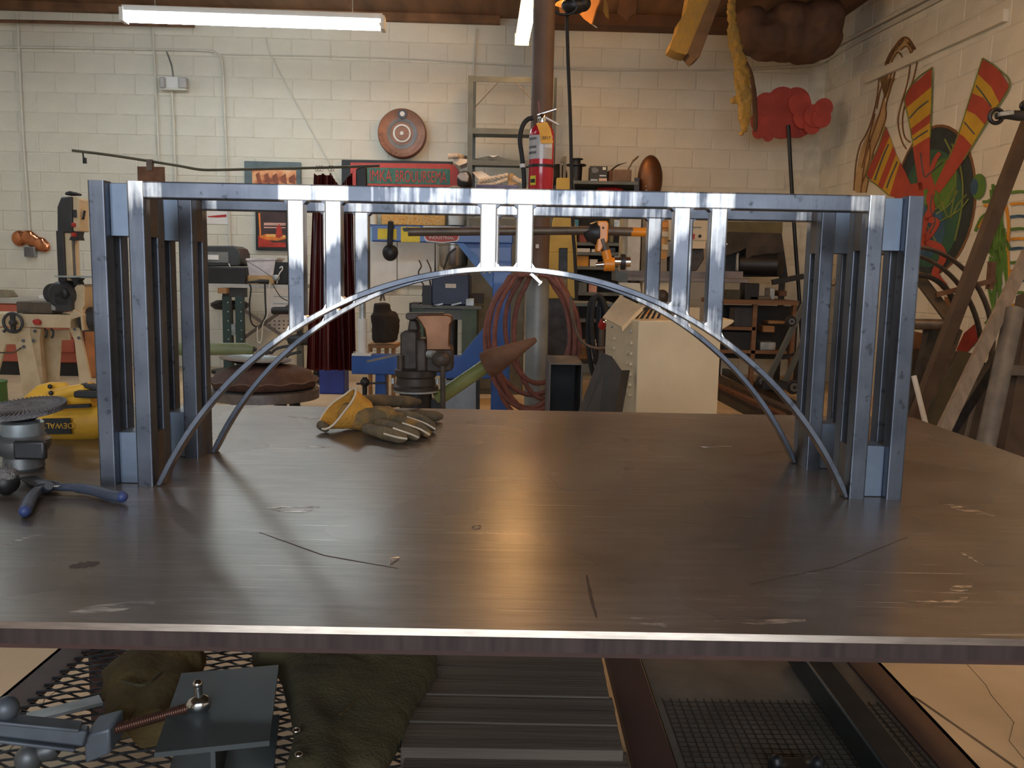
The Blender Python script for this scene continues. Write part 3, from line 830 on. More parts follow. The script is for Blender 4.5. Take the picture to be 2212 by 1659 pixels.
# I-beam offcut
ib = thing('beam_offcut', 'short grey offcut of wide flange steel beam on the mesh shelf', 'steel beam', sh(460, 1640))
HB = 0.105
f = [sh(392, 1454, HB), sh(602, 1436, HB), sh(582, 1600, HB), sh(333, 1626, HB)]
mm('mill_grey', (0.10, 0.115, 0.12), 0.55, 0.4, var=0.12, scale=9)
MB().prism(f, (0, 0, -0.0085)).build('upper_flange', 'mill_grey', ib)
c0 = (f[2] + f[3])/2; c1 = (f[0] + f[1])/2
dv = (c1 - c0).normalized()
MB().bar(c0 - UPV*(HB/2 + 0.002), c1 - UPV*(HB/2 + 0.002), 0.007, HB - 0.012).build('web', 'mill_grey', ib)
lf = [p - UPV*(HB - 0.0085) for p in f]
MB().prism(lf, (0, 0, -0.0085)).build('lower_flange', 'mill_grey', ib)
# C-clamp
cl = thing('c_clamp', 'grey forged C-clamp with a coppery screw and chrome T handle', 'clamp', at(210, 1650, 0.02))
def cp(px, py, Y=0.10): return at(px, py, Y - 0.085)
mm('cast_blue_grey', (0.16, 0.18, 0.21), 0.5, 0.4, var=0.2, scale=16)
mm('screw_copper', (0.23, 0.12, 0.09), 0.4, 0.8, var=0.2)
b = MB(); b.bar(cp(-60, 1560, 0.06), cp(188, 1590, 0.10), 0.022, 0.027); b.build('frame', 'cast_blue_grey', cl, bevel=0.004)
b = MB(); b.bar(cp(-60, 1547, 0.055), cp(175, 1570, 0.096), 0.030, 0.006); b.bar(cp(-60, 1585, 0.055), cp(165, 1612, 0.096), 0.030, 0.006); b.build('frame_rib', 'cast_blue_grey', cl, bevel=0.002)
blk = MB().prism([cp(180, 1590), cp(236, 1575), cp(238, 1630), cp(183, 1652)], (0.004, 0.045, 0.012)); blk.build('screw_block', 'cast_blue_grey', cl, bevel=0.004)
sd_ = [cp(122, 1612, 0.112), cp(412, 1528, 0.135)]
d = (sd_[1] - sd_[0]); Ls = d.length; d.normalize()
b = MB(); prof = []; hpos = 0
while hpos < Ls:
    prof += [(0.0075, hpos), (0.0090, hpos + 0.0012), (0.0075, hpos + 0.0024)]; hpos += 0.0036
b.lathe(prof, sd_[0], d, 12); b.build('screw', 'screw_copper', cl)
hub = cp(430, 1522, 0.137)
b = MB(); b.lathe([(0.009, -0.018), (0.014, -0.012), (0.0165, 0), (0.014, 0.012), (0.008, 0.018)], hub, d, 16); b.build('handle_hub', 'chrome', cl)
b = MB(); b.tube([cp(427, 1478, 0.137), cp(430, 1505, 0.137), cp(437, 1540, 0.137), cp(447, 1564, 0.137)], [0.0072, 0.0066, 0.0066, 0.0085], 12); b.ball(cp(427, 1478, 0.137), 0.0082); b.ball(cp(447, 1564, 0.137), 0.0095); b.build('handle_pin', 'chrome', cl)
b = MB(); b.lathe([(0.012, 0), (0.017, 0.006), (0.017, 0.022), (0.011, 0.03)], cp(85, 1625, 0.108), d, 14); b.ball(cp(62, 1640, 0.105), 0.024, (0.9, 0.8, 1)); b.build('swivel_pad', 'cast_grey', cl)
MB().ball(cp(14, 1530, 0.075), 0.019).build('frame_boss', 'cast_blue_grey', cl)
# heavy canvas and leather clothing thrown on the shelf
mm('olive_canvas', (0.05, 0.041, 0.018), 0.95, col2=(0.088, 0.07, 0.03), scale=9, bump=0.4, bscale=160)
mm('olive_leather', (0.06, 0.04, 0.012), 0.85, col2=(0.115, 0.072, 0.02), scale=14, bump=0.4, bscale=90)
jk = thing('work_jacket', 'olive canvas welding jacket thrown across the shelf beside the planks', 'jacket', sh(760, 1600))
b = MB()
def sheet(b, quad, nx=8, ny=8, h0=0.05, th=0.03):
    for i in range(nx):
        for j in range(ny):
            u = (i + 0.5)/nx; v = (j + 0.5)/ny
            a = Vector(quad[0]).lerp(Vector(quad[1]), u); c = Vector(quad[3]).lerp(Vector(quad[2]), u)
            p = a.lerp(c, v); sp = max((Vector(quad[1]) - Vector(quad[0])).length/nx, (Vector(quad[3]) - Vector(quad[0])).length/ny)
            b.ball(p, sp*0.95, (1, 1, th/sp), 8, 6)
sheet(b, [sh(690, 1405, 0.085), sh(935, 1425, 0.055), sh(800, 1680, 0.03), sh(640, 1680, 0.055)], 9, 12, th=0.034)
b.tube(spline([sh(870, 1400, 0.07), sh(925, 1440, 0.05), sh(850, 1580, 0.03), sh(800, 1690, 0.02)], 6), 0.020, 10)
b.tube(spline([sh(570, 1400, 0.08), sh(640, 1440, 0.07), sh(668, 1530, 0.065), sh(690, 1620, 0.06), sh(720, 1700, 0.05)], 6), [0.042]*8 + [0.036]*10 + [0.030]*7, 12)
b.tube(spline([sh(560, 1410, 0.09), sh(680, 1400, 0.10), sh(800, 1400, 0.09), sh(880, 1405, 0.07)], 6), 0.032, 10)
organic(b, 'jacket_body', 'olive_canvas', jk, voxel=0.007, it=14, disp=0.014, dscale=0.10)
MB().tube(spline([sh(832, 1420, 0.082), sh(790, 1490, 0.083), sh(735, 1545, 0.081)], 5), 0.003, 6).build('seam', 'olive_leather', jk)
for q in ((640, 1578), (645, 1630)): MB().ball(sh(q[0], q[1], 0.092), 0.007, (1, 1, 0.6)).build('snap_button', 'chrome', jk)
ap = thing('leather_apron', 'crumpled mustard brown leather bundle under the clamp screw', 'leather apron', sh(300, 1560))
b = MB()
b.tube(spline([sh(335, 1428, 0.06), sh(305, 1455, 0.06), sh(290, 1500, 0.045), sh(285, 1560, 0.03)], 6), [0.055]*6 + [0.06]*6 + [0.05]*7, 12, flat=0.8)
b.tube(spline([sh(400, 1425, 0.05), sh(370, 1470, 0.045), sh(330, 1580, 0.03)], 6), 0.045, 12)
b.tube(spline([sh(240, 1480, 0.045), sh(310, 1440, 0.07), sh(430, 1425, 0.06)], 6), 0.034, 10)
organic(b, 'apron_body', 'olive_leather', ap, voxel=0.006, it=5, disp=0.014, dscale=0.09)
MB().tube(spline([sh(262, 1470, 0.09), sh(310, 1480, 0.11), sh(350, 1452, 0.105)], 5), 0.003, 6).build('stitched_edge', 'olive_canvas', ap)
solo(MB().bar(sh(60, 1552, 0.012), sh(218, 1512, 0.012), 0.035, 0.006), 'flat_bar', 'galv', 'light grey flat bar lying on the mesh behind the clamp', 'steel bar')
# planks
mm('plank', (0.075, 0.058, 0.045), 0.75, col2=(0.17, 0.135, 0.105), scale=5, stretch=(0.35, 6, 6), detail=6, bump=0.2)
ys = [1412, 1440, 1470, 1503, 1531, 1563, 1620, 1690]
labs = ['rough plank lying hard against the back rail of the shelf', 'second rough plank from the back rail of the shelf', 'third rough plank from the back rail of the shelf', 'rough plank in the middle of the shelf stack, pale back edge', 'rough plank with a dark streak, next to the pale edged one', 'broad rough plank with a pale front lip', 'lower rough plank in front of the pale lipped one']
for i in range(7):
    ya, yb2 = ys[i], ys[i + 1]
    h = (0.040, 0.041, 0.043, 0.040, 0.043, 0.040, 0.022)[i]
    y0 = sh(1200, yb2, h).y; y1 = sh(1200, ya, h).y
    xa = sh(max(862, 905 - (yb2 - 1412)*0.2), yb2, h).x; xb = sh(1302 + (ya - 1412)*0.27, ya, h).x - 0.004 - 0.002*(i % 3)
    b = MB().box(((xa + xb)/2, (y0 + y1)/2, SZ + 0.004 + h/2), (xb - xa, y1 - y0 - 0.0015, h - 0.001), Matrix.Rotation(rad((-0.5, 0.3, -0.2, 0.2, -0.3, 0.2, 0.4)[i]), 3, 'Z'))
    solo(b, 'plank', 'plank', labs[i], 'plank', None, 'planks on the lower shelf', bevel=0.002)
# square tube and an iron casting on the tray
p0, p1 = sh(1745, 1425, 0.024), sh(1925, 1665, 0.024)
d = (p1 - p0).normalized()
mm('tube_dark', (0.035, 0.042, 0.045), 0.45, 0.6, var=0.25, scale=14)
solo(MB().bar(p0 - d*0.05, p1 + d*0.10, 0.056, 0.056), 'square_tube', 'tube_dark', 'dark square steel tube lying across the wire grid tray', 'steel tube', bevel=0.005)
c = sh(1720, 1668, 0.012)
b = MB(); b.box(c + Vector((0, 0, 0)), (0.085, 0.05, 0.03)); b.ball(c + Vector((-0.034, 0, 0.02)), 0.012); b.ball(c + Vector((0.034, 0, 0.018)), 0.012)
organic(b, 'iron_casting', 'black', None, c - Vector((0, 0, 0.012)), voxel=0.004, it=3)
tag(bpy.data.objects['iron_casting'], 'small black two eared iron casting on the wire grid', 'iron casting')
# ================================================================== helpers for measured outlines
def PL(poly, Y, th):                        # outline measured at depth Y, th metres deep
    return MB().prism([at(x, y, Y) for x, y in poly], (0, th, 0))
def RC(x0, x1, y0, y1, Y, th):              # upright box between photo columns and rows
    a = at(x0, (y0 + y1)/2, Y).x; b = at(x1, (y0 + y1)/2, Y).x
    z1 = at((x0 + x1)/2, y0, Y).z; z0 = at((x0 + x1)/2, y1, Y).z
    return MB().box(((a + b)/2, Y + th/2, (z0 + z1)/2), (b - a, th, z1 - z0))
def WPL(poly, off, th):                     # outline on the back wall
    return MB().prism([onwall(x, y, off) for x, y in poly], EY*th)
def WRC(x0, x1, y0, y1, off, th):
    c = onwall((x0 + x1)/2, (y0 + y1)/2, off)
    hw = (onwall(x1, (y0 + y1)/2, off) - onwall(x0, (y0 + y1)/2, off)).dot(EX)
    hh = onwall((x0 + x1)/2, y0, off).z - onwall((x0 + x1)/2, y1, off).z
    return MB().box(c + EY*th/2, (hw, th, hh), Matrix.Rotation(RA, 3, 'Z'))
def fl(px, py, Y):                          # the floor point below a measured point
    p = at(px, py, Y); p.z = 0; return p
def dn(p, z): return Vector((p.x, p.y, z))

# ================================================================== on the back wall
def conduit(pts, r, m, label, off=0.03, n=6, name='conduit', cat='pipe'):
    P = [onwall(x, y, off) for x, y in pts]
    return solo(MB().tube(spline(P, n), r, 8), name, m, label, cat, None)
conduit([(37, 28), (43, 160), (50, 300), (60, 440), (63, 500)], 0.014, 'conduit', 'painted conduit running down to the copper wall piece')
conduit([(330, 60), (337, 200), (343, 340), (347, 420)], 0.011, 'conduit', 'painted conduit running down just beside the emergency light')
conduit([(371, 195), (376, 300), (380, 420)], 0.013, 'conduit', 'painted conduit coming out below the emergency light')
conduit([(300, 106), (440, 109), (466, 116), (480, 140), (485, 250), (492, 400), (497, 540)], 0.013, 'conduit', 'painted conduit with a wide elbow turning down the wall')
conduit([(-30, 101), (150, 103), (300, 106)], 0.012, 'conduit', 'painted conduit running level along the upper block courses')
conduit([(-30, 45), (130, 48), (275, 52), (420, 56)], 0.017, 'rust', 'brown water pipe hung level under the ceiling', off=0.16)
conduit([(478, 117), (800, 124), (1000, 134), (1180, 146), (1330, 152), (1580, 150)], 0.007, 'conduit', 'thin painted cable sagging across the upper back wall', off=0.02)
conduit([(575, 80), (583, 115), (630, 205), (680, 295), (735, 395)], 0.006, 'conduit', 'thin slanting cord running down the wall to the red sign', off=0.02)
conduit([(1028, 62), (1025, 120), (1022, 175)], 0.009, 'conduit', 'short painted conduit above the grey shelf rack')
el = thing('emergency_light', 'white two headed emergency light box on the upper wall', 'emergency light', onwall(373, 193, 0.1))
WRC(353, 392, 165, 191, 0.10, 0.1).build('lamp_box', 'white', el, bevel=0.006)
for x0, x1 in ((344, 356), (384, 403)): WRC(x0, x1, 166, 190, 0.13, 0.06).build('lamp_head', mat('lens_grey', (0.40, 0.38, 0.37), 0.3), el, bevel=0.012)
WRC(346, 402, 189, 194, 0.11, 0.11).build('base_ledge', 'conduit', el)
conduit([(360, 112), (370, 140), (374, 165)], 0.008, 'grey_steel', 'dark cord dropping from the strip lamp to the emergency light', off=0.08)
# copper cloud and the junction box under it
cc_ = thing('copper_relief', 'polished copper cloud shaped relief on the wall', 'wall art', onwall(68, 540, 0.03))
b = MB(); s = ppm(8.2)
for x, y, r in ((42, 515, 17), (62, 513, 16), (72, 520, 15), (88, 528, 16), (96, 532, 13)): b.ball(onwall(x, y, 0.03), r*s, (1, 0.45, 1))
organic(b, 'hammered_body', 'copper', cc_, voxel=0.01, it=6)
jb = thing('junction_box', 'small grey electrical junction box below the copper relief', 'electrical box', onwall(63, 556, 0.06))
WRC(51, 74, 533, 555, 0.075, 0.075).build('box', 'galv', jb, bevel=0.01); WRC(52, 73, 534, 554, 0.082, 0.007).build('cover', 'grey_steel', jb, bevel=0.004)
# pictures and papers
def print_mat(name, ramp_cols, scale=6, stretch=(1, 1, 1), detail=3, rough=0.5):
    m = mat(name, (0.5, 0.5, 0.5), rough, scale=scale, stretch=stretch, detail=detail)
    r = [n for n in m.node_tree.nodes if n.type == 'VALTORGB'][0].color_ramp
    while len(r.elements) > 1: r.elements.remove(r.elements[-1])
    for i, (p, c) in enumerate(ramp_cols):
        e = r.elements[0] if i == 0 else r.elements.new(p)
        e.position = p; e.color = (*c, 1)
    M[name] = m; return m
print_mat('print_fire', [(0.3, (0.12, 0.045, 0.03)), (0.45, (0.45, 0.12, 0.05)), (0.56, (0.75, 0.33, 0.14)), (0.7, (0.85, 0.55, 0.30))], 4, (1, 1, 2.5))
pf = thing('framed_picture', 'dark framed picture of an orange glow above the hanging rod end', 'picture', onwall(590, 420, 0.03))
WRC(528, 650, 349, 432, 0.05, 0.05).build('frame', mat('teal_frame', (0.10, 0.14, 0.15), 0.5), pf, bevel=0.006)
WRC(545, 640, 367, 424, 0.055, 0.01).build('print', 'print_fire', pf)
for i in range(5): WPL([(552 + i*18, 376 + 2*i), (560 + i*19, 372 + i), (566 + i*18, 398), (556 + i*17, 394)], 0.0575, 0.003).build('spark_figure', mat('fire_dark', (0.25, 0.07, 0.03), 0.5), pf)
po = thing('glass_picture', 'framed picture of glowing red metal spinning in a dark furnace', 'picture', onwall(590, 540, 0.03))
mm('pic_dark', (0.055, 0.03, 0.028), 0.4, var=0.3)
mm('glow_red', (0.45, 0.035, 0.015), 0.4, var=0.35, scale=12); mm('glow_orange', (0.80, 0.22, 0.03), 0.4, var=0.25, scale=14); mm('glow_yellow', (0.85, 0.52, 0.16), 0.4, var=0.2, scale=20); mm('pink_line', (0.75, 0.42, 0.34), 0.5)
WRC(552, 626, 437, 541, 0.05, 0.05).build('frame', 'black', po, bevel=0.005)
WRC(558, 617, 442, 534, 0.055, 0.008).build('print', 'pic_dark', po)
WPL([(558, 508), (566, 510), (590, 524), (617, 524), (617, 534), (558, 534)], 0.0565, 0.003).build('ember_bed', 'glow_red', po)
WPL([(559, 511), (575, 505), (600, 506), (617, 508), (617, 516), (600, 520), (580, 519), (566, 515)], 0.0575, 0.003).build('ember_ring', 'glow_orange', po)
WPL([(572, 508), (590, 506), (617, 509), (617, 513), (595, 512), (580, 511)], 0.0585, 0.003).build('ember_core', 'glow_yellow', po)
WPL([(595, 512), (598, 490), (603, 484), (607, 490), (611, 510), (603, 514)], 0.059, 0.003).build('figure', 'glow_red', po)
WPL([(558, 460), (562, 460), (564, 508), (561, 510)], 0.0565, 0.003).build('red_streak', 'glow_orange', po)
for y in (483, 486, 492): WPL([(570, y - 2), (617, y - 1), (617, y + 1), (570, y + 0.5)], 0.058, 0.003).build('light_trail', 'pink_line', po)
ps = thing('arrow_notice', 'white paper notice with a red arrow stroke on the wall', 'notice', onwall(472, 485, 0.01))
WRC(444, 494, 447, 484, 0.012, 0.004).build('sheet', 'paper', ps); WPL([(448, 467), (489, 463), (489, 469), (470, 470), (450, 469)], 0.0135, 0.002).build('red_stroke', 'red', ps)
cal = thing('wall_calendar', 'white paper calendar with faint rows hung below the desk level', 'calendar', onwall(600, 715, 0.01))
WRC(576, 650, 622, 683, 0.012, 0.005).build('picture_page', 'paper', cal); WRC(576, 650, 684, 716, 0.012, 0.005).build('date_page', 'paper', cal)
for j in range(3):
    for i in range(6): WRC(581 + i*10, 585 + i*10, 692 + j*8, 695 + j*8, 0.0135, 0.002).build('date', 'grey_steel', cal)
for k in (640, 655): WRC(590, 640, k, k + 2, 0.0135, 0.002).build('text_line', 'galv', cal)
# round pan hung like a gong
gg = thing('steel_pan', 'round browned metal pan with a white ring hung on the wall', 'wall art', onwall(870, 340, 0.05))
c = onwall(870, 291, 0.007); r = 50*s
mm('pan_outer', (0.20, 0.10, 0.065), 0.5, 0.5, col2=(0.32, 0.16, 0.11), scale=9); mm('pan_mid', (0.17, 0.16, 0.16), 0.5, 0.5, var=0.2)
b = MB(); b.lathe([(r, 0.0), (r, 0.10), (r*0.96, 0.115), (r*0.62, 0.085)], c, -EY, 44); b.build('rim', 'pan_outer', gg)
b = MB(); b.lathe([(r*0.63, 0.07), (r*0.63, 0.09), (r*0.36, 0.082), (r*0.3, 0.07)], c, -EY, 36); b.build('dish', 'pan_mid', gg)
b = MB(); b.lathe([(r*0.37, 0.07), (r*0.37, 0.098), (r*0.30, 0.10), (r*0.28, 0.07)], c, -EY, 32); b.build('white_ring', 'white', gg)
b = MB(); b.lathe([(r*0.29, 0.06), (r*0.29, 0.092), (r*0.1, 0.094), (0.001, 0.094)], c, -EY, 28); b.build('centre', 'pan_outer', gg)
b = MB(); b.lathe([(r*0.08, 0.09), (r*0.08, 0.108), (0.001, 0.11)], c, -EY, 16); b.build('hub', 'white', gg)
pt = onwall(871, 250, 0.007); b = MB(); b.lathe([(r*0.19, 0.09), (r*0.19, 0.112), (r*0.12, 0.112)], pt, -EY, 18); b.build('hole_collar', 'dark_steel', gg)
b = MB(); b.lathe([(r*0.10, 0.1), (r*0.10, 0.116), (0.001, 0.116)], pt, -EY, 16); b.build('hole', 'white', gg)
for k in range(36):
    a = PI*(1.0 + k/36.0*1.0); e = EX*math.cos(a) + UPV*math.sin(a)
    MB().bar(c - EY*0.113 + e*r*0.78, c - EY*0.117 + e*r*0.95, 0.008, 0.006, up=-EY).build('hammer_mark', 'pan_outer', gg)
# red name sign
sg_ = thing('name_sign', 'red painted sign board with green lettering panel and black surround', 'sign', onwall(864, 430, 0.05))
mm('sign_red', (0.50, 0.055, 0.04), 0.5, var=0.15, scale=9); mm('sign_green', (0.02, 0.11, 0.09), 0.5, col2=(0.06, 0.22, 0.15), scale=30)
WPL([(738, 345), (978, 349), (978, 420), (738, 418)], 0.05, 0.05).build('backing_board', 'black', sg_)
WPL([(757, 351), (970, 354), (982, 357), (990, 368), (991, 412), (988, 425), (757, 422)], 0.065, 0.03).build('red_panel', 'sign_red', sg_)
WPL([(792, 362), (972, 365), (972, 399), (792, 396)], 0.069, 0.02).build('green_panel', 'sign_green', sg_)
def wtext(body, x0, x1, py, hpx, off, m, par, name='lettering'):
    c = onwall((x0 + x1)/2, py, off); o = text(name, body, hpx*s*1.4, c, EX, UPV, m, par, 0.003)
    wdt = (onwall(x1, py, off) - onwall(x0, py, off)).length; xs = [v.co.dot(EX) for v in o.data.vertices]; k = wdt/max(1e-6, max(xs) - min(xs)); cm = c.dot(EX) - parent_loc(par).dot(EX)
    for v in o.data.vertices:
        t = v.co.dot(EX) - cm; v.co = v.co + EX*(t*k - t)
    return o
wtext('IMKA', 798, 846, 381, 24, 0.074, 'sign_red', sg_); wtext('BROUURSEMA', 854, 964, 383, 24, 0.074, 'sign_red', sg_)
# white wall panels and shelf behind the blue machine
for i, (x0, x1, y1) in enumerate(((797, 857, 628), (859, 945, 617))):
    t = thing('wall_panel', ('narrow white wall panel left behind the hanging ear muffs', 'wide white wall panel behind the wire hooks')[i], 'panel', onwall((x0 + x1)/2, y1, 0.03))
    WRC(x0, x1, 500, y1, 0.04, 0.04).build('sheet', 'white', t)
    for k in range(2): MB().ball(onwall(x0 + 12 + k*30, y1 - 8, 0.043), 0.008).build('screw', 'grey_steel', t)
solo(WRC(790, 1060, 487, 492, 0.34, 0.33), 'wall_shelf', 'shelf_grey', 'grey wall shelf carrying the tub of orange pellets', 'shelf')
print_mat('pellets', [(0.3, (0.35, 0.16, 0.03)), (0.45, (0.62, 0.30, 0.05)), (0.55, (0.70, 0.45, 0.12)), (0.62, (0.30, 0.35, 0.30)), (0.7, (0.6, 0.25, 0.05))], 60, (1, 1, 1), 2)
tu = thing('pellet_tub', 'long clear tub filled with orange and yellow pellets', 'tub', onwall(892, 487, 0.2))
WRC(823, 962, 452, 487, 0.26, 0.2).build('contents', 'pellets', tu, bevel=0.01); WRC(820, 965, 448, 454, 0.27, 0.22).build('lid', 'galv', tu)
for i, (x0, x1, l) in enumerate(((967, 1005, 'white round bucket on the wall shelf beside the pellet tub'), (796, 815, 'small white canister at the far end of the wall shelf'))):
    t = thing('bucket', l, 'bucket', onwall((x0 + x1)/2, 487, 0.2)); c = onwall((x0 + x1)/2, 487, 0.2); rr = (x1 - x0)/2*s
    b = MB(); b.lathe([(rr*0.9, 0), (rr, 0.19)], c, n=20); b.build('body', 'white', t); b = MB(); b.lathe([(rr*1.05, 0.19), (rr*1.05, 0.215), (rr*0.9, 0.22)], c, n=20); b.build('lid', 'galv', t)

# ================================================================== tool chest, desk corner and saw on the left
tc_ = thing('tool_chest', 'long faded red tool chest against the wall behind the band saw', 'tool chest', fl(80, 790, 7.1))
mm('chest_red', (0.42, 0.10, 0.065), 0.5, var=0.15, scale=7); mm('chest_top', (0.42, 0.40, 0.36), 0.6, var=0.1)
RC(-60, 165, 655, 782, 7.1, 0.45).build('body', 'chest_red', tc_, bevel=0.01); RC(-60, 168, 645, 656, 7.08, 0.5).build('worktop', 'chest_top', tc_)
b = MB(); bx = at(-58, 700, 7.1).x; ex_ = at(163, 700, 7.1).x; zb = at(50, 782, 7.1).z; b.box(((bx + ex_)/2, 7.33, zb/2), (ex_ - bx, 0.42, zb)); b.build('plinth', 'black', tc_)
for k, y in enumerate((668, 690, 715, 745)):
    RC(-55, 160, y - 9 - 2*k, y + 9 + 2*k, 7.085, 0.02).build('drawer', 'chest_red', tc_, bevel=0.004)
solo(RC(84, 118, 638, 646, 7.2, 0.22), 'paper_stack', 'paper', 'stack of papers on top of the red tool chest', 'papers')
solo(MB().prism([at(-20, 646, 7.2), at(14, 646, 7.2), at(14, 640, 7.2), at(4, 628, 7.2), at(-20, 626, 7.2)], (0, 0.2, 0)), 'dust_mask_box', mat('khaki', (0.22, 0.19, 0.13), 0.8), 'khaki slope topped box on the end of the tool chest', 'box')
solo(MB().box((at(206, 640, 7.0).x, 7.15, at(206, 622, 7.0).z/2), (0.24, 0.3, at(206, 622, 7.0).z)), 'orange_bin', mat('bin_orange', (0.45, 0.17, 0.06), 0.6), 'tall faded orange storage bin standing beyond the band saw', 'storage bin', bevel=0.01)
solo(MB().lathe([(0.11, 0), (0.13, 0.04), (0.125, 0.34), (0.13, 0.36)], fl(-34, 850, 4.0), n=18), 'waste_bin', mat('bin_green', (0.05, 0.13, 0.035), 0.6), 'green plastic bin on the floor in front of the saw', 'bin')

SY = 5.2
bs = thing('band_saw', 'cream and black upright metal band saw with splayed legs', 'band saw', fl(100, 850, SY))
mm('saw_cream', (0.62, 0.50, 0.33), 0.55, col2=(0.48, 0.37, 0.22), scale=8, thr=(0.5, 0.8)); mm('saw_black', (0.035, 0.036, 0.04), 0.5, var=0.3)
PL([(122.5, 447), (131, 425), (156, 424), (157, 503), (123, 503)], SY, 0.16).build('upper_wheel_cover', 'saw_black', bs, bevel=0.012)
PL([(156, 423), (165, 425), (171, 430), (172, 500), (157, 500)], SY + 0.01, 0.15).build('blade_cover', 'saw_cream', bs, bevel=0.01)
PL([(139, 421), (140, 415), (150, 412), (158, 416), (164, 416), (163, 421)], SY + 0.02, 0.1).build('tension_knob', 'rubber', bs, bevel=0.008)
MB().tube([at(172, 472, SY + .05), at(180, 473, SY + .05), at(183, 455, SY + .05)], 0.009, 8).build('tension_crank', 'rubber', bs)
RC(158, 164, 453, 470, SY - 0.004, 0.02).build('dark_badge', 'saw_black', bs)
for y0 in (481, 502): RC(153, 160, y0, y0 + 9, SY - 0.02, 0.05).build('red_knob', 'red', bs, bevel=0.006)
PL([(159, 500), (171, 500), (169, 510), (172, 519), (149, 519), (152, 512), (159, 508)], SY + 0.02, 0.08).build('upper_blade_guide', 'dark_steel', bs)
RC(122.5, 139.5, 498, 612, SY, 0.12).build('back_beam', 'saw_black', bs, bevel=0.008); RC(139, 155.5, 500, 606, SY + 0.02, 0.12).build('front_beam', 'saw_cream', bs, bevel=0.006)
RC(157.6, 160, 515, 600, SY + 0.03, 0.02).build('blade', 'grey_steel', bs)
RC(117, 202, 596, 599.5, SY - 0.06, 0.3).build('work_plate', 'galv', bs)
PL([(150, 600), (173, 601), (168, 607), (172, 616), (160, 617), (157, 606)], SY + 0.02, 0.08).build('lower_blade_guide', 'saw_black', bs)
b = MB(); cw = at(138, 637, SY + 0.02); sS = ppm(SY); b.tube([cw - BACK*0.06, cw - BACK*0.04, cw + BACK*0.12], [24*sS, 29*sS, 29*sS], 24); b.box(at(145, 652, SY + 0.02), (34*sS, 0.12, 38*sS)); b.build('lower_wheel_cover', 'saw_black', bs)
b = MB(); cw2 = at(122, 634, SY + 0.06); b.tube([cw2 - BACK*0.05, cw2 + BACK*0.12], 22*sS, 20); b.build('drive_housing', 'saw_black', bs)
MB().ball(at(139, 634, SY - 0.05), 9*sS, (1, 0.7, 1.3)).build('wheel_boss', 'dark_steel', bs)
PL([(160, 621), (166, 615), (178, 614), (183, 620), (182, 660), (177, 668), (180, 680), (165, 686), (158, 678), (160, 640)], SY + 0.01, 0.16).build('arm_casting', 'saw_cream', bs, bevel=0.008)
PL([(150, 672), (160, 668), (178, 680), (181, 714), (176, 714), (173, 684), (154, 690), (150, 702)], SY - 0.02, 0.1).build('pivot_bracket', 'saw_cream', bs, bevel=0.005)
RC(35, 112, 652, 677, SY - 0.02, 0.24).build('vice_block', 'rust_steel', bs, bevel=0.006); RC(110, 128, 658, 671, SY - 0.02, 0.16).build('vice_jaw', 'galv', bs, bevel=0.006)
RC(-60, 152, 678, 707, SY - 0.02, 0.30).build('bed', 'saw_cream', bs, bevel=0.006)
cw3 = at(28, 697, SY - 0.09)
ring = [cw3 + Vector((math.cos(2*PI*k/28)*20*sS, 0, math.sin(2*PI*k/28)*20*sS)) for k in range(28)]
wh = MB().tube(ring, 3.3*sS, 8, closed=True).build('hand_wheel', 'saw_black', bs)
b = MB(); b.bar(cw3 + UPV*19*sS, cw3 - UPV*19*sS, 9*sS, 0.02, up=(0, 1, 0)); b.ball(cw3, 8*sS, (1, 1.2, 1)); b.build('wheel_spoke', 'saw_black', wh); MB().ball(cw3 + Vector((-16*sS, -0.02, -18*sS)), 3.4*sS).build('wheel_grip', 'saw_black', wh)
PL([(69, 691), (78, 689), (85, 694), (85, 702), (74, 702), (70, 698)], SY - 0.06, 0.04).build('red_switch', 'red', bs, bevel=0.008)
zf = 0.0
def leg(polypx, Y, th, nm='leg_plate'):
    pts = [at(x, y, Y) for x, y in polypx]
    return MB().prism(pts, (0, th, 0)).build(nm, 'saw_cream', bs, bevel=0.004)
yfl = 829.5 + FPX*math.tan(math.atan2(CAM.z, SY - CAM.y) - PITCH) - 16
leg([(-60, 708), (64, 708), (66, 726), (100, yfl), (54, yfl), (33, 744), (12, 744), (-4, 800), (-16, yfl), (-60, yfl)], SY - 0.03, 0.03)
PL([(63, 708), (88, 710), (86, 735), (86, 740), (98, yfl), (80, yfl), (70, 760)], SY - 0.02, 0.05).build('leg_side', mat('saw_tan', (0.46, 0.35, 0.22), 0.6), bs)
leg([(84, 712), (150, 712), (152, 735), (132, 735), (122, yfl), (96, yfl)], SY + 0.18, 0.02, 'inner_panel')
leg([(147, 706), (171, 708), (176, 730), (208, yfl), (178, yfl), (160, 735)], SY + 0.05, 0.03)
MB().tube(spline([at(-20, 761, SY - .06), at(15, 762, SY - .06), at(30, 761, SY - .06), at(46, 751, SY - .05)], 5), 0.006, 8).build('foot_crank', 'rust_steel', bs)
for q in ((51, 749), (50, 736), (75, 715), (72, 736), (161, 711), (170, 730)): MB().cyl(at(q[0], q[1], SY - 0.045), at(q[0], q[1], SY + 0.0), 0.012, n=10).build('bolt', 'dark_steel', bs)
for x in (101, 115):
    MB().tube(spline([at(x - 5, 710, SY + 0.05), at(x, 716, SY + 0.05), at(x - 1, 727, SY + 0.05), at(x - 4, 729, SY + .05)], 4), 0.008, 7).build('hook', 'saw_black', bs)
b = MB(); b.tube([at(180, 690, SY + 0.12), at(215, 690, SY + 0.12)], 27*sS, 18); b.build('motor', 'saw_black', bs)

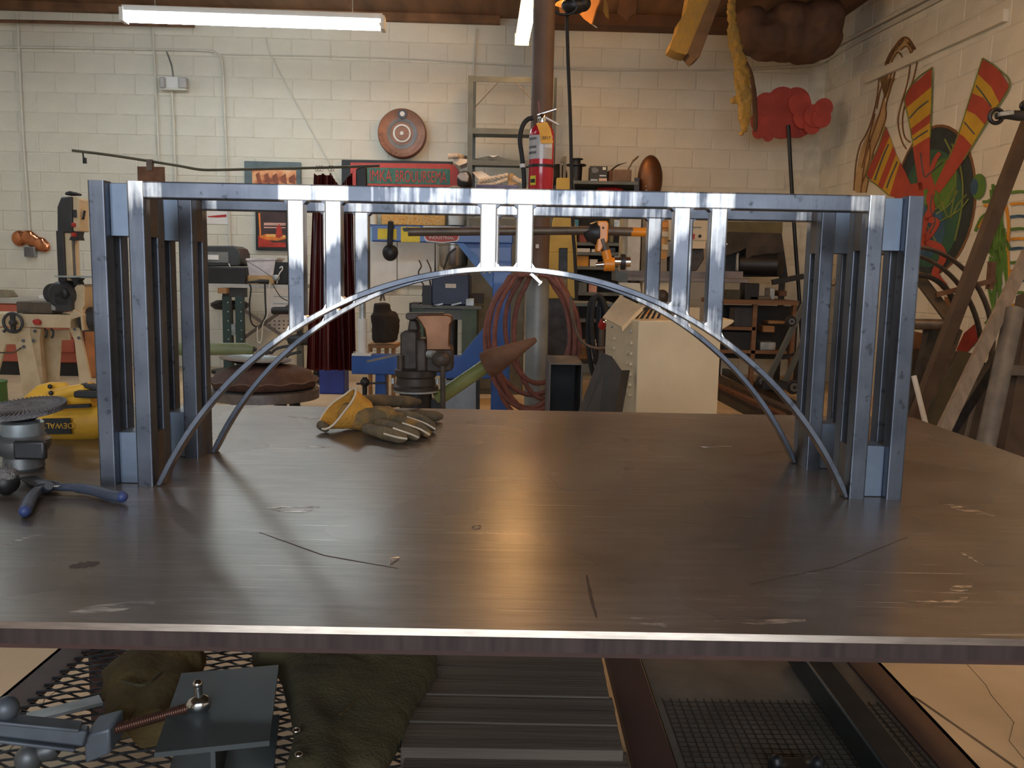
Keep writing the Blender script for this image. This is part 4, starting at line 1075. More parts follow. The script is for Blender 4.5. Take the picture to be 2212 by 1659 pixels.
# hanging rail with red welding curtain
CY = 5.0
rl = thing('hanging_rod', 'long bent steel rod standing over a small rusty plate', 'rod stand', fl(325, 850, CY))
mm('olive_rod', (0.10, 0.09, 0.06), 0.55, 0.4)
MB().tube(spline([at(156, 325, CY), at(230, 334, CY), at(310, 346, CY), at(385, 358, CY), at(430, 366, CY), at(470, 367, CY), at(560, 365, CY), at(700, 362, CY), at(820, 358, CY)], 5), 0.0095, 8).build('rod', 'olive_rod', rl)
RC(316, 328, 344, 368, CY - 0.02, 0.04).build('bracket', 'rust_steel', rl); RC(297, 355, 360, 394, CY - 0.01, 0.012).build('rusty_plate', 'rust', rl)
pp = at(326, 380, CY + 0.03); MB().cyl(Vector((pp.x, pp.y, 0.02)), pp, 0.022, n=12).build('post', 'rust_steel', rl)
b = MB(); b.lathe([(0.2, 0), (0.2, 0.02), (0.04, 0.03)], dn(pp, 0), n=20); b.build('foot', 'rust_steel', rl)
b = MB(); b.tube(spline([at(179, 328, CY), at(180, 338, CY), at(182, 345, CY)], 3), 0.006, 6); b.box(at(183, 347, CY), (0.02, 0.02, 0.04)); b.build('spring_clip', 'dark_steel', rl)
mm('vinyl_red', (0.085, 0.008, 0.007), 0.32, var=0.3, scale=6, stretch=(6, 6, 0.5), coat=0.3)

cu = thing('welding_curtain', 'dark red vinyl welding curtain hanging from the rod', 'curtain', fl(715, 830, CY))
def curtain(xs0, xs1, ytop, ybot, Y, waves, nm):
    n = 46; vs = []; fs = []
    for i in range(n + 1):
        t = i/n
        for k in range(14):
            v = k/13.0
            x = (xs0[0]*(1 - t) + xs0[1]*t)*(1 - v) + (xs1[0]*(1 - t) + xs1[1]*t)*v
            y = (ytop(t))*(1 - v) + ybot*v
            p = at(x, y, Y); p.y += 0.035*math.sin(t*waves*2*PI)*(0.4 + 0.6*v) + 0.012*math.sin(t*37)
            vs.append(p)
    m_ = len(vs)
    vs2 = vs + [v + Vector((0, 0.003, 0)) for v in vs]
    for i in range(n):
        for k in range(13):
            a = i*14 + k; fs.append((a, a + 14, a + 15, a + 1)); fs.append((m_ + a + 1, m_ + a + 15, m_ + a + 14, m_ + a))
    return MB().add(vs2, fs).build(nm, 'vinyl_red', cu, ang=60)
curtain((678, 716), (662, 726), lambda t: 374 + 5*abs(math.sin(t*2*PI)), 800, CY, 2.5, 'strip_gathered')
curtain((712, 740), (722, 756), lambda t: 372 + 40*t, 800, CY + 0.03, 1.8, 'strip_slack')
curtain((738, 762), (748, 770), lambda t: 398 - 28*t, 800, CY - 0.02, 1.6, 'strip_edge')
for x in (684, 689, 695, 712, 718): MB().tube([at(x, 361, CY) + Vector((0.012*math.cos(a), 0, 0.02*math.sin(a) - 0.01)) for a in [2*PI*k/10 for k in range(10)]], 0.0025, 5, closed=True).build('ring', 'chrome', cu)
b = MB(); b.prism([at(768, 365, CY - .03), at(786, 358, CY - .03), at(792, 362, CY - .03), at(794, 470, CY - .03), at(770, 470, CY - .03)], (0, 0.03, 0)); solo(b, 'hung_leathers', 'black', 'dark leather apron hung over the end of the rod before the red sign', 'leather apron', bevel=0.01)
solo(MB().box((at(716, 820, 6.2).x, 6.32, at(716, 798, 6.2).z/2), (0.22, 0.22, at(716, 798, 6.2).z)), 'blue_crate', mat('crate_blue', (0.02, 0.045, 0.30), 0.5), 'deep blue plastic crate on the floor under the curtain', 'crate', bevel=0.01)

# desk with printer
DY = 7.3
dk_ = thing('desk', 'narrow pale desk on dark trestle legs under the framed pictures', 'desk', fl(540, 780, DY))
RC(430, 640, 614, 622, DY - 0.05, 0.65).build('desk_top', mat('desk_grey', (0.42, 0.42, 0.40), 0.5), dk_)
mm('dark_green', (0.02, 0.045, 0.045), 0.5, var=0.2)
for x0, x1 in ((482, 498), (510, 526)):
    a = at((x0 + x1)/2, 640, DY - 0.02); MB().box((a.x, a.y, a.z/2), ((x1 - x0)*ppm(DY), 0.07, a.z)).build('trestle_leg', 'dark_green', dk_)
    for k in range(7): MB().ball(Vector((a.x + 0.02, a.y - 0.037, a.z - 0.06 - 0.09*k)), 0.008).build('slot_hole', 'galv', dk_)
RC(480, 528, 622, 642, DY - 0.03, 0.1).build('head_block', 'saw_black', dk_)
RC(488, 508, 700, 724, DY - 0.02, 0.05).build('foot_block', 'galv', dk_)
for p, q in (((524, 668), (650, 752)), ((632, 655), (524, 732))): MB().bar(at(p[0], p[1], DY), at(q[0], q[1], DY + 0.03), 0.01, 0.032).build('brace', 'rust_steel', dk_)
a = at(648, 700, DY); MB().box((a.x, a.y, 0.38), (0.06, 0.05, 0.76)).build('trestle_leg', mat('leg_tan', (0.16, 0.14, 0.10), 0.6), dk_)
solo(RC(470, 489, 622, 634, DY - 0.12, 0.09), 'wood_block', 'wood', 'small pale wood block wedged under the desk top', 'wood block', None)
pr = thing('printer', 'black and grey inkjet printer with a small white label on the desk', 'printer', at(487, 614, DY + 0.1))
PL([(420, 531), (503, 531), (514, 537), (519, 548), (520, 570), (516, 575), (420, 575)], DY + 0.08, 0.33).build('lid_unit', mat('printer_dark', (0.045, 0.05, 0.055), 0.4), pr, bevel=0.012)
RC(445, 493, 544, 567, DY + 0.07, 0.02).build('control_panel', mat('printer_grey', (0.17, 0.18, 0.18), 0.4), pr); RC(448, 472, 550.5, 561, DY + 0.06, 0.012).build('label', 'white', pr)
RC(420, 531, 576, 614, DY + 0.02, 0.40).build('paper_base', 'black', pr, bevel=0.014)
MB().cyl(at(494, 569, DY + 0.05), at(498, 578, DY + 0.05), 0.006, n=6).build('tab', 'white', pr)
wb = thing('plastic_tote', 'frosted white plastic tote on a cardboard strip by the printer', 'tote', at(565, 595, DY + 0.1))
PL([(532, 559), (596, 558), (590, 596), (537, 596)], DY + 0.1, 0.28).build('tub', mat('tote_white', (0.55, 0.52, 0.55), 0.4), wb, bevel=0.008); PL([(531, 562), (598, 561), (598, 557), (531, 558)], DY + 0.09, 0.3).build('rim', mat('tote_white2', (0.6, 0.57, 0.6), 0.4), wb)
solo(RC(531, 590, 595, 614, DY + 0.08, 0.3), 'cardboard_box', mat('card', (0.42, 0.27, 0.13), 0.8), 'flat tan cardboard box under the white tote', 'box')
sp_ = thing('desk_speaker', 'black desk speaker box with a white cable at the desk end', 'speaker', at(608, 614, DY + 0.1))
RC(594, 622, 566, 614, DY + 0.1, 0.2).build('case', 'black', sp_, bevel=0.008); MB().tube(spline([at(598, 612, DY), at(603, 592, DY), at(610, 582, DY), at(609, 576, DY), at(604, 579, DY)], 5), 0.006, 6).build('white_cable', 'white', sp_)
b = MB(); b.lathe([(0.03, 0), (0.03, 0.05), (0.02, 0.06)], at(598, 600, DY), BACK*-1, 14); b.build('adapter', 'galv', sp_)
cb = [([(530, 562), (560, 580), (590, 600), (597, 604)], 0.004, 'thin grey cable from the printer to the desk speaker', 'grey_steel'),
      ([(539, 614), (542, 625), (539, 655), (541, 690), (548, 703), (556, 706)], 0.008, 'black cable hanging from the desk front beside the trestle', 'black'),
      ([(572, 612), (573, 650), (574, 678), (568, 695), (563, 702)], 0.008, 'black cable hanging straight down from the power strip', 'black'),
      ([(583, 612), (580, 640), (578, 680), (568, 700), (565, 735), (557, 738), (556, 705)], 0.006, 'pale looped cable hanging below the desk', 'conduit'),
      ([(588, 612), (605, 640), (622, 650)], 0.005, 'dark cable drooping from the desk across the calendar', 'dark_steel')]
for p, r_, l, m_ in cb: solo(MB().tube(spline([at(x, y, DY - 0.07) for x, y in p], 5), r_, 6), 'cable', m_, l, 'cable')
solo(MB().tube(spline([at(535, 610, DY - .02), at(560, 608, DY - .02), at(580, 609, DY - .02)], 4), [0.012]*4 + [0.022]*5, 8), 'power_strip', 'black', 'black power strip lying on the front of the desk', 'power strip')
so = thing('desk_stool', 'black padded round stool tucked under the desk', 'stool', fl(497, 800, DY + 0.35))
c = at(497, 668, DY + 0.35); b = MB(); R_ = 40*ppm(DY + .35); b.lathe([(R_*0.8, 0), (R_, 0.03), (R_, 0.06), (R_*0.7, 0.09)], c, n=24); b.build('seat', 'black', so)
MB().cyl(dn(c, 0.04), c, 0.03, n=12).build('column', 'black', so); b = MB(); b.lathe([(0.2, 0), (0.2, 0.03), (0.05, 0.05)], dn(c, 0), n=20); b.build('base', 'black', so)
ch_ = thing('office_chair', 'black padded office chair arm showing beside the calendar', 'chair', fl(620, 800, DY - 0.3))
c = at(612, 671, DY - .3); b = MB(); b.tube(spline([c + Vector((-0.11, 0, -0.005)), c, c + Vector((0.16, 0, 0.0))], 4), [0.028] + [0.036]*7 + [0.03], 12); b.build('arm_pad', 'black', ch_)
MB().bar(c + Vector((0.10, 0, 0)), c + Vector((0.16, 0.02, -0.25)), 0.05, 0.05).build('arm_post', 'black', ch_)
b = MB(); b.box(c + Vector((0.30, 0.05, -0.27)), (0.46, 0.44, 0.09)); b.build('seat', 'black', ch_, bevel=0.03); q = c + Vector((0.30, 0.05, -0.3)); MB().cyl(dn(q, 0.06), q, 0.03).build('column', 'black', ch_)
for k in range(5): MB().bar(dn(q, 0.07), dn(q, 0.03) + Vector((math.cos(k*1.257), math.sin(k*1.257), 0))*0.27, 0.04, 0.03).build('base_arm', 'black', ch_)

# green mandrel and sandbag stand
gy = 4.0
gm = thing('green_mandrel', 'green painted round mandrel with a dark nose set on a stand', 'forming tool', fl(490, 800, gy))
mm('olive_green', (0.13, 0.17, 0.085), 0.5, col2=(0.20, 0.24, 0.13), scale=10)
b = MB(); b.tube([at(380, 754, gy), at(535, 754, gy), at(548, 756, gy)], [13.5*ppm(gy), 13.5*ppm(gy), 9*ppm(gy)], 18); b.build('shaft', 'olive_green', gm)
b = MB(); b.tube([at(545, 755, gy), at(553, 755, gy), at(553.5, 755, gy)], [4.5*ppm(gy)]*3, 10); b.build('nose', 'dark_steel', gm)
a = at(420, 765, gy); MB().box((a.x, a.y, a.z/2), (0.06, 0.06, a.z)).build('stand', 'dark_green', gm)
for x0, sgn in ((525, 1), (585, -1)): MB().tube(spline([at(x0, 762, gy), at(x0 + 10*sgn, 763, gy), at(x0 + 16*sgn, 775, gy)], 4), 0.010, 7).build('hook', 'dark_steel', gm)
b = MB(); b.tube(spline([at(640, 745, gy), at(600, 752, gy), at(585, 764, gy)], 5), 0.009, 7); b.tube(spline([at(650, 760, gy), at(625, 766, gy), at(615, 778, gy)], 5), 0.009, 7); solo(b, 'stake_hooks', 'dark_steel', 'dark bent steel stake hooks behind the sandbag', 'hooks')
ty = 2.6
st = thing('sandbag_stand', 'round steel pedestal with dark rim holding a leather sandbag', 'stand', fl(575, 870, ty))
s2 = ppm(ty); c = at(572, 842, ty); rim = 116*s2
mm('rim_steel', (0.20, 0.18, 0.178), 0.4, 0.7, var=0.3, scale=18)
b = MB(); b.lathe([(rim*0.9, -0.036), (rim, -0.034), (rim, 0.008), (rim*0.96, 0.012), (rim*0.5, 0.012)], c, n=48); b.build('rim', 'rim_steel', st)
for k, a in enumerate((-2.2, -1.57, -0.85, 0.8, 2.3)):
    d = Vector((math.cos(a), math.sin(a), 0)); MB().bar(c + d*rim*0.62 - UPV*0.03, dn(c, 0) + d*rim*0.8, 0.05, 0.03).build('leg', 'dark_steel', st, bevel=0.003)
lb_ = thing('leather_sandbag', 'brown leather sandbag with a scalloped stitched edge on the round stand', 'sandbag', c + UPV*0.012)
mm('brown_leather', (0.085, 0.042, 0.032), 0.75, var=0.3, scale=18, bump=0.4, bscale=80)
b = MB(); n = 48; prof = [(0.80, 0.014), (0.93, 0.020), (0.96, 0.042), (0.985, 0.050), (0.92, 0.058), (0.86, 0.085), (0.62, 0.106), (0.3, 0.114), (0.01, 0.115)]
vs = []; fs = []
for r_, h in prof:
    for j in range(n):
        a = 2*PI*j/n; wv = 0.004*math.sin(a*14) if 0.95 < r_ else 0
        vs.append(c + Vector((math.cos(a)*rim*r_, math.sin(a)*rim*r_, h + wv)))
for i in range(len(prof) - 1):
    for j in range(n): fs.append((i*n + j, i*n + (j + 1) % n, (i + 1)*n + (j + 1) % n, (i + 1)*n + j))
fs.append(tuple(reversed(range(n))))
b.add(vs, fs); b.build('bag', 'brown_leather', lb_, ang=80)
b = MB(); b.tube([c + Vector((math.cos(a)*rim*0.99, math.sin(a)*rim*0.99, 0.05 + 0.004*math.sin(a*14))) for a in [2*PI*k/96 for k in range(96)]], 0.003, 5, closed=True); b.build('stitched_edge', mat('edge_tan', (0.16, 0.10, 0.075), 0.8), lb_)
pn = at(552, 783, ty + 0.0); b = MB(); b.lathe([(0.03, 0.0), (0.10, 0.004), (0.155, 0.020), (0.158, 0.023), (0.10, 0.010), (0.01, 0.006)], Vector((pn.x, c.y, c.z + 0.118)), Vector((0.05, 0, 1)), 36)
solo(b, 'steel_dish', mat('dish_black', (0.012, 0.014, 0.014), 0.2, 0.2), 'shallow shiny black dish resting on the leather sandbag', 'dish')
# ================================================================== column, extinguisher, hose
KY = 3.6
col = thing('steel_column', 'round steel post, brown above and bare grey below', 'column', fl(1162, 860, KY))
kx = at(1163, 600, KY).x; kz = at(1163, 592, KY).z; kr = 24.5*ppm(KY)
mm('col_brown', (0.13, 0.075, 0.05), 0.6, var=0.2, scale=5); mm('col_grey', (0.16, 0.19, 0.20), 0.5, 0.3, col2=(0.34, 0.35, 0.34), scale=5, detail=8)
MB().cyl((kx, KY + kr, kz), (kx, KY + kr, CEIL), kr*0.94, n=24).build('upper_post', 'col_brown', col)
MB().cyl((kx, KY + kr, 0), (kx, KY + kr, kz), kr, n=24).build('lower_post', 'col_grey', col)
MB().box((kx, KY + kr, 0.01), (0.3, 0.3, 0.02)).build('base_plate', 'grey_steel', col)
MB().box((kx - 0.01, KY - 0.002, at(1159, 532, KY).z), (0.018, 0.006, 0.022)).build('white_tag', 'white', col)
EYY = 3.42
fx = thing('fire_extinguisher', 'red fire extinguisher with yellow inspection tag strapped to the post', 'fire extinguisher', at(1167, 440, EYY))
es = ppm(EYY); er = 26.5*es; c = at(1167, 445, EYY); c.y += 0.0
mm('ext_red', (0.50, 0.012, 0.03), 0.22, var=0.05, coat=0.6); mm('label_silver', (0.48, 0.46, 0.47), 0.4, 0.2, var=0.05)
H = lambda py: at(1167, py, EYY).z - c.z
b = MB(); b.lathe([(er*0.9, 0), (er, 0.012), (er, H(292)), (er*0.92, H(282)), (er*0.7, H(273)), (er*0.35, H(267)), (er*0.3, H(262))], c, n=32); b.build('cylinder', 'ext_red', fx)
def arcpanel(a0, a1, y0, y1, r, nm, m, par=fx):
    n = 12; vs = []; fs = []
    for i in range(n + 1):
        a = a0 + (a1 - a0)*i/n
        for rr in (r, r + 0.0012):
            for z in (H(y1), H(y0)): vs.append(c + Vector((math.sin(a)*rr, -math.cos(a)*rr, z)))
    for i in range(n):
        o = i*4
        for p, q in ((0, 1), (1, 3), (3, 2), (2, 0)): fs.append((o + p, o + q, o + 4 + q, o + 4 + p))
    fs += [(0, 1, 3, 2), (n*4, n*4 + 1, n*4 + 3, n*4 + 2)]
    return MB().add(vs, fs).build(nm, m, par)
lab = arcpanel(-1.45, 0.95, 295, 346, er, 'instruction_label', 'label_silver')
for y in (300, 318, 330): arcpanel(-1.3, -0.45, y, y + 5, er + 0.0012, 'label_print', 'grey_steel', lab)
arcpanel(0.2, 0.9, 310, 322, er + 0.0012, 'white_sticker', 'white', lab)
arcpanel(-1.0, -0.45, 382, 402, er, 'yellow_badge', mat('badge_yellow', (0.72, 0.62, 0.04), 0.4)); arcpanel(-0.95, -0.5, 389, 397, er + 0.0012, 'badge_mark', 'black')
arcpanel(-1.6, 1.6, 357, 363, er + 0.001, 'strap', 'black')
b = MB(); b.lathe([(er*0.33, H(266)), (er*0.36, H(258)), (er*0.3, H(250)), (er*0.2, H(246))], c, n=16); b.build('valve', 'chrome', fx)
MB().bar(at(1160, 249, EYY), at(1202, 236, EYY), 0.022, 0.009).build('upper_lever', 'chrome', fx, bevel=0.002); MB().bar(at(1172, 251, EYY), at(1207, 270, EYY), 0.024, 0.010).build('carry_handle', 'white', fx, bevel=0.002)
MB().bar(at(1165, 244, EYY), at(1163, 218, EYY), 0.003, 0.004, up=(0, 1, 0)).build('seal_tie', 'red', fx)
MB().tube(spline([at(1152, 255, EYY), at(1140, 258, EYY), at(1129, 272, EYY), at(1123, 300, EYY), at(1127, 335, EYY), at(1131, 370, EYY), at(1133, 420, EYY)], 6), 0.0125, 10).build('hose', 'rubber', fx)
MB().cyl(at(1129, 354, EYY), at(1129.5, 362, EYY), 0.016, n=12).build('hose_clip', 'white', fx)
tg = MB().prism([at(1158, 266, EYY - er - .004), at(1182, 264, EYY - er - .004), at(1190, 280, EYY - er - .006), at(1195, 309, EYY - er - .008), at(1168, 310, EYY - er - .008), at(1165, 285, EYY - er - .006)], (0, 0.002, 0)).build('inspection_tag', mat('tag_yellow', (0.90, 0.42, 0.02), 0.5), fx)
text('tag_date', '2017', 9*es, at(1180, 298, EYY - er - .010), (1, 0, -0.02), (0, 0, 1), 'rust', tg)
MB().box((c.x, (c.y + er + KY)/2, c.z + H(360)), (0.05, max(0.02, KY - c.y - er + 0.02), 0.12)).build('wall_bracket', 'black', fx)

HY = 3.42
hc = thing('air_hose', 'coil of dusty red rubber hose hung over the post', 'hose', at(1150, 880, HY))
mm('hose_red', (0.20, 0.072, 0.055), 0.7, var=0.25, scale=22)
hs = ppm(HY)
loops = [(1143, 737, 88, 144, 0.00), (1150, 722, 96, 131, 0.02), (1155, 740, 87, 150, -0.03), (1163, 710, 72, 118, 0.035), (1150, 742, 102, 145, -0.015), (1176, 728, 66, 134, 0.03)]
for i, (lx, ly, a_, b_, dy) in enumerate(loops):
    pts = []
    for k in range(40):
        t = 2*PI*k/40
        x = lx + a_*math.sin(t)*(1 + 0.07*math.cos(t)); y = ly - b_*math.cos(t)
        if y < 612: y = 588 + (y - 588)*0.5 if y > 588 else 588 + i*0.6
        pts.append(at(x, y, HY + dy + 0.015*math.sin(2*t + i)))
    MB().tube(pts, 0.0135, 9, closed=True).build('hose_loop', 'hose_red', hc)
MB().tube(spline([at(1075, 800, HY), at(1082, 850, HY - .02), at(1100, 882, HY - .03), at(1125, 905, HY - .03)], 6), 0.0135, 9).build('hose_tail', 'hose_red', hc)
b = MB(); b.bar(at(1148, 592, HY - 0.06), at(1170, 613, HY - 0.06), 0.02, 0.02); b.tube(spline([at(1144, 596, HY - .06), at(1152, 588, HY - .06), at(1160, 590, HY - .06)], 4), 0.006, 6); b.bar(at(1163, 617, HY - .06), at(1171, 606, HY - .06), 0.012, 0.012)
b.build('hose_coupling', 'chrome', hc, bevel=0.003)
MB().cyl((kx, KY + 0.01, at(1150, 592, HY).z - 0.01), (kx - 0.02, HY - 0.05, at(1150, 592, HY).z - 0.005), 0.011, n=8).build('hanger_peg', 'rust_steel', hc)
# hanging black power cable from the ceiling box
HC = 4.6
hcab = thing('drop_cable', 'black power cable hanging straight down from a ceiling box', 'cable', at(1240, 650, HC))
MB().tube(spline([at(1224, 20, HC), at(1227, 130, HC), at(1232, 260, HC), at(1235, 400, HC), at(1238, 500, HC), at(1242, 560, HC), at(1247, 700, HC), at(1246, 800, HC)], 6), 0.012, 9).build('cord', 'rubber', hcab)
b = MB(); b.ball(at(1240, 12, HC), 0.06, (1.4, 1, 0.9)); b.tube([at(1220 + 26*math.cos(t), 14 + 18*math.sin(t), HC - 0.05) for t in [2*PI*k/16 for k in range(16)]], 0.009, 6, closed=True); b.cyl(at(1230, 10, HC), Vector((at(1230, 10, HC).x, HC, CEIL)), 0.03); b.build('ceiling_box', 'dark_steel', hcab)
MB().ball(at(1260, 8, HC), 0.05).build('reel_knob', 'black', hcab)

# ================================================================== English wheel (blue C frame)
WY = 4.2
ew = thing('english_wheel', 'bright blue C-frame sheet metal wheel with yellow stickers and maker plate', 'english wheel', fl(1085, 860, WY))
RC(798, 1108, 488, 524, WY, 0.12).build('upper_arm', 'blue', ew, bevel=0.006)
a = at(1086, 500, WY); zt = at(1086, 486, WY).z
MB().box((a.x, WY + 0.066, (zt - 0.004)/2), (40*ppm(WY), 0.12, zt - 0.004)).build('column', 'blue', ew, bevel=0.006)
PL([(985, 524), (1000, 524), (1068, 590), (1068, 626), (1060, 618)], WY + 0.01, 0.1).build('upper_brace', mat('blue_light', (0.04, 0.15, 0.45), 0.4), ew)
PL([(998, 522), (1068, 522), (1068, 592)], WY + 0.04, 0.03).build('upper_gusset', 'blue', ew)
PL([(955, 818), (1046, 707), (1068, 698), (1068, 818)], WY - 0.01, 0.12).build('lower_gusset', 'blue', ew, bevel=0.005)
RC(759, 1070, 769, 811, WY, 0.12).build('lower_arm', 'blue', ew, bevel=0.006)
for x0, x1 in ((808, 832),):
    p = at((x0 + x1)/2, 808, WY); b = MB(); w1 = (x1 - x0)*ppm(WY); b.prism([(p.x - w1*0.42, WY + 0.02, p.z), (p.x + w1*0.42, WY + 0.02, p.z), (p.x + w1*0.75, WY + 0.02, 0), (p.x - w1*0.55, WY + 0.02, 0)], (0, 0.08, 0)); b.build('front_leg', 'blue', ew)
MB().box((at(1010, 850, WY).x, WY + 0.05, 0.03), (320*ppm(WY), 0.14, 0.06)).build('base_beam', 'blue', ew)
PL([(960, 822), (1028, 822), (1028, 905), (960, 905)], WY - 0.03, 0.02).build('guard_plate', mat('pale_blue', (0.24, 0.29, 0.36), 0.5), ew)
PL([(1026, 816), (1036, 816), (1036, 910), (1026, 910)], WY - 0.01, 0.04).build('guard_edge', 'black', ew)
sp0 = at(783, 766, WY + 0.05); w_ = ppm(WY)
MB().cyl(sp0, at(783, 688, WY + 0.05), 10*w_, n=18).build('white_sleeve', 'white', ew); MB().cyl(at(783, 690, WY + 0.05), at(783, 523, WY + 0.05), 7*w_, n=14).build('screw_shaft', 'galv', ew)
RC(760, 801, 764.5, 769, WY - 0.01, 0.12).build('sleeve_base', 'white', ew)
for x in (766, 795): MB().cyl(at(x, 764, WY + 0.02), at(x, 759, WY + 0.02), 0.008, n=8).build('bolt', 'chrome', ew)
b = MB(); b.tube([at(788, 815, WY), at(788, 870, WY)], 0.016, 10); b.ball(at(788, 826, WY), 0.03); b.bar(at(770, 829, WY), at(835, 827, WY), 0.012, 0.012); b.build('kick_wheel', 'dark_steel', ew)
for x0, x1, y0, y1 in ((816, 857, 494, 517), (866, 907, 490, 523)): RC(x0, x1, y0, y1, WY - 0.003, 0.006).build('yellow_sticker', mat('sticker_yellow', (0.85, 0.60, 0.02), 0.5), ew)
PL([(869, 493), (882, 491), (886, 495), (880, 500), (872, 500)], WY - 0.006, 0.004).build('sticker_symbol', 'black', ew)
RC(798, 804, 490, 522, WY - 0.003, 0.006).build('pale_label', mat('label_blue', (0.30, 0.55, 0.75), 0.5), ew)
lg = PL([(914, 488), (994, 490), (991, 518), (986, 522), (955, 525), (922, 522), (917, 517)], WY - 0.004, 0.006).build('maker_plate', 'white', ew)
PL([(917, 507), (991, 508), (988, 517), (984, 520), (955, 522.5), (924, 519.5), (920, 515)], WY - 0.006, 0.004).build('red_band', 'sign_red', lg)
PL([(918, 491), (990, 492), (989, 507), (919, 506)], WY - 0.006, 0.004).build('black_band', 'black', lg)
text('maker_name', 'BAILEIGH', 17*w_, at(954, 499, WY - 0.009), (1, 0, 0), (0, 0, 1), 'white', lg, sx=1.0)
text('maker_line', 'INDUSTRIAL', 8.5*w_, at(954, 514, WY - 0.009), (1, 0, 0), (0, 0, 1), 'white', lg, sx=1.15)
for x in (1046, 1058): MB().ball(at(x, 588, WY - 0.01), 0.008).build('rivet', 'white', ew)
em_ = thing('ear_muffs', 'black ear muffs hung by their band over the blue arm', 'ear muffs', at(843, 562, WY - 0.04))
MB().tube(spline([at(844, 484, WY + .06), at(844, 479, WY + .0), at(844, 486, WY - .03), at(843, 510, WY - .035), at(842, 535, WY - .035)], 5), 0.018, 10, flat=0.35).build('head_band', 'rubber', em_)
b = MB(); b.ball(at(843, 546, WY - .05), 17*w_, (1, 0.75, 1.05)); organic(b, 'cup', 'black', em_, voxel=0.006, it=2)
MB().ball(at(843, 545, WY + .02 - .03), 17*w_, (1.0, 0.6, 1.0)).build('cushion', 'rubber', em_)

# ================================================================== ring roller arm
TY = 3.12
ra = thing('roller_arm', 'rusty steel bar with orange clamp and hanging orange roller head', 'roller tool', fl(1408, 850, TY))
ts = ppm(TY)
MB().cyl(at(882, 501, TY), at(1274, 498, TY), 9*ts, n=18).build('long_bar', 'rust_steel', ra)
b = MB(); b.tube([at(1269, 498, TY), at(1270, 500, TY), at(1288, 503, TY), at(1294, 503, TY)], [12*ts, 18*ts, 26*ts, 25*ts], 20); b.build('collar', 'dark_steel', ra)
MB().cyl(at(1312, 499, TY), at(1366, 501, TY), 9.5*ts, n=18).build('short_bar', 'rust_steel', ra); MB().cyl(at(1363, 501, TY), at(1408, 502, TY), 9.5*ts, n=18).build('orange_socket', 'orange', ra)
PL([(1291, 477), (1311, 477), (1315, 482), (1313, 522), (1310, 524), (1296, 545), (1288, 543), (1290, 520)], TY - 0.05, 0.09).build('orange_clamp', 'orange', ra, bevel=0.006)
MB().cyl(at(1303, 492, TY - 0.053), at(1303, 492, TY - 0.03), 0.006, n=10).build('set_screw', 'rust', ra)
MB().cyl(at(1300, 516, TY - 0.03), at(1309, 545, TY - 0.03), 9.5*ts, n=16).build('drop_tube', 'rust_steel', ra); MB().cyl(at(1308, 541, TY - 0.03), at(1314, 565, TY - 0.03), 10*ts, n=16).build('elbow', 'orange', ra)
MB().cyl(at(1304, 571, TY - 0.03), at(1327, 571, TY - 0.03), 14.5*ts, n=24).build('roller_housing', 'orange', ra, bevel=0.003)
MB().cyl(at(1327, 565, TY - 0.03), at(1342, 565, TY - 0.03), 9*ts, n=18).build('shaft', 'chrome', ra); MB().cyl(at(1341, 566, TY - 0.03), at(1350, 566, TY - 0.03), 17*ts, n=22).build('roller', 'dark_steel', ra); MB().cyl(at(1350, 566, TY - 0.03), at(1361, 566, TY - 0.03), 11*ts, n=18).build('shaft_end', 'chrome', ra)
MB().cyl(at(1287, 572, TY - 0.03), at(1304, 571, TY - 0.03), 4*ts, 6*ts, n=12).build('grease_nipple', 'chrome', ra)
pt = at(1408, 492, TY); MB().box((pt.x, TY, pt.z/2), (0.03, 0.03, pt.z)).build('stand_post', 'orange', ra); MB().box((pt.x, TY, 0.01), (0.10, 0.10, 0.02)).build('foot', 'dark_steel', ra)

# ================================================================== vice on its pedestal, cone stake
VY = 2.0
vi = thing('bench_vice', 'old brown bench vice with copper jaw cover on a black pedestal', 'vice', fl(905, 870, VY))
vs_ = ppm(VY)
mm('vice_iron', (0.075, 0.062, 0.055), 0.55, 0.5, var=0.35, scale=16); mm('old_copper', (0.21, 0.105, 0.06), 0.4, 0.85, var=0.3, scale=10)
PL([(897, 683), (906, 680), (968, 680), (976, 685), (977, 694), (972, 702), (970, 745), (976, 752), (975, 757), (920, 757), (920, 730), (917, 712), (908, 696)], VY - 0.02, 0.07).build('copper_jaw', 'old_copper', vi, bevel=0.006)
PL([(876, 678), (880, 676), (958, 676), (960, 681), (905, 682), (898, 690), (884, 692), (876, 688)], VY - 0.0, 0.08).build('rear_jaw', 'vice_iron', vi, bevel=0.004)
b = MB(); b.prism([at(864, 720, VY), at(875, 714, VY), at(899, 716, VY), at(901, 722, VY), at(903, 800, VY), at(864, 800, VY)], (0, 0.14, 0)); b.prism([at(884, 690, VY + .02), at(900, 692, VY + .02), at(905, 716, VY + .02), at(880, 716, VY + .02)], (0, 0.08, 0)); b.build('body', 'vice_iron', vi, bevel=0.008)
PL([(899, 734), (915, 732), (921, 745), (922, 803), (899, 805)], VY - 0.03, 0.12).build('slide', 'vice_iron', vi, bevel=0.008)
PL([(919, 754), (977, 754), (977, 800), (955, 806), (919, 802)], VY - 0.01, 0.10).build('front_block', 'vice_iron', vi, bevel=0.006)
cb_ = at(898, 845, VY + 0.05); Hv = lambda py: at(898, py, VY + 0.05).z - cb_.z
b = MB(); b.lathe([(50*vs_, Hv(842)), (50*vs_, Hv(834)), (44*vs_, Hv(830)), (42*vs_, Hv(815)), (46*vs_, Hv(811)), (46*vs_, Hv(798)), (40*vs_, Hv(795))], cb_, n=32); b.build('turntable', 'vice_iron', vi)
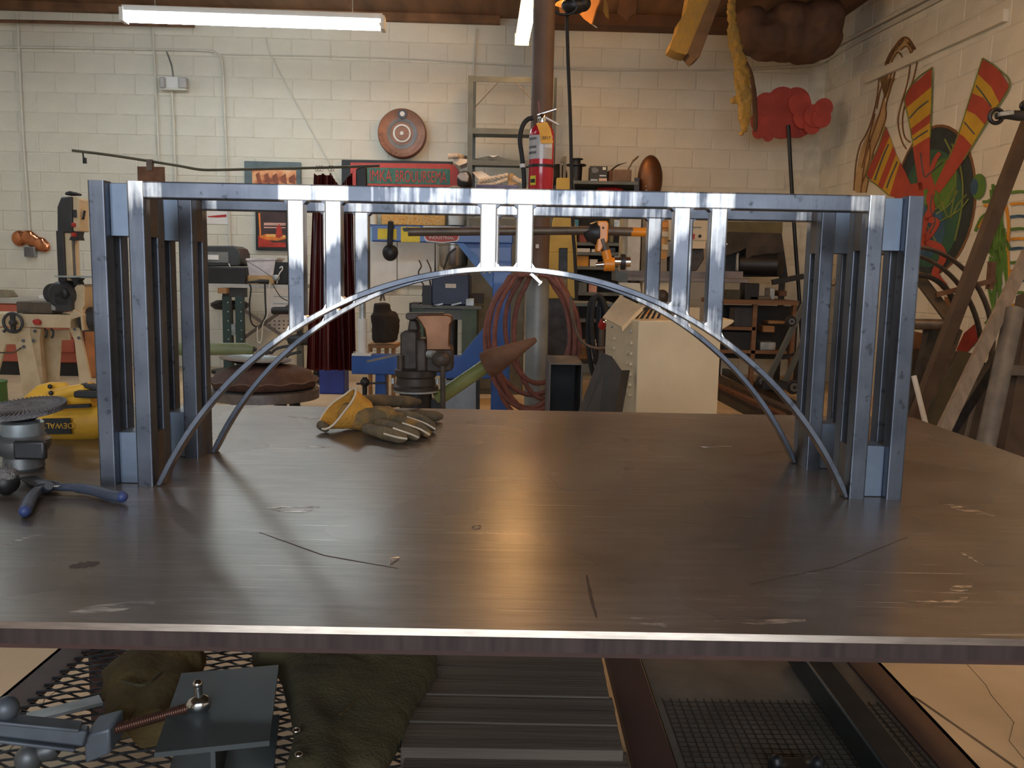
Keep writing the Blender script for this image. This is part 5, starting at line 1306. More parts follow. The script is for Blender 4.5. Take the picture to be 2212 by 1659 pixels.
b = MB(); b.lathe([(48*vs_, Hv(846)), (50*vs_, Hv(845)), (50*vs_, Hv(841)), (40*vs_, Hv(840))], cb_, n=32); b.build('base_rim', 'galv', vi)
b = MB(); b.lathe([(0.16, -cb_.z), (0.16, -cb_.z + 0.02), (36*vs_, -cb_.z + 0.06), (36*vs_, Hv(846))], cb_, n=24); b.build('pedestal', 'black', vi)
MB().cyl(at(865, 798, VY - 0.02), at(865, 768, VY - 0.02), 7.5*vs_, n=14).build('lock_pin', 'vice_iron', vi)
for x in (849, 945): MB().cyl(at(x, 829, VY), at(x, 817, VY), 4*vs_, n=6).build('bolt', 'galv', vi)
MB().ball(at(953, 776, VY - 0.06), 20*vs_, (1, 0.9, 0.9)).build('screw_head', 'vice_iron', vi); MB().tube([at(956, 790, VY - 0.075), at(957, 905, VY - 0.075)], 5.6*vs_, 12).build('handle', 'vice_iron', vi)
MB().cyl(at(926, 765, VY - 0.03), at(938, 766, VY - 0.05), 9*vs_, n=12).build('screw_nut', 'galv', vi); MB().bar(at(868, 764, VY + .05), at(793, 781, VY + .05), 0.010, 0.008).build('pry_rod', 'rust_steel', vi)
cs = thing('cone_stake', 'rusty cone stake on a slanting green painted tube', 'forming tool', at(962, 880, VY + 0.05))
p0, p1, p2 = at(945, 862, VY + 0.06), at(1056, 786, VY + 0.03), at(1158, 733, VY)
MB().cyl(p0, p1, 16*vs_, n=20).build('green_tube', mat('stake_green', (0.17, 0.19, 0.06), 0.35, col2=(0.27, 0.30, 0.12), scale=9, coat=0.3), cs)
b = MB(); d = (p2 - p1).normalized(); b.tube([p1 - d*0.012, p1 + d*0.02, p2 - d*0.01, p2], [30*vs_, 30*vs_, 7*vs_, 5*vs_], 26); b.build('cone', 'rust', cs)
MB().bar(p0, Vector((p0.x, p0.y, 0.01)), 0.05, 0.05, up=(0, 1, 0)).build('support', 'dark_steel', cs)

# ================================================================== welder bench, bag and tank behind the blue machine
BY = 5.7
bt = thing('steel_bench', 'dark green steel cabinet bench with a grey top carrying the welder', 'workbench', fl(970, 820, BY))
RC(888, 1040, 660, 667, BY - 0.02, 0.5).build('top', 'shelf_grey', bt); 
for x0, x1 in ((998, 1030), (890, 915)):
    a0 = at(x0, 668, BY).x; a1 = at(x1, 668, BY).x; z = at(1000, 667, BY).z; MB().box(((a0 + a1)/2, BY + 0.22, z/2), (a1 - a0, 0.44, z)).build('pedestal', mat('bench_green', (0.06, 0.10, 0.07), 0.5), bt)
RC(912, 1000, 668, 690, BY + 0.02, 0.4).build('drawer', 'shelf_grey', bt); RC(884, 905, 655, 690, BY + 0.1, 0.3).build('side_panel', 'black', bt)
wd = thing('welder', 'dark blue welding machine with a white label on the green bench', 'welder', at(972, 660, BY))
PL([(932, 592), (1010, 592), (1014, 598), (1014, 656), (1008, 660), (936, 660), (932, 655)], BY + 0.02, 0.4).build('case', mat('navy', (0.010, 0.018, 0.075), 0.4), wd, bevel=0.01)
RC(962, 985, 613, 622, BY + 0.01, 0.02).build('label', 'white', wd); RC(940, 1010, 589, 593, BY + 0.05, 0.3).build('handle', 'black', wd)
RC(912, 932, 617, 660, BY + 0.05, 0.25).build('wire_feeder', 'black', wd)
for i, (x, y) in enumerate(((945, 658), (985, 656))): solo(MB().bar(at(x - 10, y + 3, BY - .01), at(x + 12, y - 2, BY - .01), 0.02, 0.012), 'torch_pliers', 'galv', ('grey pliers lying before the welder on the bench', 'silver pliers lying at the bench edge by the outlet box')[i], 'pliers')
solo(RC(1006, 1024, 645, 661, BY, 0.08), 'outlet_box', 'galv', 'small metal outlet box at the end of the welder bench', 'electrical box', bevel=0.004)
solo(RC(1012, 1044, 634, 656, BY + 0.12, 0.2), 'brown_case', mat('case_brown', (0.035, 0.028, 0.025), 0.6), 'small dark brown case behind the outlet box', 'case')
gp2 = thing('grey_locker', 'tall dull green grey locker standing between the welder and the post', 'locker', fl(1065, 780, 6.4))
for x0, x1 in ((1012, 1135),):
    a0 = at(x0, 560, 6.4).x; a1 = at(x1, 560, 6.4).x; z = at(1060, 470, 6.4).z; MB().box(((a0 + a1)/2, 6.65, z/2), (a1 - a0, 0.5, z)).build('body', mat('locker', (0.13, 0.14, 0.125), 0.6), gp2, bevel=0.006)
    MB().box(((a0 + a1)/2, 6.395, z/2), (a1 - a0 - 0.04, 0.012, z - 0.1)).build('door', mat('locker2', (0.14, 0.15, 0.135), 0.6), gp2)
tk = thing('steel_canister', 'brushed steel canister with black cord on the wall stand', 'canister', at(978, 585, 6.6))
b = MB(); c = at(978, 582, 6.6); k6 = ppm(6.6); b.lathe([(20*k6, 0), (30*k6, 0.03), (32*k6, 0.05), (33*k6, 50*k6), (36*k6, 52*k6), (36*k6, 58*k6), (30*k6, 62*k6)], c, n=28); b.build('body', mat('brushed', (0.42, 0.40, 0.38), 0.3, 0.9, stretch=(8, 8, 0.3), scale=6), tk)
MB().tube(spline([at(985, 536, 6.35), at(970, 548, 6.35), at(964, 565, 6.35), at(958, 582, 6.35)], 6), 0.009, 7).build('cord', 'black', tk); a = at(978, 584, 6.6); MB().cyl(dn(a, 0.0), a, 0.05, n=12).build('stand', 'dark_steel', tk)
for i, p in enumerate(([(905, 562), (910, 575), (904, 588), (908, 605), (915, 617), (912, 640)], [(922, 561), (928, 574), (931, 584), (928, 600), (932, 625), (936, 640)])):
    solo(MB().tube(spline([at(x, y, 6.0) for x, y in p], 6), 0.007, 6), 'wire_hook', 'rust_steel', ('wavy steel wire hook left of the welder', 'wavy steel wire hook against the welder corner')[i], 'wire hook')
solo(MB().tube([onwall(940, 488, .3), onwall(940, 560, .3), onwall(940, 592, .3)], [0.004, 0.006, 0.012], 7), 'hanging_rod_thin', 'dark_steel', 'thin dark rod hanging beside the steel canister', 'rod')
bg = thing('dark_bag', 'dark brown canvas bag hung beside the white screw sleeve', 'bag', at(828, 752, 5.2))
b = MB(); kb = ppm(5.2)
b.tube(spline([at(826, 655, 5.2), at(826, 680, 5.2), at(830, 710, 5.2), at(832, 740, 5.2)], 5), [18*kb]*5 + [26*kb]*5 + [28*kb]*5 + [20*kb], 12); b.ball(at(850, 700, 5.2), 16*kb, (0.9, 0.8, 1.8))
organic(b, 'sack', mat('bag_brown', (0.028, 0.020, 0.016), 0.9), bg, voxel=0.012, it=4, disp=0.03, dscale=0.08)
MB().tube(spline([at(822, 650, 5.1), at(826, 634, 5.1), at(831, 650, 5.1)], 5), 0.008, 7).build('strap', 'rust_steel', bg)
sl_ = thing('small_stool', 'low wooden stool with spindly legs under the dark bag', 'stool', fl(825, 800, 5.4))
RC(795, 855, 744, 752, 5.2, 0.3).build('seat', 'wood', sl_)
for x in (800, 818, 835, 850): a = at(x, 752, 5.25); MB().cyl(dn(a, 0), a, 0.016, n=8).build('leg', 'wood', sl_)

# ================================================================== shelf rack and its load
QY = 7.45
sr = thing('shelf_rack', 'tall grey steel shelf rack open at the top beside the post', 'shelf rack', fl(1100, 790, QY))
xr0, xr1 = 1010, 1192
def upright(x, y0, Y, th=0.05):
    a = at(x, y0, Y); b = MB(); b.box((a.x, Y, a.z/2), (0.05, 0.006, a.z)); b.box((a.x + 0.022, Y + th/2, a.z/2), (0.006, th, a.z)); return b
for x in (1017, 1192):
    upright(x, 163, QY).build('upright', 'shelf_grey', sr); upright(x + 6, 168, QY + 0.42).build('upright', 'shelf_grey', sr)
for y in (166, 278, 346, 470, 560): RC(1014, 1196, y, y + 12, QY, 0.012).build('shelf_lip', 'shelf_grey', sr)
for y in (280, 348, 412, 472, 562): RC(1014, 1196, y, y + 3, QY + 0.01, 0.44).build('shelf_board', 'shelf_grey', sr)
MB().bar(at(1022, 236, QY), at(1076, 178, QY), 0.006, 0.02, up=(0, 1, 0)).build('corner_brace', 'rust_steel', sr); MB().bar(at(1114, 178, QY), at(1186, 256, QY), 0.006, 0.02, up=(0, 1, 0)).build('corner_brace', 'rust_steel', sr)
def rope(pts, r, nm, lab, Y):
    P = spline([at(x, y, Y) for x, y in pts], 14); b = MB()
    for ph in (0, PI): b.tube([p + Vector((0, math.sin(i*0.9 + ph), math.cos(i*0.9 + ph)))*r*0.55 for i, p in enumerate(P)], r*0.62, 6)
    return solo(b, nm, mat('rope_white', (0.62, 0.55, 0.48), 0.9), lab, 'rope')
ro = rope([(1096, 378), (1060, 386), (1040, 391), (1034, 396), (1040, 401), (1070, 397), (1096, 388)], 0.020, 'twisted_rope', 'thick white twisted rope doubled on the rack shelf', QY - 0.02)
rope([(1110, 384), (1120, 391), (1127, 394), (1134, 404), (1137, 409)], 0.024, 'rope_end', 'knotted white rope end hanging toward the extinguisher', QY - 0.02)
b = MB(); b.ball(at(1105, 385, QY), 0.04, (0.9, 0.8, 1.2)); 
for k in range(7): b.tube([at(1105, 380, QY), at(1096 + k*4, 402 + 3*math.sin(k), QY - 0.03)], [0.016, 0.006], 6)
organic(b, 'rope_tassel', mat('hemp', (0.36, 0.25, 0.14), 0.95), None, at(1105, 404, QY), voxel=0.008, it=1); tag(bpy.data.objects['rope_tassel'], 'tan frayed rope tassel binding the white rope', 'rope')
solo(MB().prism([at(1020, 372, QY + .05), at(1040, 369, QY + .05), at(1058, 381, QY + .05), at(1074, 380, QY + .05), at(1064, 391, QY + .02), at(1035, 388, QY + .02)], (0, 0.02, 0.004)), 'cream_card', 'paper', 'curled cream sheet of card lying behind the white rope', 'paper')
solo(MB().prism([at(1024, 343, QY), at(1050, 338, QY), at(1066, 334, QY), at(1082, 339, QY), at(1110, 346, QY), at(1060, 346, QY)], (0, 0.25, 0)), 'folded_tarp', 'shelf_grey', 'flat folded grey sheet with white scraps on the rack board', 'sheet')
solo(MB().prism([at(1056, 337, QY - .01), at(1064, 335, QY - .01), at(1076, 336, QY - .01), at(1066, 340, QY - .01)], (0, 0.1, 0.004)), 'white_scrap', 'white', 'white paper scrap lying on the folded grey sheet', 'paper')
solo(MB().tube([at(968, 338, QY - .05), at(985, 336, QY - .05), at(1012, 343, QY + .2)], [0.026, 0.026, 0.022], 14), 'drawing_roll', mat('roll', (0.55, 0.48, 0.42), 0.8), 'rolled up drawing with a brown core above the sign corner', 'paper roll')
solo(MB().prism([at(979, 341, QY), at(1010, 344, QY), at(1008, 352, QY), at(992, 358, QY), at(980, 352, QY)], (0, 0.3, 0)), 'paper_pile', 'paper', 'pile of loose white papers sticking out of the rack', 'papers')
hm = thing('welding_hood', 'black and grey welding hood lying at the end of the rack', 'helmet', at(1000, 412, QY - 0.1))
b = MB(); b.ball(at(1004, 392, QY - 0.05), 20*ppm(QY), (0.85, 1, 1.1)); organic(b, 'shell', 'black', hm, voxel=0.008, it=2)
PL([(986, 381), (994, 373), (1008, 371), (1013, 380), (1011, 393), (996, 391)], QY - 0.17, 0.06).build('face_panel', mat('hood_grey', (0.38, 0.36, 0.37), 0.4), hm, bevel=0.01)
b = MB(); b.ball(at(983, 408, QY - .1), 0.055, (1.3, 0.8, 0.6)); b.ball(at(975, 412, QY - .1), 0.04, (1.4, 0.8, 0.5)); organic(b, 'tan_rag', mat('rag', (0.32, 0.25, 0.18), 0.95), None, at(980, 415, QY - .1), voxel=0.008, it=3, disp=0.01); tag(bpy.data.objects['tan_rag'], 'crumpled tan rag beside the welding hood', 'rag')
solo(MB().box(at(1075, 412, QY + 0.1) + UPV*0.02, (0.42, 0.3, 0.05)), 'blue_mat', mat('blue_mat', (0.10, 0.12, 0.28), 0.7), 'folded blue cloth spread under the white rope', 'cloth', bevel=0.012)
b = MB(); c = at(1203, 378, QY + .05); b.lathe([(0.06, -0.05), (0.105, -0.03), (0.105, 0.03), (0.06, 0.05)], c, (0.5, -0.8, 0), 24); b.bar(c, Vector((c.x, c.y, at(1203, 413, QY + .05).z)), 0.05, 0.05, up=(0, 1, 0)); solo(b, 'grinding_wheel', 'dark_steel', 'dark round grinder wheel guard on the rack beside the extinguisher', 'grinder')

# yellow press
PY = 6.3
yp_ = thing('yellow_press', 'tall yellow painted press frame with a slotted side plate', 'press', fl(1215, 810, PY))
mm('press_yellow', (0.50, 0.36, 0.07), 0.5, var=0.12, scale=6)
zp = [at(1205, y, PY).z for y in (385, 465, 500, 640)]
def ypart(poly, th, nm, m='press_yellow', dy=0): return PL(poly, PY + dy, th).build(nm, m, yp_, bevel=0.004)
ypart([(1203, 384), (1231, 384), (1231, 470), (1200, 470)], 0.10, 'head')
ypart([(1196, 470), (1240, 470), (1245, 500), (1247, 545), (1226, 545), (1226, 536), (1208, 536), (1207, 545), (1186, 545), (1190, 500)], 0.12, 'upper_frame')
ypart([(1186, 545), (1207, 545), (1206, 625), (1226, 625), (1226, 545), (1247, 545), (1243, 645), (1184, 645)], 0.12, 'slotted_plate')
RC(1208, 1226, 536, 590, PY + 0.05, 0.05).build('ram', 'dark_steel', yp_)
a0, a1 = at(1184, 645, PY), at(1243, 645, PY); MB().box(((a0.x + a1.x)/2, PY + 0.1, a0.z/2), (a1.x - a0.x, 0.3, a0.z)).build('base', 'dark_steel', yp_)
PL([(1210, 345), (1216, 338), (1224, 337), (1222, 385), (1216, 385), (1217, 350), (1214, 350), (1213, 385), (1210, 385)], PY + 0.02, 0.05).build('pump_handle', mat('press_grey', (0.16, 0.15, 0.12), 0.6), yp_)

# right shelves
S2 = 7.45
s3 = thing('storage_shelf', 'dark grey steel shelving loaded with boxes and tools', 'shelf rack', fl(1310, 790, S2))
for x in (1236, 1376): upright(x, 384, S2).build('upright', 'dark_steel', s3); upright(x + 3, 384, S2 + .4).build('upright', 'dark_steel', s3)
for y in (391, 524, 545, 576, 632, 690): RC(1232, 1379, y, y + 7, S2 - 0.01, 0.44).build('shelf_board', 'shelf_grey', s3)
RC(1236, 1384, 400, 780, S2 + 0.43, 0.01).build('back_panel', mat('back_dark', (0.03, 0.03, 0.03), 0.7), s3)
def shelfbox(x0, x1, y0, y1, m, nm, lab, cat='box', dy=0.02, th=0.25, **k): return solo(RC(x0, x1, y0, y1, S2 + dy, th), nm, m, lab, cat, **k)
bx_ = thing('tool_box', 'black retail tool box with a grey picture and white print', 'box', at(1293, 391, S2))
RC(1275, 1312, 359, 391, S2 + 0.02, 0.2).build('carton', mat('carton_black', (0.03, 0.028, 0.025), 0.5), bx_)
PL([(1278, 363), (1286, 361), (1290, 364), (1293, 366), (1293, 371), (1286, 374), (1279, 373)], S2 + 0.015, 0.006).build('picture', 'grey_steel', bx_); RC(1302, 1309, 361, 367, S2 + 0.015, 0.006).build('white_square', 'white', bx_); RC(1294, 1311, 385, 391, S2 + 0.015, 0.006).build('price_label', mat('label_pink', (0.72, 0.5, 0.42), 0.6), bx_); RC(1295, 1309, 378, 381, S2 + 0.015, 0.006).build('print_line', 'galv', bx_); RC(1276, 1291, 387, 390, S2 + 0.015, 0.006).build('print_line', 'galv', bx_)
sk = thing('spool_stack', 'two black iron pulleys stacked on the shelf end', 'pulley', at(1244, 391, S2)); c = at(1244, 391, S2 + 0.12); k7 = ppm(S2 + .12)
b = MB(); b.lathe([(12*k7, 0), (13*k7, 30*k7), (21*k7, 31*k7), (21*k7, 34*k7), (9*k7, 35*k7)], c, n=24); b.build('lower_pulley', 'black', sk); b = MB(); b.lathe([(9*k7, 35*k7), (9*k7, 43*k7), (14*k7, 44*k7), (14*k7, 46*k7), (4*k7, 46*k7)], c, n=24); b.build('upper_pulley', 'black', sk)
sb = thing('stone_block', 'brown block tool with two curved horn handles on the shelf', 'tool', at(1346, 392, S2))
RC(1324, 1364, 366, 392, S2 + 0.02, 0.16).build('block', mat('brick_brown', (0.20, 0.13, 0.095), 0.8), sb, bevel=0.008); RC(1314, 1326, 368, 392, S2 + 0.06, 0.14).build('shoe', 'rust', sb, bevel=0.008)
MB().tube(spline([at(1355, 370, S2 + .08), at(1366, 350, S2 + .08), at(1376, 340, S2 + .08), at(1381, 336, S2 + .08)], 5), [0.02]*6 + [0.03]*5 + [0.022, 0.016, 0.01, 0.006, 0.003], 10, flat=0.4).build('horn', mat('horn', (0.20, 0.15, 0.09), 0.5), sb); MB().tube(spline([at(1320, 368, S2 + .08), at(1335, 357, S2 + .08), at(1355, 351, S2 + .08)], 5), [0.02]*6 + [0.014, 0.011, 0.008, 0.005, 0.002], 10, flat=0.4).build('horn', 'vice_iron', sb)
cd = thing('copper_shell', 'large browned copper shell standing on edge at the shelf end', 'metal form', at(1405, 470, S2))
b = MB(); b.ball(at(1404, 388, S2 + 0.1), 29*ppm(S2 + .1), (0.92, 0.8, 1.75), 22, 14); b.build('shell', mat('shell_copper', (0.20, 0.085, 0.035), 0.45, 0.6, col2=(0.12, 0.055, 0.03), scale=5), cd)
for y in (403, 411): MB().ball(at(1396, y, S2 - 0.09), 0.009).build('rivet', 'galv', cd)
MB().box(at(1408, 445, S2 + 0.1), (0.14, 0.2, 0.05)).build('stand_foot', 'dark_steel', cd); a = at(1408, 445, S2 + .1); MB().box((a.x, a.y, a.z/2), (0.06, 0.06, a.z)).build('stand', 'dark_steel', cd)
items = [(1238, 1250, 474, 500, mat('i_blue', (0.05, 0.25, 0.42), 0.5), 'spray_can', 'small blue carton at the end of the upper shelf', 'box'), (1252, 1268, 488, 524, mat('i_red', (0.22, 0.05, 0.04), 0.6), 'red_carton', 'dull red carton beside the blue carton', 'box'),
         (1326, 1340, 474, 500, 'galv', 'grey_carton', 'pale grey carton standing behind the orange clamp', 'box'), (1318, 1326, 470, 524, mat('i_olive', (0.14, 0.13, 0.08), 0.6), 'olive_case', 'olive case squeezed beside the grey carton', 'box'),
         (1246, 1272, 552, 576, mat('i_amber', (0.55, 0.26, 0.02), 0.5), 'amber_bag', 'amber coloured bag on the middle shelf', 'bag'), (1274, 1291, 560, 576, 'white', 'white_carton', 'little white carton next to the amber bag', 'box'),
         (1244, 1275, 536, 545, 'paper', 'rag_pile', 'pale folded rags on the narrow shelf', 'rags'), (1278, 1300, 538, 545, 'white', 'glove_pack', 'white packet of gloves beside the folded rags', 'packet'),
         (1300, 1330, 534, 546, 'dark_steel', 'black_grinder', 'black grinder lying on the narrow shelf', 'power tool'), (1272, 1290, 605, 632, mat('i_pink', (0.55, 0.32, 0.27), 0.6), 'pink_carton', 'faded pink carton on the lower shelf', 'box'),
         (1326, 1338, 545, 560, 'galv', 'paint_tin', 'silver paint tin above the chrome shaft', 'tin'), (1250, 1268, 610, 632, mat('i_slate', (0.12, 0.14, 0.15), 0.5), 'slate_case', 'slate grey case beside the faded pink carton', 'box')]
for x0, x1, y0, y1, m_, nm, lab, cat in items: shelfbox(x0, x1, y0, y1, m_, nm, lab, cat, th=0.15, bevel=0.006)
solo(MB().tube([at(1290, 412, S2 + .1), at(1330, 414, S2 + .1), at(1345, 414, S2 + .1)], [0.03, 0.045, 0.03], 10), 'red_sack', 'red', 'red soft roll lying under the top shelf', 'cloth roll')

# drill mill
MY = 5.3
dm = thing('milling_machine', 'cream bench milling machine with a long grey table', 'milling machine', fl(1400, 820, MY))
RC(1356, 1384, 462, 596, MY, 0.2).build('column', mat('mill_pale', (0.55, 0.50, 0.42), 0.45), dm, bevel=0.006); RC(1344, 1358, 466, 596, MY + 0.04, 0.2).build('column_side', mat('mill_tan', (0.34, 0.29, 0.19), 0.5), dm)
RC(1424, 1442, 466, 560, MY + 0.02, 0.14).build('rack_panel', mat('mill_orange', (0.50, 0.24, 0.05), 0.5), dm)
for y in (480, 500, 528): RC(1430, 1444, y, y + 12, MY, 0.06).build('switch', 'cream' if y > 490 else 'orange', dm, bevel=0.004)
RC(1446, 1530, 455, 520, MY - 0.05, 0.3).build('head', 'cream', dm, bevel=0.01); RC(1490, 1524, 519, 537, MY - 0.04, 0.26).build('head_base', 'cream', dm)
RC(1494, 1501, 505, 516, MY - 0.07, 0.03).build('red_button', 'red', dm); MB().ball(at(1512, 510, MY - 0.06), 0.012).build('dial', 'dark_steel', dm); RC(1493, 1515, 490, 492, MY - 0.056, 0.01).build('head_print', 'grey_steel', dm)
PL([(1446, 555), (1480, 540), (1520, 537), (1521, 560), (1505, 585), (1446, 590)], MY + 0.02, 0.12).build('chip_guard', 'vice_iron', dm, bevel=0.006)
RC(1336, 1560, 586, 601, MY - 0.02, 0.3).build('table_upper', mat('mill_iron', (0.15, 0.125, 0.12), 0.5, 0.4), dm); RC(1334, 1618, 600, 609, MY - 0.04, 0.34).build('table', mat('mill_iron2', (0.19, 0.16, 0.15), 0.45, 0.4), dm, bevel=0.004)
PL([(1331, 585), (1356, 590), (1356, 612), (1331, 606)], MY - 0.05, 0.3).build('table_end', 'mill_grey', dm)
for x in (1590, ): RC(x - 30, x + 15, 586, 600, MY, 0.2).build('vice_jaw', mat('mill_iron3', (0.20, 0.16, 0.15), 0.5, 0.3), dm)
MB().tube([at(1592, 585, MY + .05), at(1592, 575, MY + .05), at(1593, 550, MY + .05), at(1594, 546, MY + .05)], [0.01, 0.012, 0.008, 0.004], 8).build('collet', 'chrome', dm)
a0, a1 = at(1350, 640, MY).x, at(1510, 640, MY).x; zz = at(1400, 610, MY).z; MB().box(((a0 + a1)/2, MY + 0.1, zz - 0.09), (0.3, 0.2, 0.18)).build('saddle', 'cream', dm); MB().box(((a0 + a1)/2, MY + 0.12, (zz - 0.18)/2), (a1 - a0, 0.34, zz - 0.18)).build('cabinet', 'cream', dm)
b = MB(); b.ball(at(1430, 640, MY - .1), 0.05); b.bar(at(1420, 625, MY - .12), at(1440, 660, MY - .12), 0.02, 0.02); b.build('feed_crank', 'vice_iron', dm)

# ================================================================== cream cabinet, leaning plate, hoses
c0 = at(1380, 693, 2.35); rot = 9.0; fxv = Vector((math.cos(rad(rot)), math.sin(rad(rot)), 0)); bk = Vector((-math.sin(rad(rot)), math.cos(rad(rot)), 0))
def onface(px, py, off=0.0):
    d = ray(px, py); n = bk; return CAM + d*(((c0 + n*off) - CAM).dot(n)/d.dot(n))
cn = thing('machine_cabinet', 'cream sheet metal machine cabinet with louvred side and sloped corner', 'cabinet', dn(onface(1460, 889), 0))
fpz = [onface(1380, 693), onface(1498, 692), onface(1557, 738), onface(1559, 889), onface(1368, 889)]
fpz[4].x = fpz[0].x + fpz[4].x*0 ; 
fpz[3].x = fpz[2].x; fpz[3].y = fpz[2].y; fpz[4].y = fpz[0].y
lo = [fpz[0], fpz[1], fpz[2], dn(fpz[3], 0.02), dn(fpz[4], 0.02)]
MB().prism(lo, bk*0.52).build('body', 'cream', cn, bevel=0.005)
lu = mat('louvre_tan', (0.42, 0.35, 0.25), 0.5)
dep = c0 - fxv*0.004
for cx_ in (0.09, 0.14, 0.36, 0.41):
    for k in range(6):
        p = c0 + bk*cx_ - UPV*(0.10 + 0.045*k) - fxv*0.005
        MB().bar(p - bk*0.016, p + bk*0.016, 0.012, 0.012).build('louvre', 'cream', cn)
for k in range(2): MB().ball(c0 + bk*(0.1 + 0.3*k) - UPV*0.05 - fxv*0.002, 0.007).build('screw', 'galv', cn)
hd = [at(1340, 638, 2.55), at(1388, 661, 2.50), at(1343, 706, 2.42), at(1302, 685, 2.48)]
hdm = mat('hood_cream', (0.46, 0.38, 0.27), 0.55)
MB().prism(hd, (0.0, 0.006, -0.005)).build('chute_plate', hdm, cn)
MB().prism([hd[1], hd[2], hd[2] + Vector((0.004, 0, -0.018)), hd[1] + Vector((0.004, 0, -0.018))], (0, 0.004, 0)).build('chute_lip', 'cream', cn)
MB().prism([at(1338, 610, 2.6), at(1382, 612, 2.6), at(1386, 640, 2.6), at(1340, 640, 2.6)], (0, 0.05, 0)).build('chute_back', hdm, cn)
MB().bar(at(1345, 660, 2.7), dn(c0, c0.z - 0.02) + bk*0.25 + fxv*0.04, 0.02, 0.02).build('chute_strut', 'cream', cn)
for i in range(5): MB().tube(spline([onface(1372 + 12*i, 690, 0.15), onface(1392 + 12*i, 668 - 4*i, 0.2), onface(1420 + 10*i, 660, 0.2), onface(1450 + 8*i, 691, 0.2)], 5), 0.006, 6).build('cable_bundle', 'rubber', cn)
# pale wedge tray seen beyond the cabinet
solo(PL([(1540, 693), (1582, 690), (1587, 694), (1580, 700), (1558, 713), (1540, 718)], 3.3, 0.2), 'tilted_tray', 'cream', 'cream wedge shaped tray jutting out behind the cabinet', 'tray', bevel=0.004)
a = at(1552, 712, 3.35); solo(MB().bar(Vector((a.x, a.y + 0.05, 0)), a + Vector((0, 0.05, 0)), 0.04, 0.04, up=(0, 1, 0)), 'tray_post', 'dark_steel', 'dark post holding up the cream wedge tray', 'post')
lp = thing('leaning_plate', 'dark steel channel leaning against the cabinet side', 'steel channel', fl(1290, 880, 2.2))
q = [at(1299, 762, 2.38), at(1343, 800, 2.30), at(1325, 900, 2.22), at(1246, 900, 2.26)]
dz = (q[3] - q[0]).normalized(); q2 = q[3] + dz*((q[3].z - 0.0)/max(0.05, -dz.z))*0.98; dz2 = (q[2] - q[1]).normalized(); q3 = q[2] + dz2*((q[2].z)/max(0.05, -dz2.z))*0.98
MB().prism([q[0], at(1322, 770, 2.34), q[1], q3, q2], (0.0, 0.016, 0)).build('web', mat('channel', (0.055, 0.05, 0.045), 0.55, 0.4), lp)
MB().prism([q[1], q[1] + Vector((0.045, 0.10, -0.01)), q3 + Vector((0.045, 0.10, 0)), q3], (0.004, 0.006, 0)).build('flange', 'dark_steel', lp)
bt_ = thing('box_tube', 'short length of large box tube showing its open dark end', 'steel tube', fl(1222, 870, 2.9))
x0, x1 = at(1186, 830, 2.8).x, at(1258, 830, 2.8).x; z1 = at(1220, 785, 2.8).z; t_ = 0.008
b = MB()
for cx_, cz_, sx_, sz_ in (((x0 + x1)/2, z1 - t_/2, x1 - x0, t_), (x0 + t_/2, z1/2, t_, z1), (x1 - t_/2, z1/2, t_, z1), ((x0 + x1)/2, t_/2, x1 - x0, t_)): b.box((cx_, 3.0, cz_), (sx_, 0.4, sz_))
b.build('walls', 'grey_steel', bt_, bevel=0.003)
MB().box(((x0 + x1)/2, 3.17, z1/2), (x1 - x0 - 0.02, 0.02, z1 - 0.02)).build('dark_backing', 'black', bt_)  # black sheet stands in for the shade deep inside the hollow tube
# black hoses and bits hung behind
vh = thing('hose_bundle', 'black rubber hoses looped upright beside the cabinet', 'hose', at(1290, 850, 3.3))
for i, (cx_, cy_, a_, b_) in enumerate(((1297, 720, 18, 82), (1292, 735, 22, 95), (1305, 725, 12, 78))):
    MB().tube([at(cx_ + a_*math.cos(t) + 5*math.sin(t), cy_ + b_*math.sin(t), 3.3 + 0.03*i) for t in [2*PI*k/32 for k in range(32)]], 0.013, 8, closed=True).build('loop', 'rubber', vh)
a = at(1298, 640, 3.36); MB().cyl(dn(a, 0), a, 0.015, n=10).build('stand', 'dark_steel', vh)
solo(MB().tube(spline([at(1233, 640, 3.0), at(1238, 690, 3.0), at(1255, 735, 3.0), at(1285, 752, 3.0), at(1315, 748, 3.0), at(1340, 720, 2.9), at(1358, 695, 2.8)], 7), 0.0075, 8), 'sagging_cable', 'rust_steel', 'olive cable sagging from the hanging cord to the cabinet', 'cable')
rv = thing('red_valve', 'red capped valve with a silver ring beside the cabinet', 'valve', at(1303, 715, 3.2)); c = at(1300, 705, 3.15)
b = MB(); b.lathe([(9*ppm(3.15), 0), (10*ppm(3.15), 0.03), (9*ppm(3.15), 0.05)], c, (0.2, -0.6, 0.5), 18); b.build('cap', 'red', rv); b = MB(); b.lathe([(6*ppm(3.15), 0.045), (8*ppm(3.15), 0.055), (5*ppm(3.15), 0.06)], c, (0.2, -0.6, 0.5), 18); b.build('ring', 'chrome', rv); MB().cyl(dn(c, 0) + Vector((0, 0.05, 0)), c, 0.014, n=10).build('pipe', 'rust_steel', rv)
cr = thing('cart', 'dark cluttered tool cart of brown and yellow odds and ends behind the hose', 'cart', fl(1270, 860, 3.9))
RC(1236, 1330, 655, 662, 3.8, 0.4).build('top_tray', 'shelf_grey', cr); RC(1236, 1330, 780, 786, 3.8, 0.4).build('lower_tray', 'dark_steel', cr)
for x in (1240, 1326):
    for dy in (0.02, 0.38): a = at(x, 655, 3.8); MB().box((a.x, 3.8 + dy, a.z/2), (0.025, 0.025, a.z)).build('leg', 'dark_steel', cr)
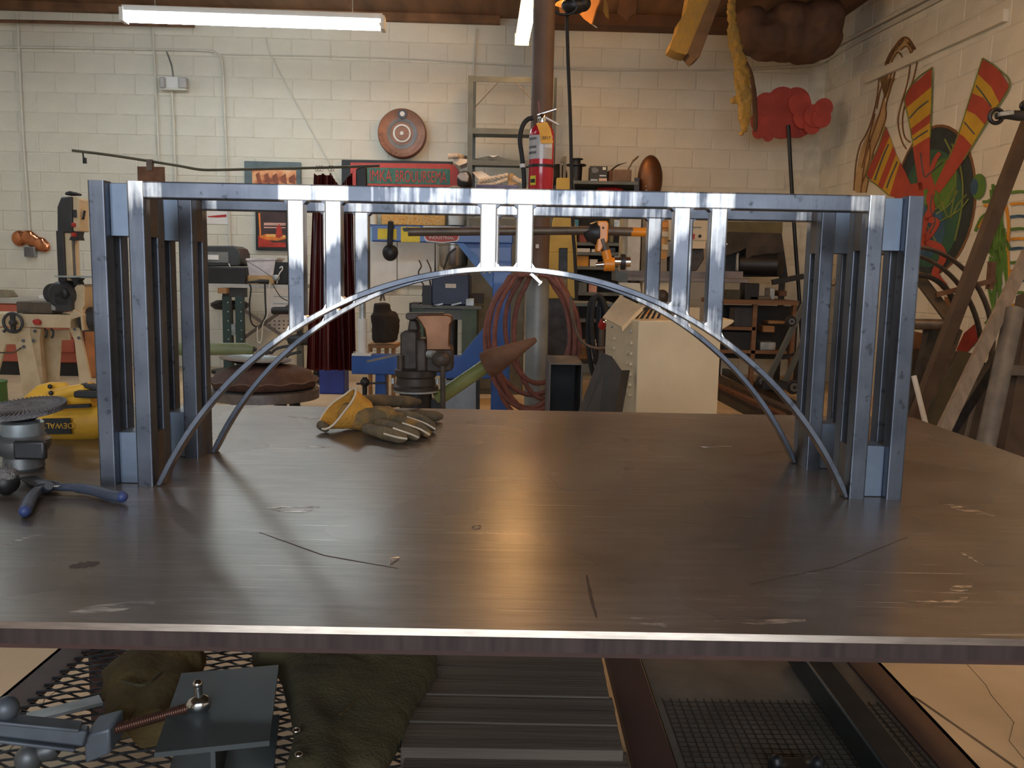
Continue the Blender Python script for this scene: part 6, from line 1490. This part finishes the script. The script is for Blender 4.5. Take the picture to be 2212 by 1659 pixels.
b = MB(); b.bar(at(1280, 655, 3.8), at(1284, 636, 3.8), 0.006, 0.01, up=(0, 1, 0)); b.bar(at(1269, 655, 3.8), at(1276, 662, 3.75), 0.008, 0.012); b.build('chrome_clip', 'chrome', cr)
for i, (x, y, m_, l) in enumerate(((1262, 728, 'wood', 'round brown wooden bobbin standing on the cluttered cart tray'), (1248, 770, 'yellow', 'yellow plastic bottle low on the cluttered cart'), (1282, 768, 'white', 'slim white tube standing on the cluttered cart'))):
    c = at(x, y, 3.95); b = MB(); b.lathe([(0.028, 0), (0.03, 0.09), (0.012, 0.11), (0.012, 0.13)], Vector((c.x, c.y, at(1270, 781, 3.9).z)), n=14); solo(b, ('bobbin', 'bottle', 'tube')[i], m_, l, ('bobbin', 'bottle', 'tube')[i])
# ================================================================== bench corner under the hood
GY = 6.95
wbn = thing('wooden_bench', 'wooden workbench with open pigeonholes below the dark hood', 'workbench', fl(1650, 800, GY))
mm('bench_wood', (0.22, 0.115, 0.06), 0.7, var=0.3, scale=5, stretch=(0.4, 3, 3))
RC(1545, 1726, 648, 658, GY - 0.02, 0.6).build('top', 'bench_wood', wbn); RC(1545, 1700, 757, 764, GY, 0.55).build('lower_shelf', 'bench_wood', wbn); RC(1545, 1632, 706, 713, GY, 0.5).build('middle_shelf', 'bench_wood', wbn)
for x0, x1 in ((1628, 1637), (1714, 1722), (1546, 1553)):
    a0, a1 = at(x0, 655, GY).x, at(x1, 655, GY).x; z = at(1640, 657, GY).z; MB().box(((a0 + a1)/2, GY + 0.03, z/2), (a1 - a0, 0.06, z)).build('post', 'bench_wood', wbn)
RC(1545, 1722, 660, 775, GY + 0.5, 0.02).build('back', 'black', wbn)
pg = [(1586, 1627, 664, 706, mat('drawer_clear', (0.05, 0.052, 0.06), 0.3), 'parts_drawers', 'smoky plastic parts drawers in the bench pigeonhole', 'drawers'), (1562, 1625, 716, 757, 'black', 'dark_carton', 'dark carton filling the lower pigeonhole', 'box'),
      (1642, 1676, 739, 757, 'galv', 'steel_pan_low', 'silver pan on the lower bench shelf', 'pan'), (1648, 1674, 704, 718, 'wood', 'wood_offcut', 'pale wood offcut inside the bench', 'wood block'), (1660, 1696, 693, 700, 'wood', 'wood_strip', 'thin pale wood strip lying above the offcut', 'wood block'),
      (1609, 1640, 612, 648, 'black', 'black_drum', 'black round drum on the wooden bench', 'drum'), (1664, 1674, 622, 648, 'galv', 'flask', 'slim grey green flask standing on the bench', 'flask'), (1684, 1700, 628, 640, mat('i_rust', (0.14, 0.06, 0.03), 0.7), 'rusty_fitting', 'small rusty fitting at the back of the bench', 'fitting'), (1572, 1600, 626, 648, mat('i_moss', (0.06, 0.06, 0.045), 0.8), 'moss_sack', 'dull mossy sack on the bench', 'sack'), (1620, 1668, 640, 648, mat('i_tan', (0.12, 0.10, 0.075), 0.8), 'flat_tray', 'flat brown tray in front of the black drum', 'tray')]
for x0, x1, y0, y1, m_, nm, lab, cat in pg: solo(RC(x0, x1, y0, y1, GY + 0.04, 0.2), nm, m_, lab, cat, bevel=0.008)
ho = thing('forge_hood', 'big dark sheet metal forge hood with a sooty opening', 'forge hood', fl(1630, 640, GY + 0.1))
mm('soot', (0.032, 0.026, 0.021), 0.8, col2=(0.075, 0.058, 0.045), scale=6); mm('hood_olive', (0.13, 0.105, 0.045), 0.7, var=0.2)
PL([(1556, 478), (1691, 480), (1690, 504), (1556, 502)], GY + 0.1, 0.5).build('olive_band', 'hood_olive', ho)
PL([(1556, 500), (1689, 504), (1694, 542), (1660, 550), (1625, 552), (1612, 562), (1612, 535), (1598, 543), (1556, 556)], GY + 0.1, 0.5).build('hood_front', 'soot', ho)
PL([(1556, 548), (1694, 540), (1702, 598), (1556, 598)], GY + 0.3, 0.3).build('dark_throat', 'black', ho)
b = MB(); c = at(1680, 572, GY + 0.1); k = ppm(GY); b.tube([c + Vector((-0.33, 0.1, 0)), c + Vector((-0.03, 0, 0)), c + Vector((0, -0.01, 0))], [22*k, 25*k, 24*k], 24); b.build('forge_drum', 'black', ho)
b = MB(); b.lathe([(23*k, 0), (24*k, 0.02), (20*k, 0.03), (0.01, 0.035)], c + Vector((0, -0.01, 0)), (0.75, -0.65, 0), 24); b.build('drum_face', 'soot', ho)
MB().cyl(at(1560, 535, GY + 0.2), at(1569, 527, GY + 0.08), 0.012, n=8).build('light_dot', 'white', ho)
for x in (1560, 1690): a = at(x, 596, GY + 0.62); MB().box((a.x, a.y, a.z/2), (0.05, 0.05, a.z)).build('hood_leg', 'dark_steel', ho)
MB().bar(at(1668, 610, GY), at(1735, 597, GY), 0.05, 0.05).build('tool_rail', 'black', ho)
# pole with the red cloud
RY = 7.66
rc = thing('cloud_sculpture', 'red painted cloud cut from sheet metal on a tall thin black pole', 'sculpture', fl(1728, 790, RY))
mm('cloud_red', (0.36, 0.045, 0.03), 0.55, var=0.18, scale=5)
def scallop(cs, Y0, th, nm, m, dyf=lambda x: 0):
    b = MB()
    for i_, (x, y, r_) in enumerate(cs):
        c = at(x, y, Y0 + dyf(x) + 0.0013*((i_*5) % 9)); b.tube([c, c + Vector((0, th, 0))], r_*ppm(Y0), 20)
    return b.build(nm, m, rc)
scallop([(1655, 225, 24), (1690, 222, 33), (1720, 220, 30), (1650, 262, 27), (1640, 285, 14), (1660, 293, 12), (1690, 262, 36), (1722, 258, 38), (1735, 235, 20)], RY, 0.02, 'left_lobe', 'cloud_red')
scallop([(1728, 225, 24), (1737, 255, 22), (1762, 250, 24), (1780, 232, 19), (1775, 255, 20), (1755, 272, 17)], RY - 0.03, 0.02, 'right_lobe', mat('cloud_red2', (0.46, 0.06, 0.04), 0.55), lambda x: -(x - 1728)*0.0015)
MB().tube(spline([at(1703, 270, RY - 0.05), at(1710, 400, RY - .05), at(1719, 540, RY - .05), at(1727, 650, RY - .05), at(1734, 770, RY - .05)], 6), 4.2*ppm(RY), 10).build('pole', 'black', rc)
a = at(1734, 770, RY - .05); MB().box((a.x, a.y, a.z/2), (0.13, 0.13, a.z)).build('base_block', 'dark_steel', rc)
# hand truck
HTY = 6.6
ht = thing('hand_truck', 'dark grey hand truck leaning back with small rubber wheels', 'hand truck', fl(1690, 840, HTY))
kk = ppm(HTY)
for p, q in (((1738, 655), (1656, 826)), ((1752, 700), (1690, 838))): MB().bar(at(p[0], p[1], HTY), at(q[0], q[1], HTY - 0.1), 0.03, 0.045).build('side_rail', 'shelf_grey', ht)
MB().bar(at(1690, 775, HTY), at(1722, 762, HTY), 0.02, 0.02).build('cross_bar', 'dark_steel', ht)
RC(1648, 1702, 826, 842, HTY - 0.22, 0.2).build('toe_plate', 'dark_steel', ht)
for x, y, r_ in ((1708, 694, 11), (1646, 823, 13), (1714, 836, 15)):
    c = at(x, y, HTY - 0.14); wl = MB(); wl.tube([c + Vector((math.cos(t), 0, math.sin(t)))*r_*0.8*kk for t in [2*PI*j/24 for j in range(24)]], r_*0.28*kk, 8, closed=True); wo = wl.build('wheel', 'rubber', ht)
    MB().cyl(c - BACK*0.03, c + BACK*0.03, r_*0.62*kk, n=18).build('rim', 'grey_steel', wo); MB().cyl(c - BACK*0.04, c + BACK*0.04, r_*0.25*kk, n=12).build('hub', 'black', wo)
# steel lengths lying on the floor
for i, (p, q, l) in enumerate((((1540, 790), (1740, 888), 'long dark steel bar on the floor nearest the hand truck'), ((1540, 815), (1722, 900), 'long dark steel bar on the floor, second from the hand truck'), ((1540, 832), (1690, 903), 'long rusty bar on the floor, third from the hand truck'), ((1540, 846), (1655, 905), 'long dark bar on the floor right behind the cream cabinet'))):
    solo(MB().bar(atz(p[0], p[1], 0.035), atz(q[0], q[1], 0.035), 0.06 + 0.02*(i % 2), 0.068), 'steel_bar', ('dark_steel', 'rust_steel', 'rust', 'dark_steel')[i], l, 'steel bar', None, 'bars on the floor by the bench')

# ================================================================== ceiling junk in the right corner
mm('kraft', (0.15, 0.072, 0.038), 0.85, col2=(0.095, 0.05, 0.03), scale=6); mm('wool', (0.46, 0.27, 0.05), 1.0, col2=(0.36, 0.24, 0.08), scale=16, bump=0.8, bscale=60); mm('torn_paper', (0.62, 0.26, 0.07), 0.8, var=0.15)
b = MB(); rbox(b, (onwall(1190, 50) - CAM).dot(EX), XR, YW - 0.28, YW - 0.02, onwall(1400, 56, 0.28).z, CEIL); struct(b.build('trim_8', 'kraft', None, (0, 0, 0)))
b = MB(); rbox(b, XL, (onwall(1080, 30) - CAM).dot(EX), YW - 0.1, YW - 0.02, onwall(500, 33, 0.1).z, CEIL); struct(b.build('trim_9', 'ceiling_wood', None, (0, 0, 0)))
b = MB()
for x, y, r_ in ((1620, 80, 34), (1660, 88, 38), (1700, 92, 36), (1740, 96, 36), (1770, 80, 36), (1780, 100, 22), (1620, 50, 30), (1700, 50, 40), (1770, 45, 40)): b.ball(at(x, y, 7.2), r_*ppm(7.2)*1.08, (1.15, 1.6, 1))
ik = organic(b, 'sagging_insulation', 'kraft', None, at(1700, 135, 7.2), voxel=0.02, it=8, disp=0.06, dscale=0.2); tag(ik, 'brown paper backed insulation sagging from the ceiling corner', 'insulation')
b = MB(); b.tube(spline([at(1580, -10, 6.9), at(1584, 70, 6.9), at(1598, 135, 6.9), at(1605, 190, 6.9), at(1608, 240, 6.9), at(1608, 285, 6.9)], 6), [0.04]*6 + [0.06]*8 + [0.075]*8 + [0.06]*5 + [0.045, 0.04, 0.03, 0.015], 10, flat=0.6)
b.ball(at(1585, 218, 6.9), 0.035); b.ball(at(1603, 290, 6.9), 0.02)
hw_ = organic(b, 'hanging_wool', 'wool', None, at(1605, 292, 6.9), voxel=0.012, it=2, disp=0.05, dscale=0.05); tag(hw_, 'ragged yellow strip of glass wool dangling from the ceiling', 'insulation')
MB().tube(spline([at(1600, 120, 7.0), at(1622, 160, 7.0), at(1630, 220, 7.0), at(1632, 285, 7.0)], 5), [0.04]*8 + [0.05]*7 + [0.02], 8, flat=0.4).build('paper_backing', 'kraft', hw_)
bat = thing('hanging_batt', 'yellow glass wool batt with brown paper side hanging at a slant', 'insulation', at(1480, 125, 6.2))
PL([(1492, -30), (1545, -30), (1490, 112), (1482, 118), (1465, 114), (1447, 105), (1450, 92), (1462, 70), (1468, 45), (1482, 25)], 6.2, 0.22).build('wool_face', 'wool', bat)
PL([(1545, -30), (1568, -30), (1512, 122), (1500, 130), (1486, 113)], 6.18, 0.24).build('paper_side', mat('paper_brown', (0.17, 0.10, 0.05), 0.85), bat)
for i, (poly, Y, m_, l) in enumerate((([(1190, -20), (1300, -20), (1293, 8), (1287, 20), (1278, 52), (1272, 46), (1262, 40), (1250, 31), (1245, 24), (1220, 16), (1195, 14)], 5.8, 'torn_paper', 'bright orange torn ceiling paper hanging behind the cable box'), ([(1305, -10), (1312, 10), (1314, 38), (1308, 34), (1303, 25)], 5.9, 'wool', 'thin yellow wool shred hanging from the ceiling'), ([(1345, -45), (1382, -45), (1374, 28), (1362, 34), (1355, 48), (1346, 40), (1333, 30)], 7.0, 'kraft', 'brown torn paper flap on the ceiling right of the shred'), ([(1195, -40), (1240, -40), (1250, 34), (1240, 30), (1210, 30)], 6.2, 'kraft', 'brown paper remnant behind the ceiling cable box'))):
    b = MB().prism([at(x, y, Y) + Vector((0, 0.03*math.sin(x*0.13), 0)) for x, y in poly], (0.01, 0.012, 0)); solo(b, 'torn_paper', m_, l, 'torn paper', at(poly[0][0], poly[0][1], Y))
solo(MB().tube(spline([at(1290, 60, 6.0), at(1266, 42, 6.0), at(1255, 20, 6.0), at(1250, -10, 6.0)], 5), 0.004, 5), 'loose_wire', 'galv', 'loose bright wire end below the orange torn paper', 'wire')

# ================================================================== right wall: conduit, board and mural
def RT(pts, off=0.02): return [onright(x, y, off) for x, y in pts]
solo(MB().tube(RT([(1781, 112), (1850, 75), (1992, 0), (2040, -26)], 0.05), 0.016, 8), 'conduit_run', 'conduit', 'painted conduit climbing along the mural wall under the ceiling', 'pipe')
solo(MB().tube(spline([onwall(1600, 150, .03), onwall(1700, 144, .03), onwall(1755, 140, .03), onright(1785, 130, .03), onright(1850, 92, .03), onright(2000, 14, .03), onright(2060, -18, .03)], 5), 0.011, 8), 'corner_conduit', 'conduit', 'thinner conduit bending round the corner below the other', 'pipe')
solo(MB().prism([onright(1866, 164, 0.045), onright(2168, 19, 0.045), onright(2166, 46, 0.045), onright(1869, 180, 0.045)], EX*0.04), 'painted_board', 'wall_paint', 'long painted board fixed level across the mural wall', 'board')
mu = thing('wall_mural', 'painted mural of striped feathers, an egg and a red figure on the block wall', 'mural', onright(2040, 640, 0.01))
mm('mu_red', (0.40, 0.06, 0.035), 0.7, var=0.12); mm('mu_yellow', (0.55, 0.34, 0.03), 0.7, var=0.1); mm('mu_green', (0.17, 0.21, 0.045), 0.7, var=0.3); mm('mu_leaf', (0.09, 0.20, 0.03), 0.7, var=0.25); mm('mu_teal', (0.025, 0.075, 0.075), 0.7, col2=(0.03, 0.12, 0.05), scale=9); mm('mu_dark', (0.02, 0.032, 0.035), 0.7, var=0.4); mm('mu_brown', (0.19, 0.085, 0.03), 0.7, var=0.2); mm('mu_slate', (0.07, 0.09, 0.095), 0.7); mm('mu_tan', (0.50, 0.33, 0.15), 0.7); mm('mu_blue', (0.03, 0.09, 0.16), 0.7, var=0.3); mm('mu_orange', (0.62, 0.27, 0.02), 0.7)
def RP(poly, layer, m, nm): return MB().prism([onright(x, y, 0.008 + 0.0012*layer) for x, y in poly], EX*0.003).build(nm, m, mu)
def stroke(pts, wpx, layer, m, nm, n=6):
    P = spline([Vector((x, y, 0)) for x, y in pts], n) if len(pts) > 2 else [Vector((x, y, 0)) for x, y in pts]
    L_ = []; R_ = []
    for i, p in enumerate(P):
        t = (P[min(i + 1, len(P) - 1)] - P[max(i - 1, 0)]).normalized(); q = Vector((-t.y, t.x, 0))*wpx/2
        L_.append(p + q); R_.append(p - q)
    vs = [onright(p.x, p.y, 0.008 + 0.0012*layer) for p in L_ + R_]; k = len(P)
    vs += [v + EX*0.003 for v in vs]
    fs = []
    for i in range(k - 1):
        fs += [(i, i + 1, k + i + 1, k + i), (2*k + i, 3*k + i, 3*k + i + 1, 2*k + i + 1), (i, 2*k + i, 2*k + i + 1, i + 1), (k + i, k + i + 1, 3*k + i + 1, 3*k + i)]
    return MB().add(vs, fs).build(nm, m, mu)
C1 = lambda pts: [(1740 + x/4.686, 180 + y/4.686) for x, y in pts]
C2 = lambda pts: [(1740 + x/4.686, y/4.686) for x, y in pts]
ell = lambda cx, cy, rx, ry, n=40, a=0: [(cx + rx*math.cos(t)*math.cos(a) - ry*math.sin(t)*math.sin(a), cy + rx*math.cos(t)*math.sin(a) + ry*math.sin(t)*math.cos(a)) for t in [2*PI*k/n for k in range(n)]]
RP(ell(2020, 432, 88, 164, a=0.1), 0, 'mu_brown', 'egg_outline'); RP(ell(2019, 433, 84, 159, a=0.1), 1, 'mu_dark', 'egg_shell'); RP(ell(2012, 450, 66, 128, a=0.1), 2, 'mu_teal', 'egg_middle'); RP(ell(2030, 400, 34, 60, a=0.3), 3, 'mu_leaf', 'egg_patch'); RP(ell(2000, 500, 40, 60, a=0.2), 3, 'mu_blue', 'egg_patch')
for k_, p in enumerate(([(2040, 300), (2058, 340), (2064, 400), (2052, 470)], [(2056, 310), (2076, 370), (2078, 440), (2062, 520)], [(2006, 400), (2030, 430), (2050, 470), (2070, 440), (2088, 420)], [(1985, 460), (2010, 500), (2030, 540)], [(2020, 452), (2045, 430), (2062, 400)], [(2022, 462), (2050, 442), (2068, 412)])): stroke(p, 3, 4, 'mu_green', 'egg_line')
for poly, m in ((C1([(810, 440), (850, 540), (665, 980), (615, 920)]), 'mu_red'), (C1([(850, 540), (885, 640), (730, 1040), (665, 980)]), 'mu_yellow'), (C1([(885, 640), (915, 720), (775, 1085), (730, 1040)]), 'mu_red'), (C1([(915, 720), (955, 800), (850, 1140), (775, 1085)]), 'mu_yellow'), (C1([(955, 800), (1010, 900), (1060, 1020), (1180, 1000), (1200, 1150), (1000, 1180), (850, 1140)]), 'mu_red')): RP(poly, 5, m, 'feather_band')
for poly, m in ((C2([(1280, 690), (1275, 880), (1010, 1100), (1000, 1010), (1060, 880)]), 'mu_red'), (C2([(1275, 880), (1275, 1140), (1060, 1310), (1025, 1120), (1010, 1100)]), 'mu_yellow'), (C2([(1275, 1140), (1265, 1240), (1068, 1380), (1060, 1310)]), 'mu_red'), (C2([(1265, 1240), (1258, 1380), (1085, 1490), (1068, 1380)]), 'mu_yellow'), (C2([(1258, 1380), (1255, 1700), (1300, 1900), (1150, 1930), (1110, 1659), (1085, 1490)]), 'mu_red')): RP(poly, 5, m, 'feather_band')
for poly, m in ((C2([(1790, 590), (1950, 700), (2060, 870), (1960, 1040), (1880, 880), (1745, 750)]), 'mu_red'), (C2([(1745, 750), (1880, 880), (1960, 1040), (1900, 1110), (1800, 990), (1680, 940)]), 'mu_yellow'), (C2([(1680, 940), (1800, 990), (1900, 1110), (1810, 1260), (1720, 1160), (1620, 1110)]), 'mu_red'), (C2([(1620, 1110), (1720, 1160), (1810, 1260), (1680, 1470), (1600, 1380), (1550, 1350)]), 'mu_yellow'), (C2([(1550, 1350), (1600, 1380), (1680, 1470), (1600, 1620), (1450, 1830), (1350, 1960), (1300, 1900), (1440, 1600)]), 'mu_red')): RP(poly, 5, m, 'feather_band')
for p in (C2([(1050, 1200), (1140, 1100), (1245, 1020)]), C2([(1090, 1420), (1160, 1370), (1240, 1320)]), C2([(1725, 865), (1800, 960), (1880, 1080)]), C2([(1605, 1235), (1660, 1300), (1710, 1360)]), C1([(840, 615), (770, 780), (700, 980)]), C1([(930, 790), (860, 950), (820, 1060)])): stroke(p, 3.2, 6, 'mu_slate', 'feather_mark')
for p in (C2([(1285, 680), (1130, 790), (1040, 910), (1000, 1010), (1030, 1150), (1065, 1330), (1090, 1480)]), C2([(1283, 690), (1276, 1000), (1260, 1400)]), C2([(1790, 590), (1680, 940), (1550, 1350), (1440, 1620)]), C2([(1790, 590), (1950, 700), (2062, 875), (1820, 1260), (1600, 1620)]), C1([(810, 440), (720, 680), (612, 925), (720, 1030), (850, 1140)])): stroke(p, 2.4, 6, 'mu_green', 'feather_edge')
# red figure winding down the egg
stroke([(2006, 385), (2012, 410), (2008, 430), (2012, 450), (2004, 470), (2022, 480), (2012, 500), (2000, 520), (2030, 535), (2036, 560), (2020, 590), (2040, 620)], 15, 6, 'mu_red', 'figure_body')
stroke([(2000, 470), (1994, 500), (1996, 540)], 13, 6, 'mu_red', 'figure_leg'); stroke([(2010, 372), (2020, 345), (2030, 330)], 9, 6, 'mu_red', 'figure_arm')
stroke([(2014, 420), (2010, 450), (2020, 478), (2008, 505)], 2.5, 7, 'mu_slate', 'figure_line'); stroke([(1988, 330), (1996, 380), (2010, 372), (2036, 350)], 2.5, 7, 'mu_slate', 'figure_line')
RP(ell(2113, 403, 15, 28, a=0.1), 6, 'mu_leaf', 'ring'); RP(ell(2104, 404, 8, 18, a=0.1), 7, 'mu_blue', 'ring_centre'); stroke([(2030, 478), (2070, 455), (2092, 430)], 3, 6, 'mu_green', 'ring_stem')
RP([(2082, 720), (2105, 700), (2112, 735), (2090, 760), (2074, 775), (2066, 755)], 3, mat('mu_deepred', (0.22, 0.02, 0.012), 0.7), 'red_patch'); RP([(2040, 640), (2070, 650), (2062, 690), (2040, 700)], 3, 'mu_brown', 'lower_patch')
# brown outlined stalks
RP(C2([(745, 770), (790, 700), (850, 560), (960, 420), (1010, 380), (1060, 420), (1110, 490), (1070, 520), (1010, 460), (950, 500), (880, 620), (860, 740), (800, 1000), (740, 1150), (620, 1370), (560, 1500), (520, 1700), (490, 1900), (510, 1950), (620, 1950), (660, 1600), (800, 1300), (820, 1150), (800, 1000), (890, 740), (905, 800), (820, 1010)]), 0, 'mu_tan', 'stalk_wash')
for p in (C2([(1110, 500), (1060, 410), (1005, 375), (940, 420), (850, 560), (790, 700), (745, 790), (720, 1000), (660, 1240), (600, 1380), (550, 1470), (510, 1650), (488, 1930)]), C2([(905, 730), (860, 900), (815, 1060), (810, 1200), (740, 1400), (680, 1560), (640, 1800), (610, 1950)]), C2([(870, 740), (800, 960), (740, 1180), (670, 1380), (600, 1640), (560, 1950)]), C2([(1080, 500), (1060, 640), (1030, 840), (960, 1080), (935, 1240), (970, 1420), (1020, 1510)]), C2([(1130, 620), (1090, 800), (1020, 1000), (980, 1200), (1000, 1380), (1060, 1440)]), C2([(960, 510), (1010, 470), (1050, 500), (1080, 620)]), C2([(870, 700), (880, 600), (940, 530), (990, 600), (1020, 640)]), C2([(830, 760), (760, 900), (720, 1100)]), C2([(700, 1150), (640, 1400), (570, 1700)]), C2([(640, 1380), (650, 1600), (560, 1900)])): stroke(p, 2.6, 1, 'mu_brown', 'stalk_line')
stroke(C2([(820, 650), (870, 540), (950, 440), (1010, 400), (1060, 450), (1100, 500)]), 9, 0, 'mu_brown', 'stalk_cap')
# green palm and banded column
random.seed(11)
for k_ in range(26):
    x = 2152 + random.uniform(-14, 22); y0 = random.uniform(395, 560); stroke([(x, y0), (x + random.uniform(-10, 10), y0 + 55), (x + random.uniform(-14, 14), y0 + 115)], random.uniform(4, 8), 2 + k_ % 4, 'mu_leaf', 'palm_stroke')
for k_ in range(12):
    y = 420 + 24*k_ + random.uniform(-5, 5); stroke([(2182, y), (2206, y - 2), (2228, y + 4)], 6, 5, ('mu_leaf', 'mu_orange', 'mu_blue')[k_ % 3], 'band_stroke')
for p, m in (([(2106, 500), (2120, 470), (2142, 455)], 'mu_leaf'), ([(2112, 492), (2128, 470)], 'mu_orange'), ([(2122, 436), (2150, 434)], 'mu_leaf'), ([(2124, 444), (2144, 443)], 'mu_orange'), ([(2143, 410), (2141, 450), (2145, 500)], 'mu_leaf'), ([(2166, 420), (2178, 480), (2176, 540), (2180, 640)], 'mu_orange'), ([(2128, 700), (2140, 685), (2152, 676)], 'mu_leaf')): stroke(p, 6, 3, m, 'palm_stroke')

# ================================================================== steel stock leaning on the mural wall
def lean(p, q, Yp, Yq, w_, h_, m, lab, round_=False, cat='steel bar', name='leaning_bar', grp=None, ext=True):
    a = at(p[0], p[1], Yp); b_ = at(q[0], q[1], Yq); d = (b_ - a).normalized()
    if ext and d.z < -0.1: b_ = a + d*((a.z - 0.01)/-d.z)
    mb = MB()
    if round_: mb.cyl(a, b_, w_/2, n=16)
    else: mb.bar(a, b_, w_, h_, up=(0, -1, 0))
    return solo(mb, name, m, lab, cat, None, grp)
mm('grey_pipe', (0.19, 0.18, 0.165), 0.6, 0.3, col2=(0.10, 0.095, 0.09), scale=9); mm('old_wood', (0.15, 0.125, 0.10), 0.8, col2=(0.25, 0.21, 0.17), scale=8, stretch=(3, 3, 0.5)); mm('brown_tube', (0.07, 0.046, 0.032), 0.6, 0.3, var=0.25)
lean((2232, 240), (2058, 695), 3.9, 3.7, 0.066, 0.066, 'brown_tube', 'heavy brown steel tube leaning high across the palm painting', name='leaning_tube')
lean((2222, 545), (2035, 935), 3.3, 2.75, 0.062, 0.03, 'old_wood', 'weathered grey plank leaning on the stock pile', name='leaning_plank', cat='plank')
lean((2192, 670), (2124, 985), 3.1, 2.8, 0.092, 0.09, 'grey_pipe', 'chalky grey pipe standing in the stock pile', True, 'steel pipe', 'grey_pipe')
bm = lean((2235, 640), (2176, 990), 3.2, 2.9, 0.12, 0.12, 'brown_tube', 'rusty square column with a welded collar in the stock pile', name='square_column'); 
MB().box(at(2200, 797, 3.03), (0.17, 0.15, 0.05)).build('collar', 'rust_steel', bm)
lean((2160, 765), (2040, 950), 3.3, 3.0, 0.05, 0.05, 'dark_steel', 'black square bar crossing behind the weathered plank')
lean((2012, 712), (1965, 905), 4.3, 4.0, 0.06, 0.06, 'dark_steel', 'dark square bar below the horizontal rack tube')
lean((2025, 712), (1985, 905), 4.4, 4.1, 0.05, 0.05, 'olive_rod', 'olive flat bar beside the dark square bar')
lean((2052, 705), (1978, 905), 4.0, 3.7, 0.055, 0.055, 'brown_tube', 'brown bar leaning just under the rack tube end')
lean((2066, 712), (1996, 905), 4.45, 4.15, 0.06, 0.05, 'rust_steel', 'rust brown channel leaning beside the brown bar')
lean((1974, 812), (2003, 930), 3.4, 3.3, 0.028, 0.028, 'conduit', 'pale thin rod leaning the other way in front of the pile', True, 'rod', 'pale_rod')
lean((2118, 820), (2085, 950), 3.3, 3.2, 0.02, 0.02, 'old_wood', 'thin pale stick standing by the chalky pipe', True, 'stick', 'thin_stick')
b = MB(); q = [at(2075, 758, 4.1), at(2122, 768, 4.1), at(2050, 925, 3.75), at(1993, 905, 3.75)]; dd = (q[2] - q[1]).normalized(); q[2] = q[1] + dd*((q[1].z - 0.01)/-dd.z); dd = (q[3] - q[0]).normalized(); q[3] = q[0] + dd*((q[0].z - 0.01)/-dd.z); b.prism(q, (0, 0.02, 0)); solo(b, 'leaning_sheet', mat('dull_olive', (0.055, 0.05, 0.032), 0.7), 'dull olive steel sheet leaning in the middle of the pile', 'steel sheet')
b = MB(); q = [at(1972, 715, 4.8), at(2003, 722, 4.8), at(1990, 800, 4.8), at(1965, 800, 4.8)]; b.prism([q[0], q[1], dn(q[2], 0), dn(q[3], 0)], (0, 0.03, 0)); solo(b, 'brown_board', mat('board_orange', (0.22, 0.10, 0.045), 0.7), 'orange brown board standing behind the dark bars', 'board')
b = MB(); q = [at(1950, 752, 4.75), at(2090, 760, 4.75), at(2140, 790, 4.75), at(2160, 900, 4.5), at(1950, 900, 4.5)]; b.prism([q[0], q[1], q[2], dn(q[3], 0.01), dn(q[4], 0.01)], (0, 0.012, 0)); solo(b, 'dark_filler_sheet', 'soot', 'added dark sheet filling the gaps behind all the leaning bars', 'steel sheet')  # sheet added to darken the bright wall gaps between the bars
rk = thing('stock_rack', 'steel stock rack with a round end tube and slanting flat brace', 'stock rack', fl(2010, 850, 4.6))
MB().cyl(at(1940, 700, 4.5), at(2063, 702, 4.1), 0.035, n=16).build('rack_tube', 'rust_steel', rk); MB().bar(at(1985, 600, 4.5), at(2055, 692, 4.2), 0.075, 0.02, up=(0, -1, 0)).build('flat_brace', mat('brace', (0.10, 0.08, 0.06), 0.6, 0.3), rk)
a = at(2015, 690, 4.45); MB().box((a.x, a.y + 0.04, a.z/2), (0.06, 0.06, a.z)).build('post', 'rust_steel', rk); MB().bar(at(2022, 637, 4.3), at(2150, 605, 4.25), 0.03, 0.03).build('tie_bar', 'rust', rk); RC(2140, 2150, 565, 625, 4.25, 0.05).build('tie_plate', 'rust', rk)
for i, (cx_, cy_, R_, l, Y) in enumerate(((1968, 738, 205, 'large bent flat bar hoop leaning on the mural wall', 4.25), (1935, 760, 215, 'second larger hoop of bent flat bar behind the first', 4.35), (1985, 690, 95, 'small dark hoop of bent bar low on the wall', 4.4))):
    pts = []
    for k_ in range(40):
        t = -0.25*PI + PI*1.0*k_/39 - 0.35
        pts.append((cx_ + R_*0.86*math.sin(t + 0.3), cy_ - R_*math.cos(t + 0.3)))
    P = [at(x, y, Y) for x, y in pts]; P = [p for p in P if p.z > 0.02]
    solo(MB().tube(P, 0.028 if i < 2 else 0.035, 8, flat=0.45), 'bent_hoop', ('rust_steel', 'rust_steel', 'soot')[i], l, 'steel hoop', dn(P[0], 0))
ch2 = thing('chain_hoist', 'black chain hoist hook and grips hanging at the mural wall', 'chain hoist', at(2180, 270, 3.5))
k = ppm(3.5); c = at(2152, 251, 3.5)
MB().tube([c + Vector((math.cos(t), 0, math.sin(t)))*14*k for t in [2*PI*j/20 for j in range(20)]], 4.5*k, 8, closed=True).build('eye', 'black', ch2); MB().tube([at(2152, 251, 3.5), at(2175, 248, 3.5), at(2200, 250, 3.5), at(2240, 244, 3.5)], [7*k, 9*k, 11*k, 12*k], 12).build('hoist_body', 'dark_steel', ch2)
MB().ball(at(2214, 228, 3.5), 11*k).build('hoist_knob', 'black', ch2); MB().bar(at(2158, 247, 3.45), at(2188, 243, 3.45), 0.02, 0.02).build('latch', 'galv', ch2); e = at(2240, 240, 3.5); MB().cyl(e, Vector((e.x, e.y, CEIL)), 0.012, n=8).build('chain', 'dark_steel', ch2)
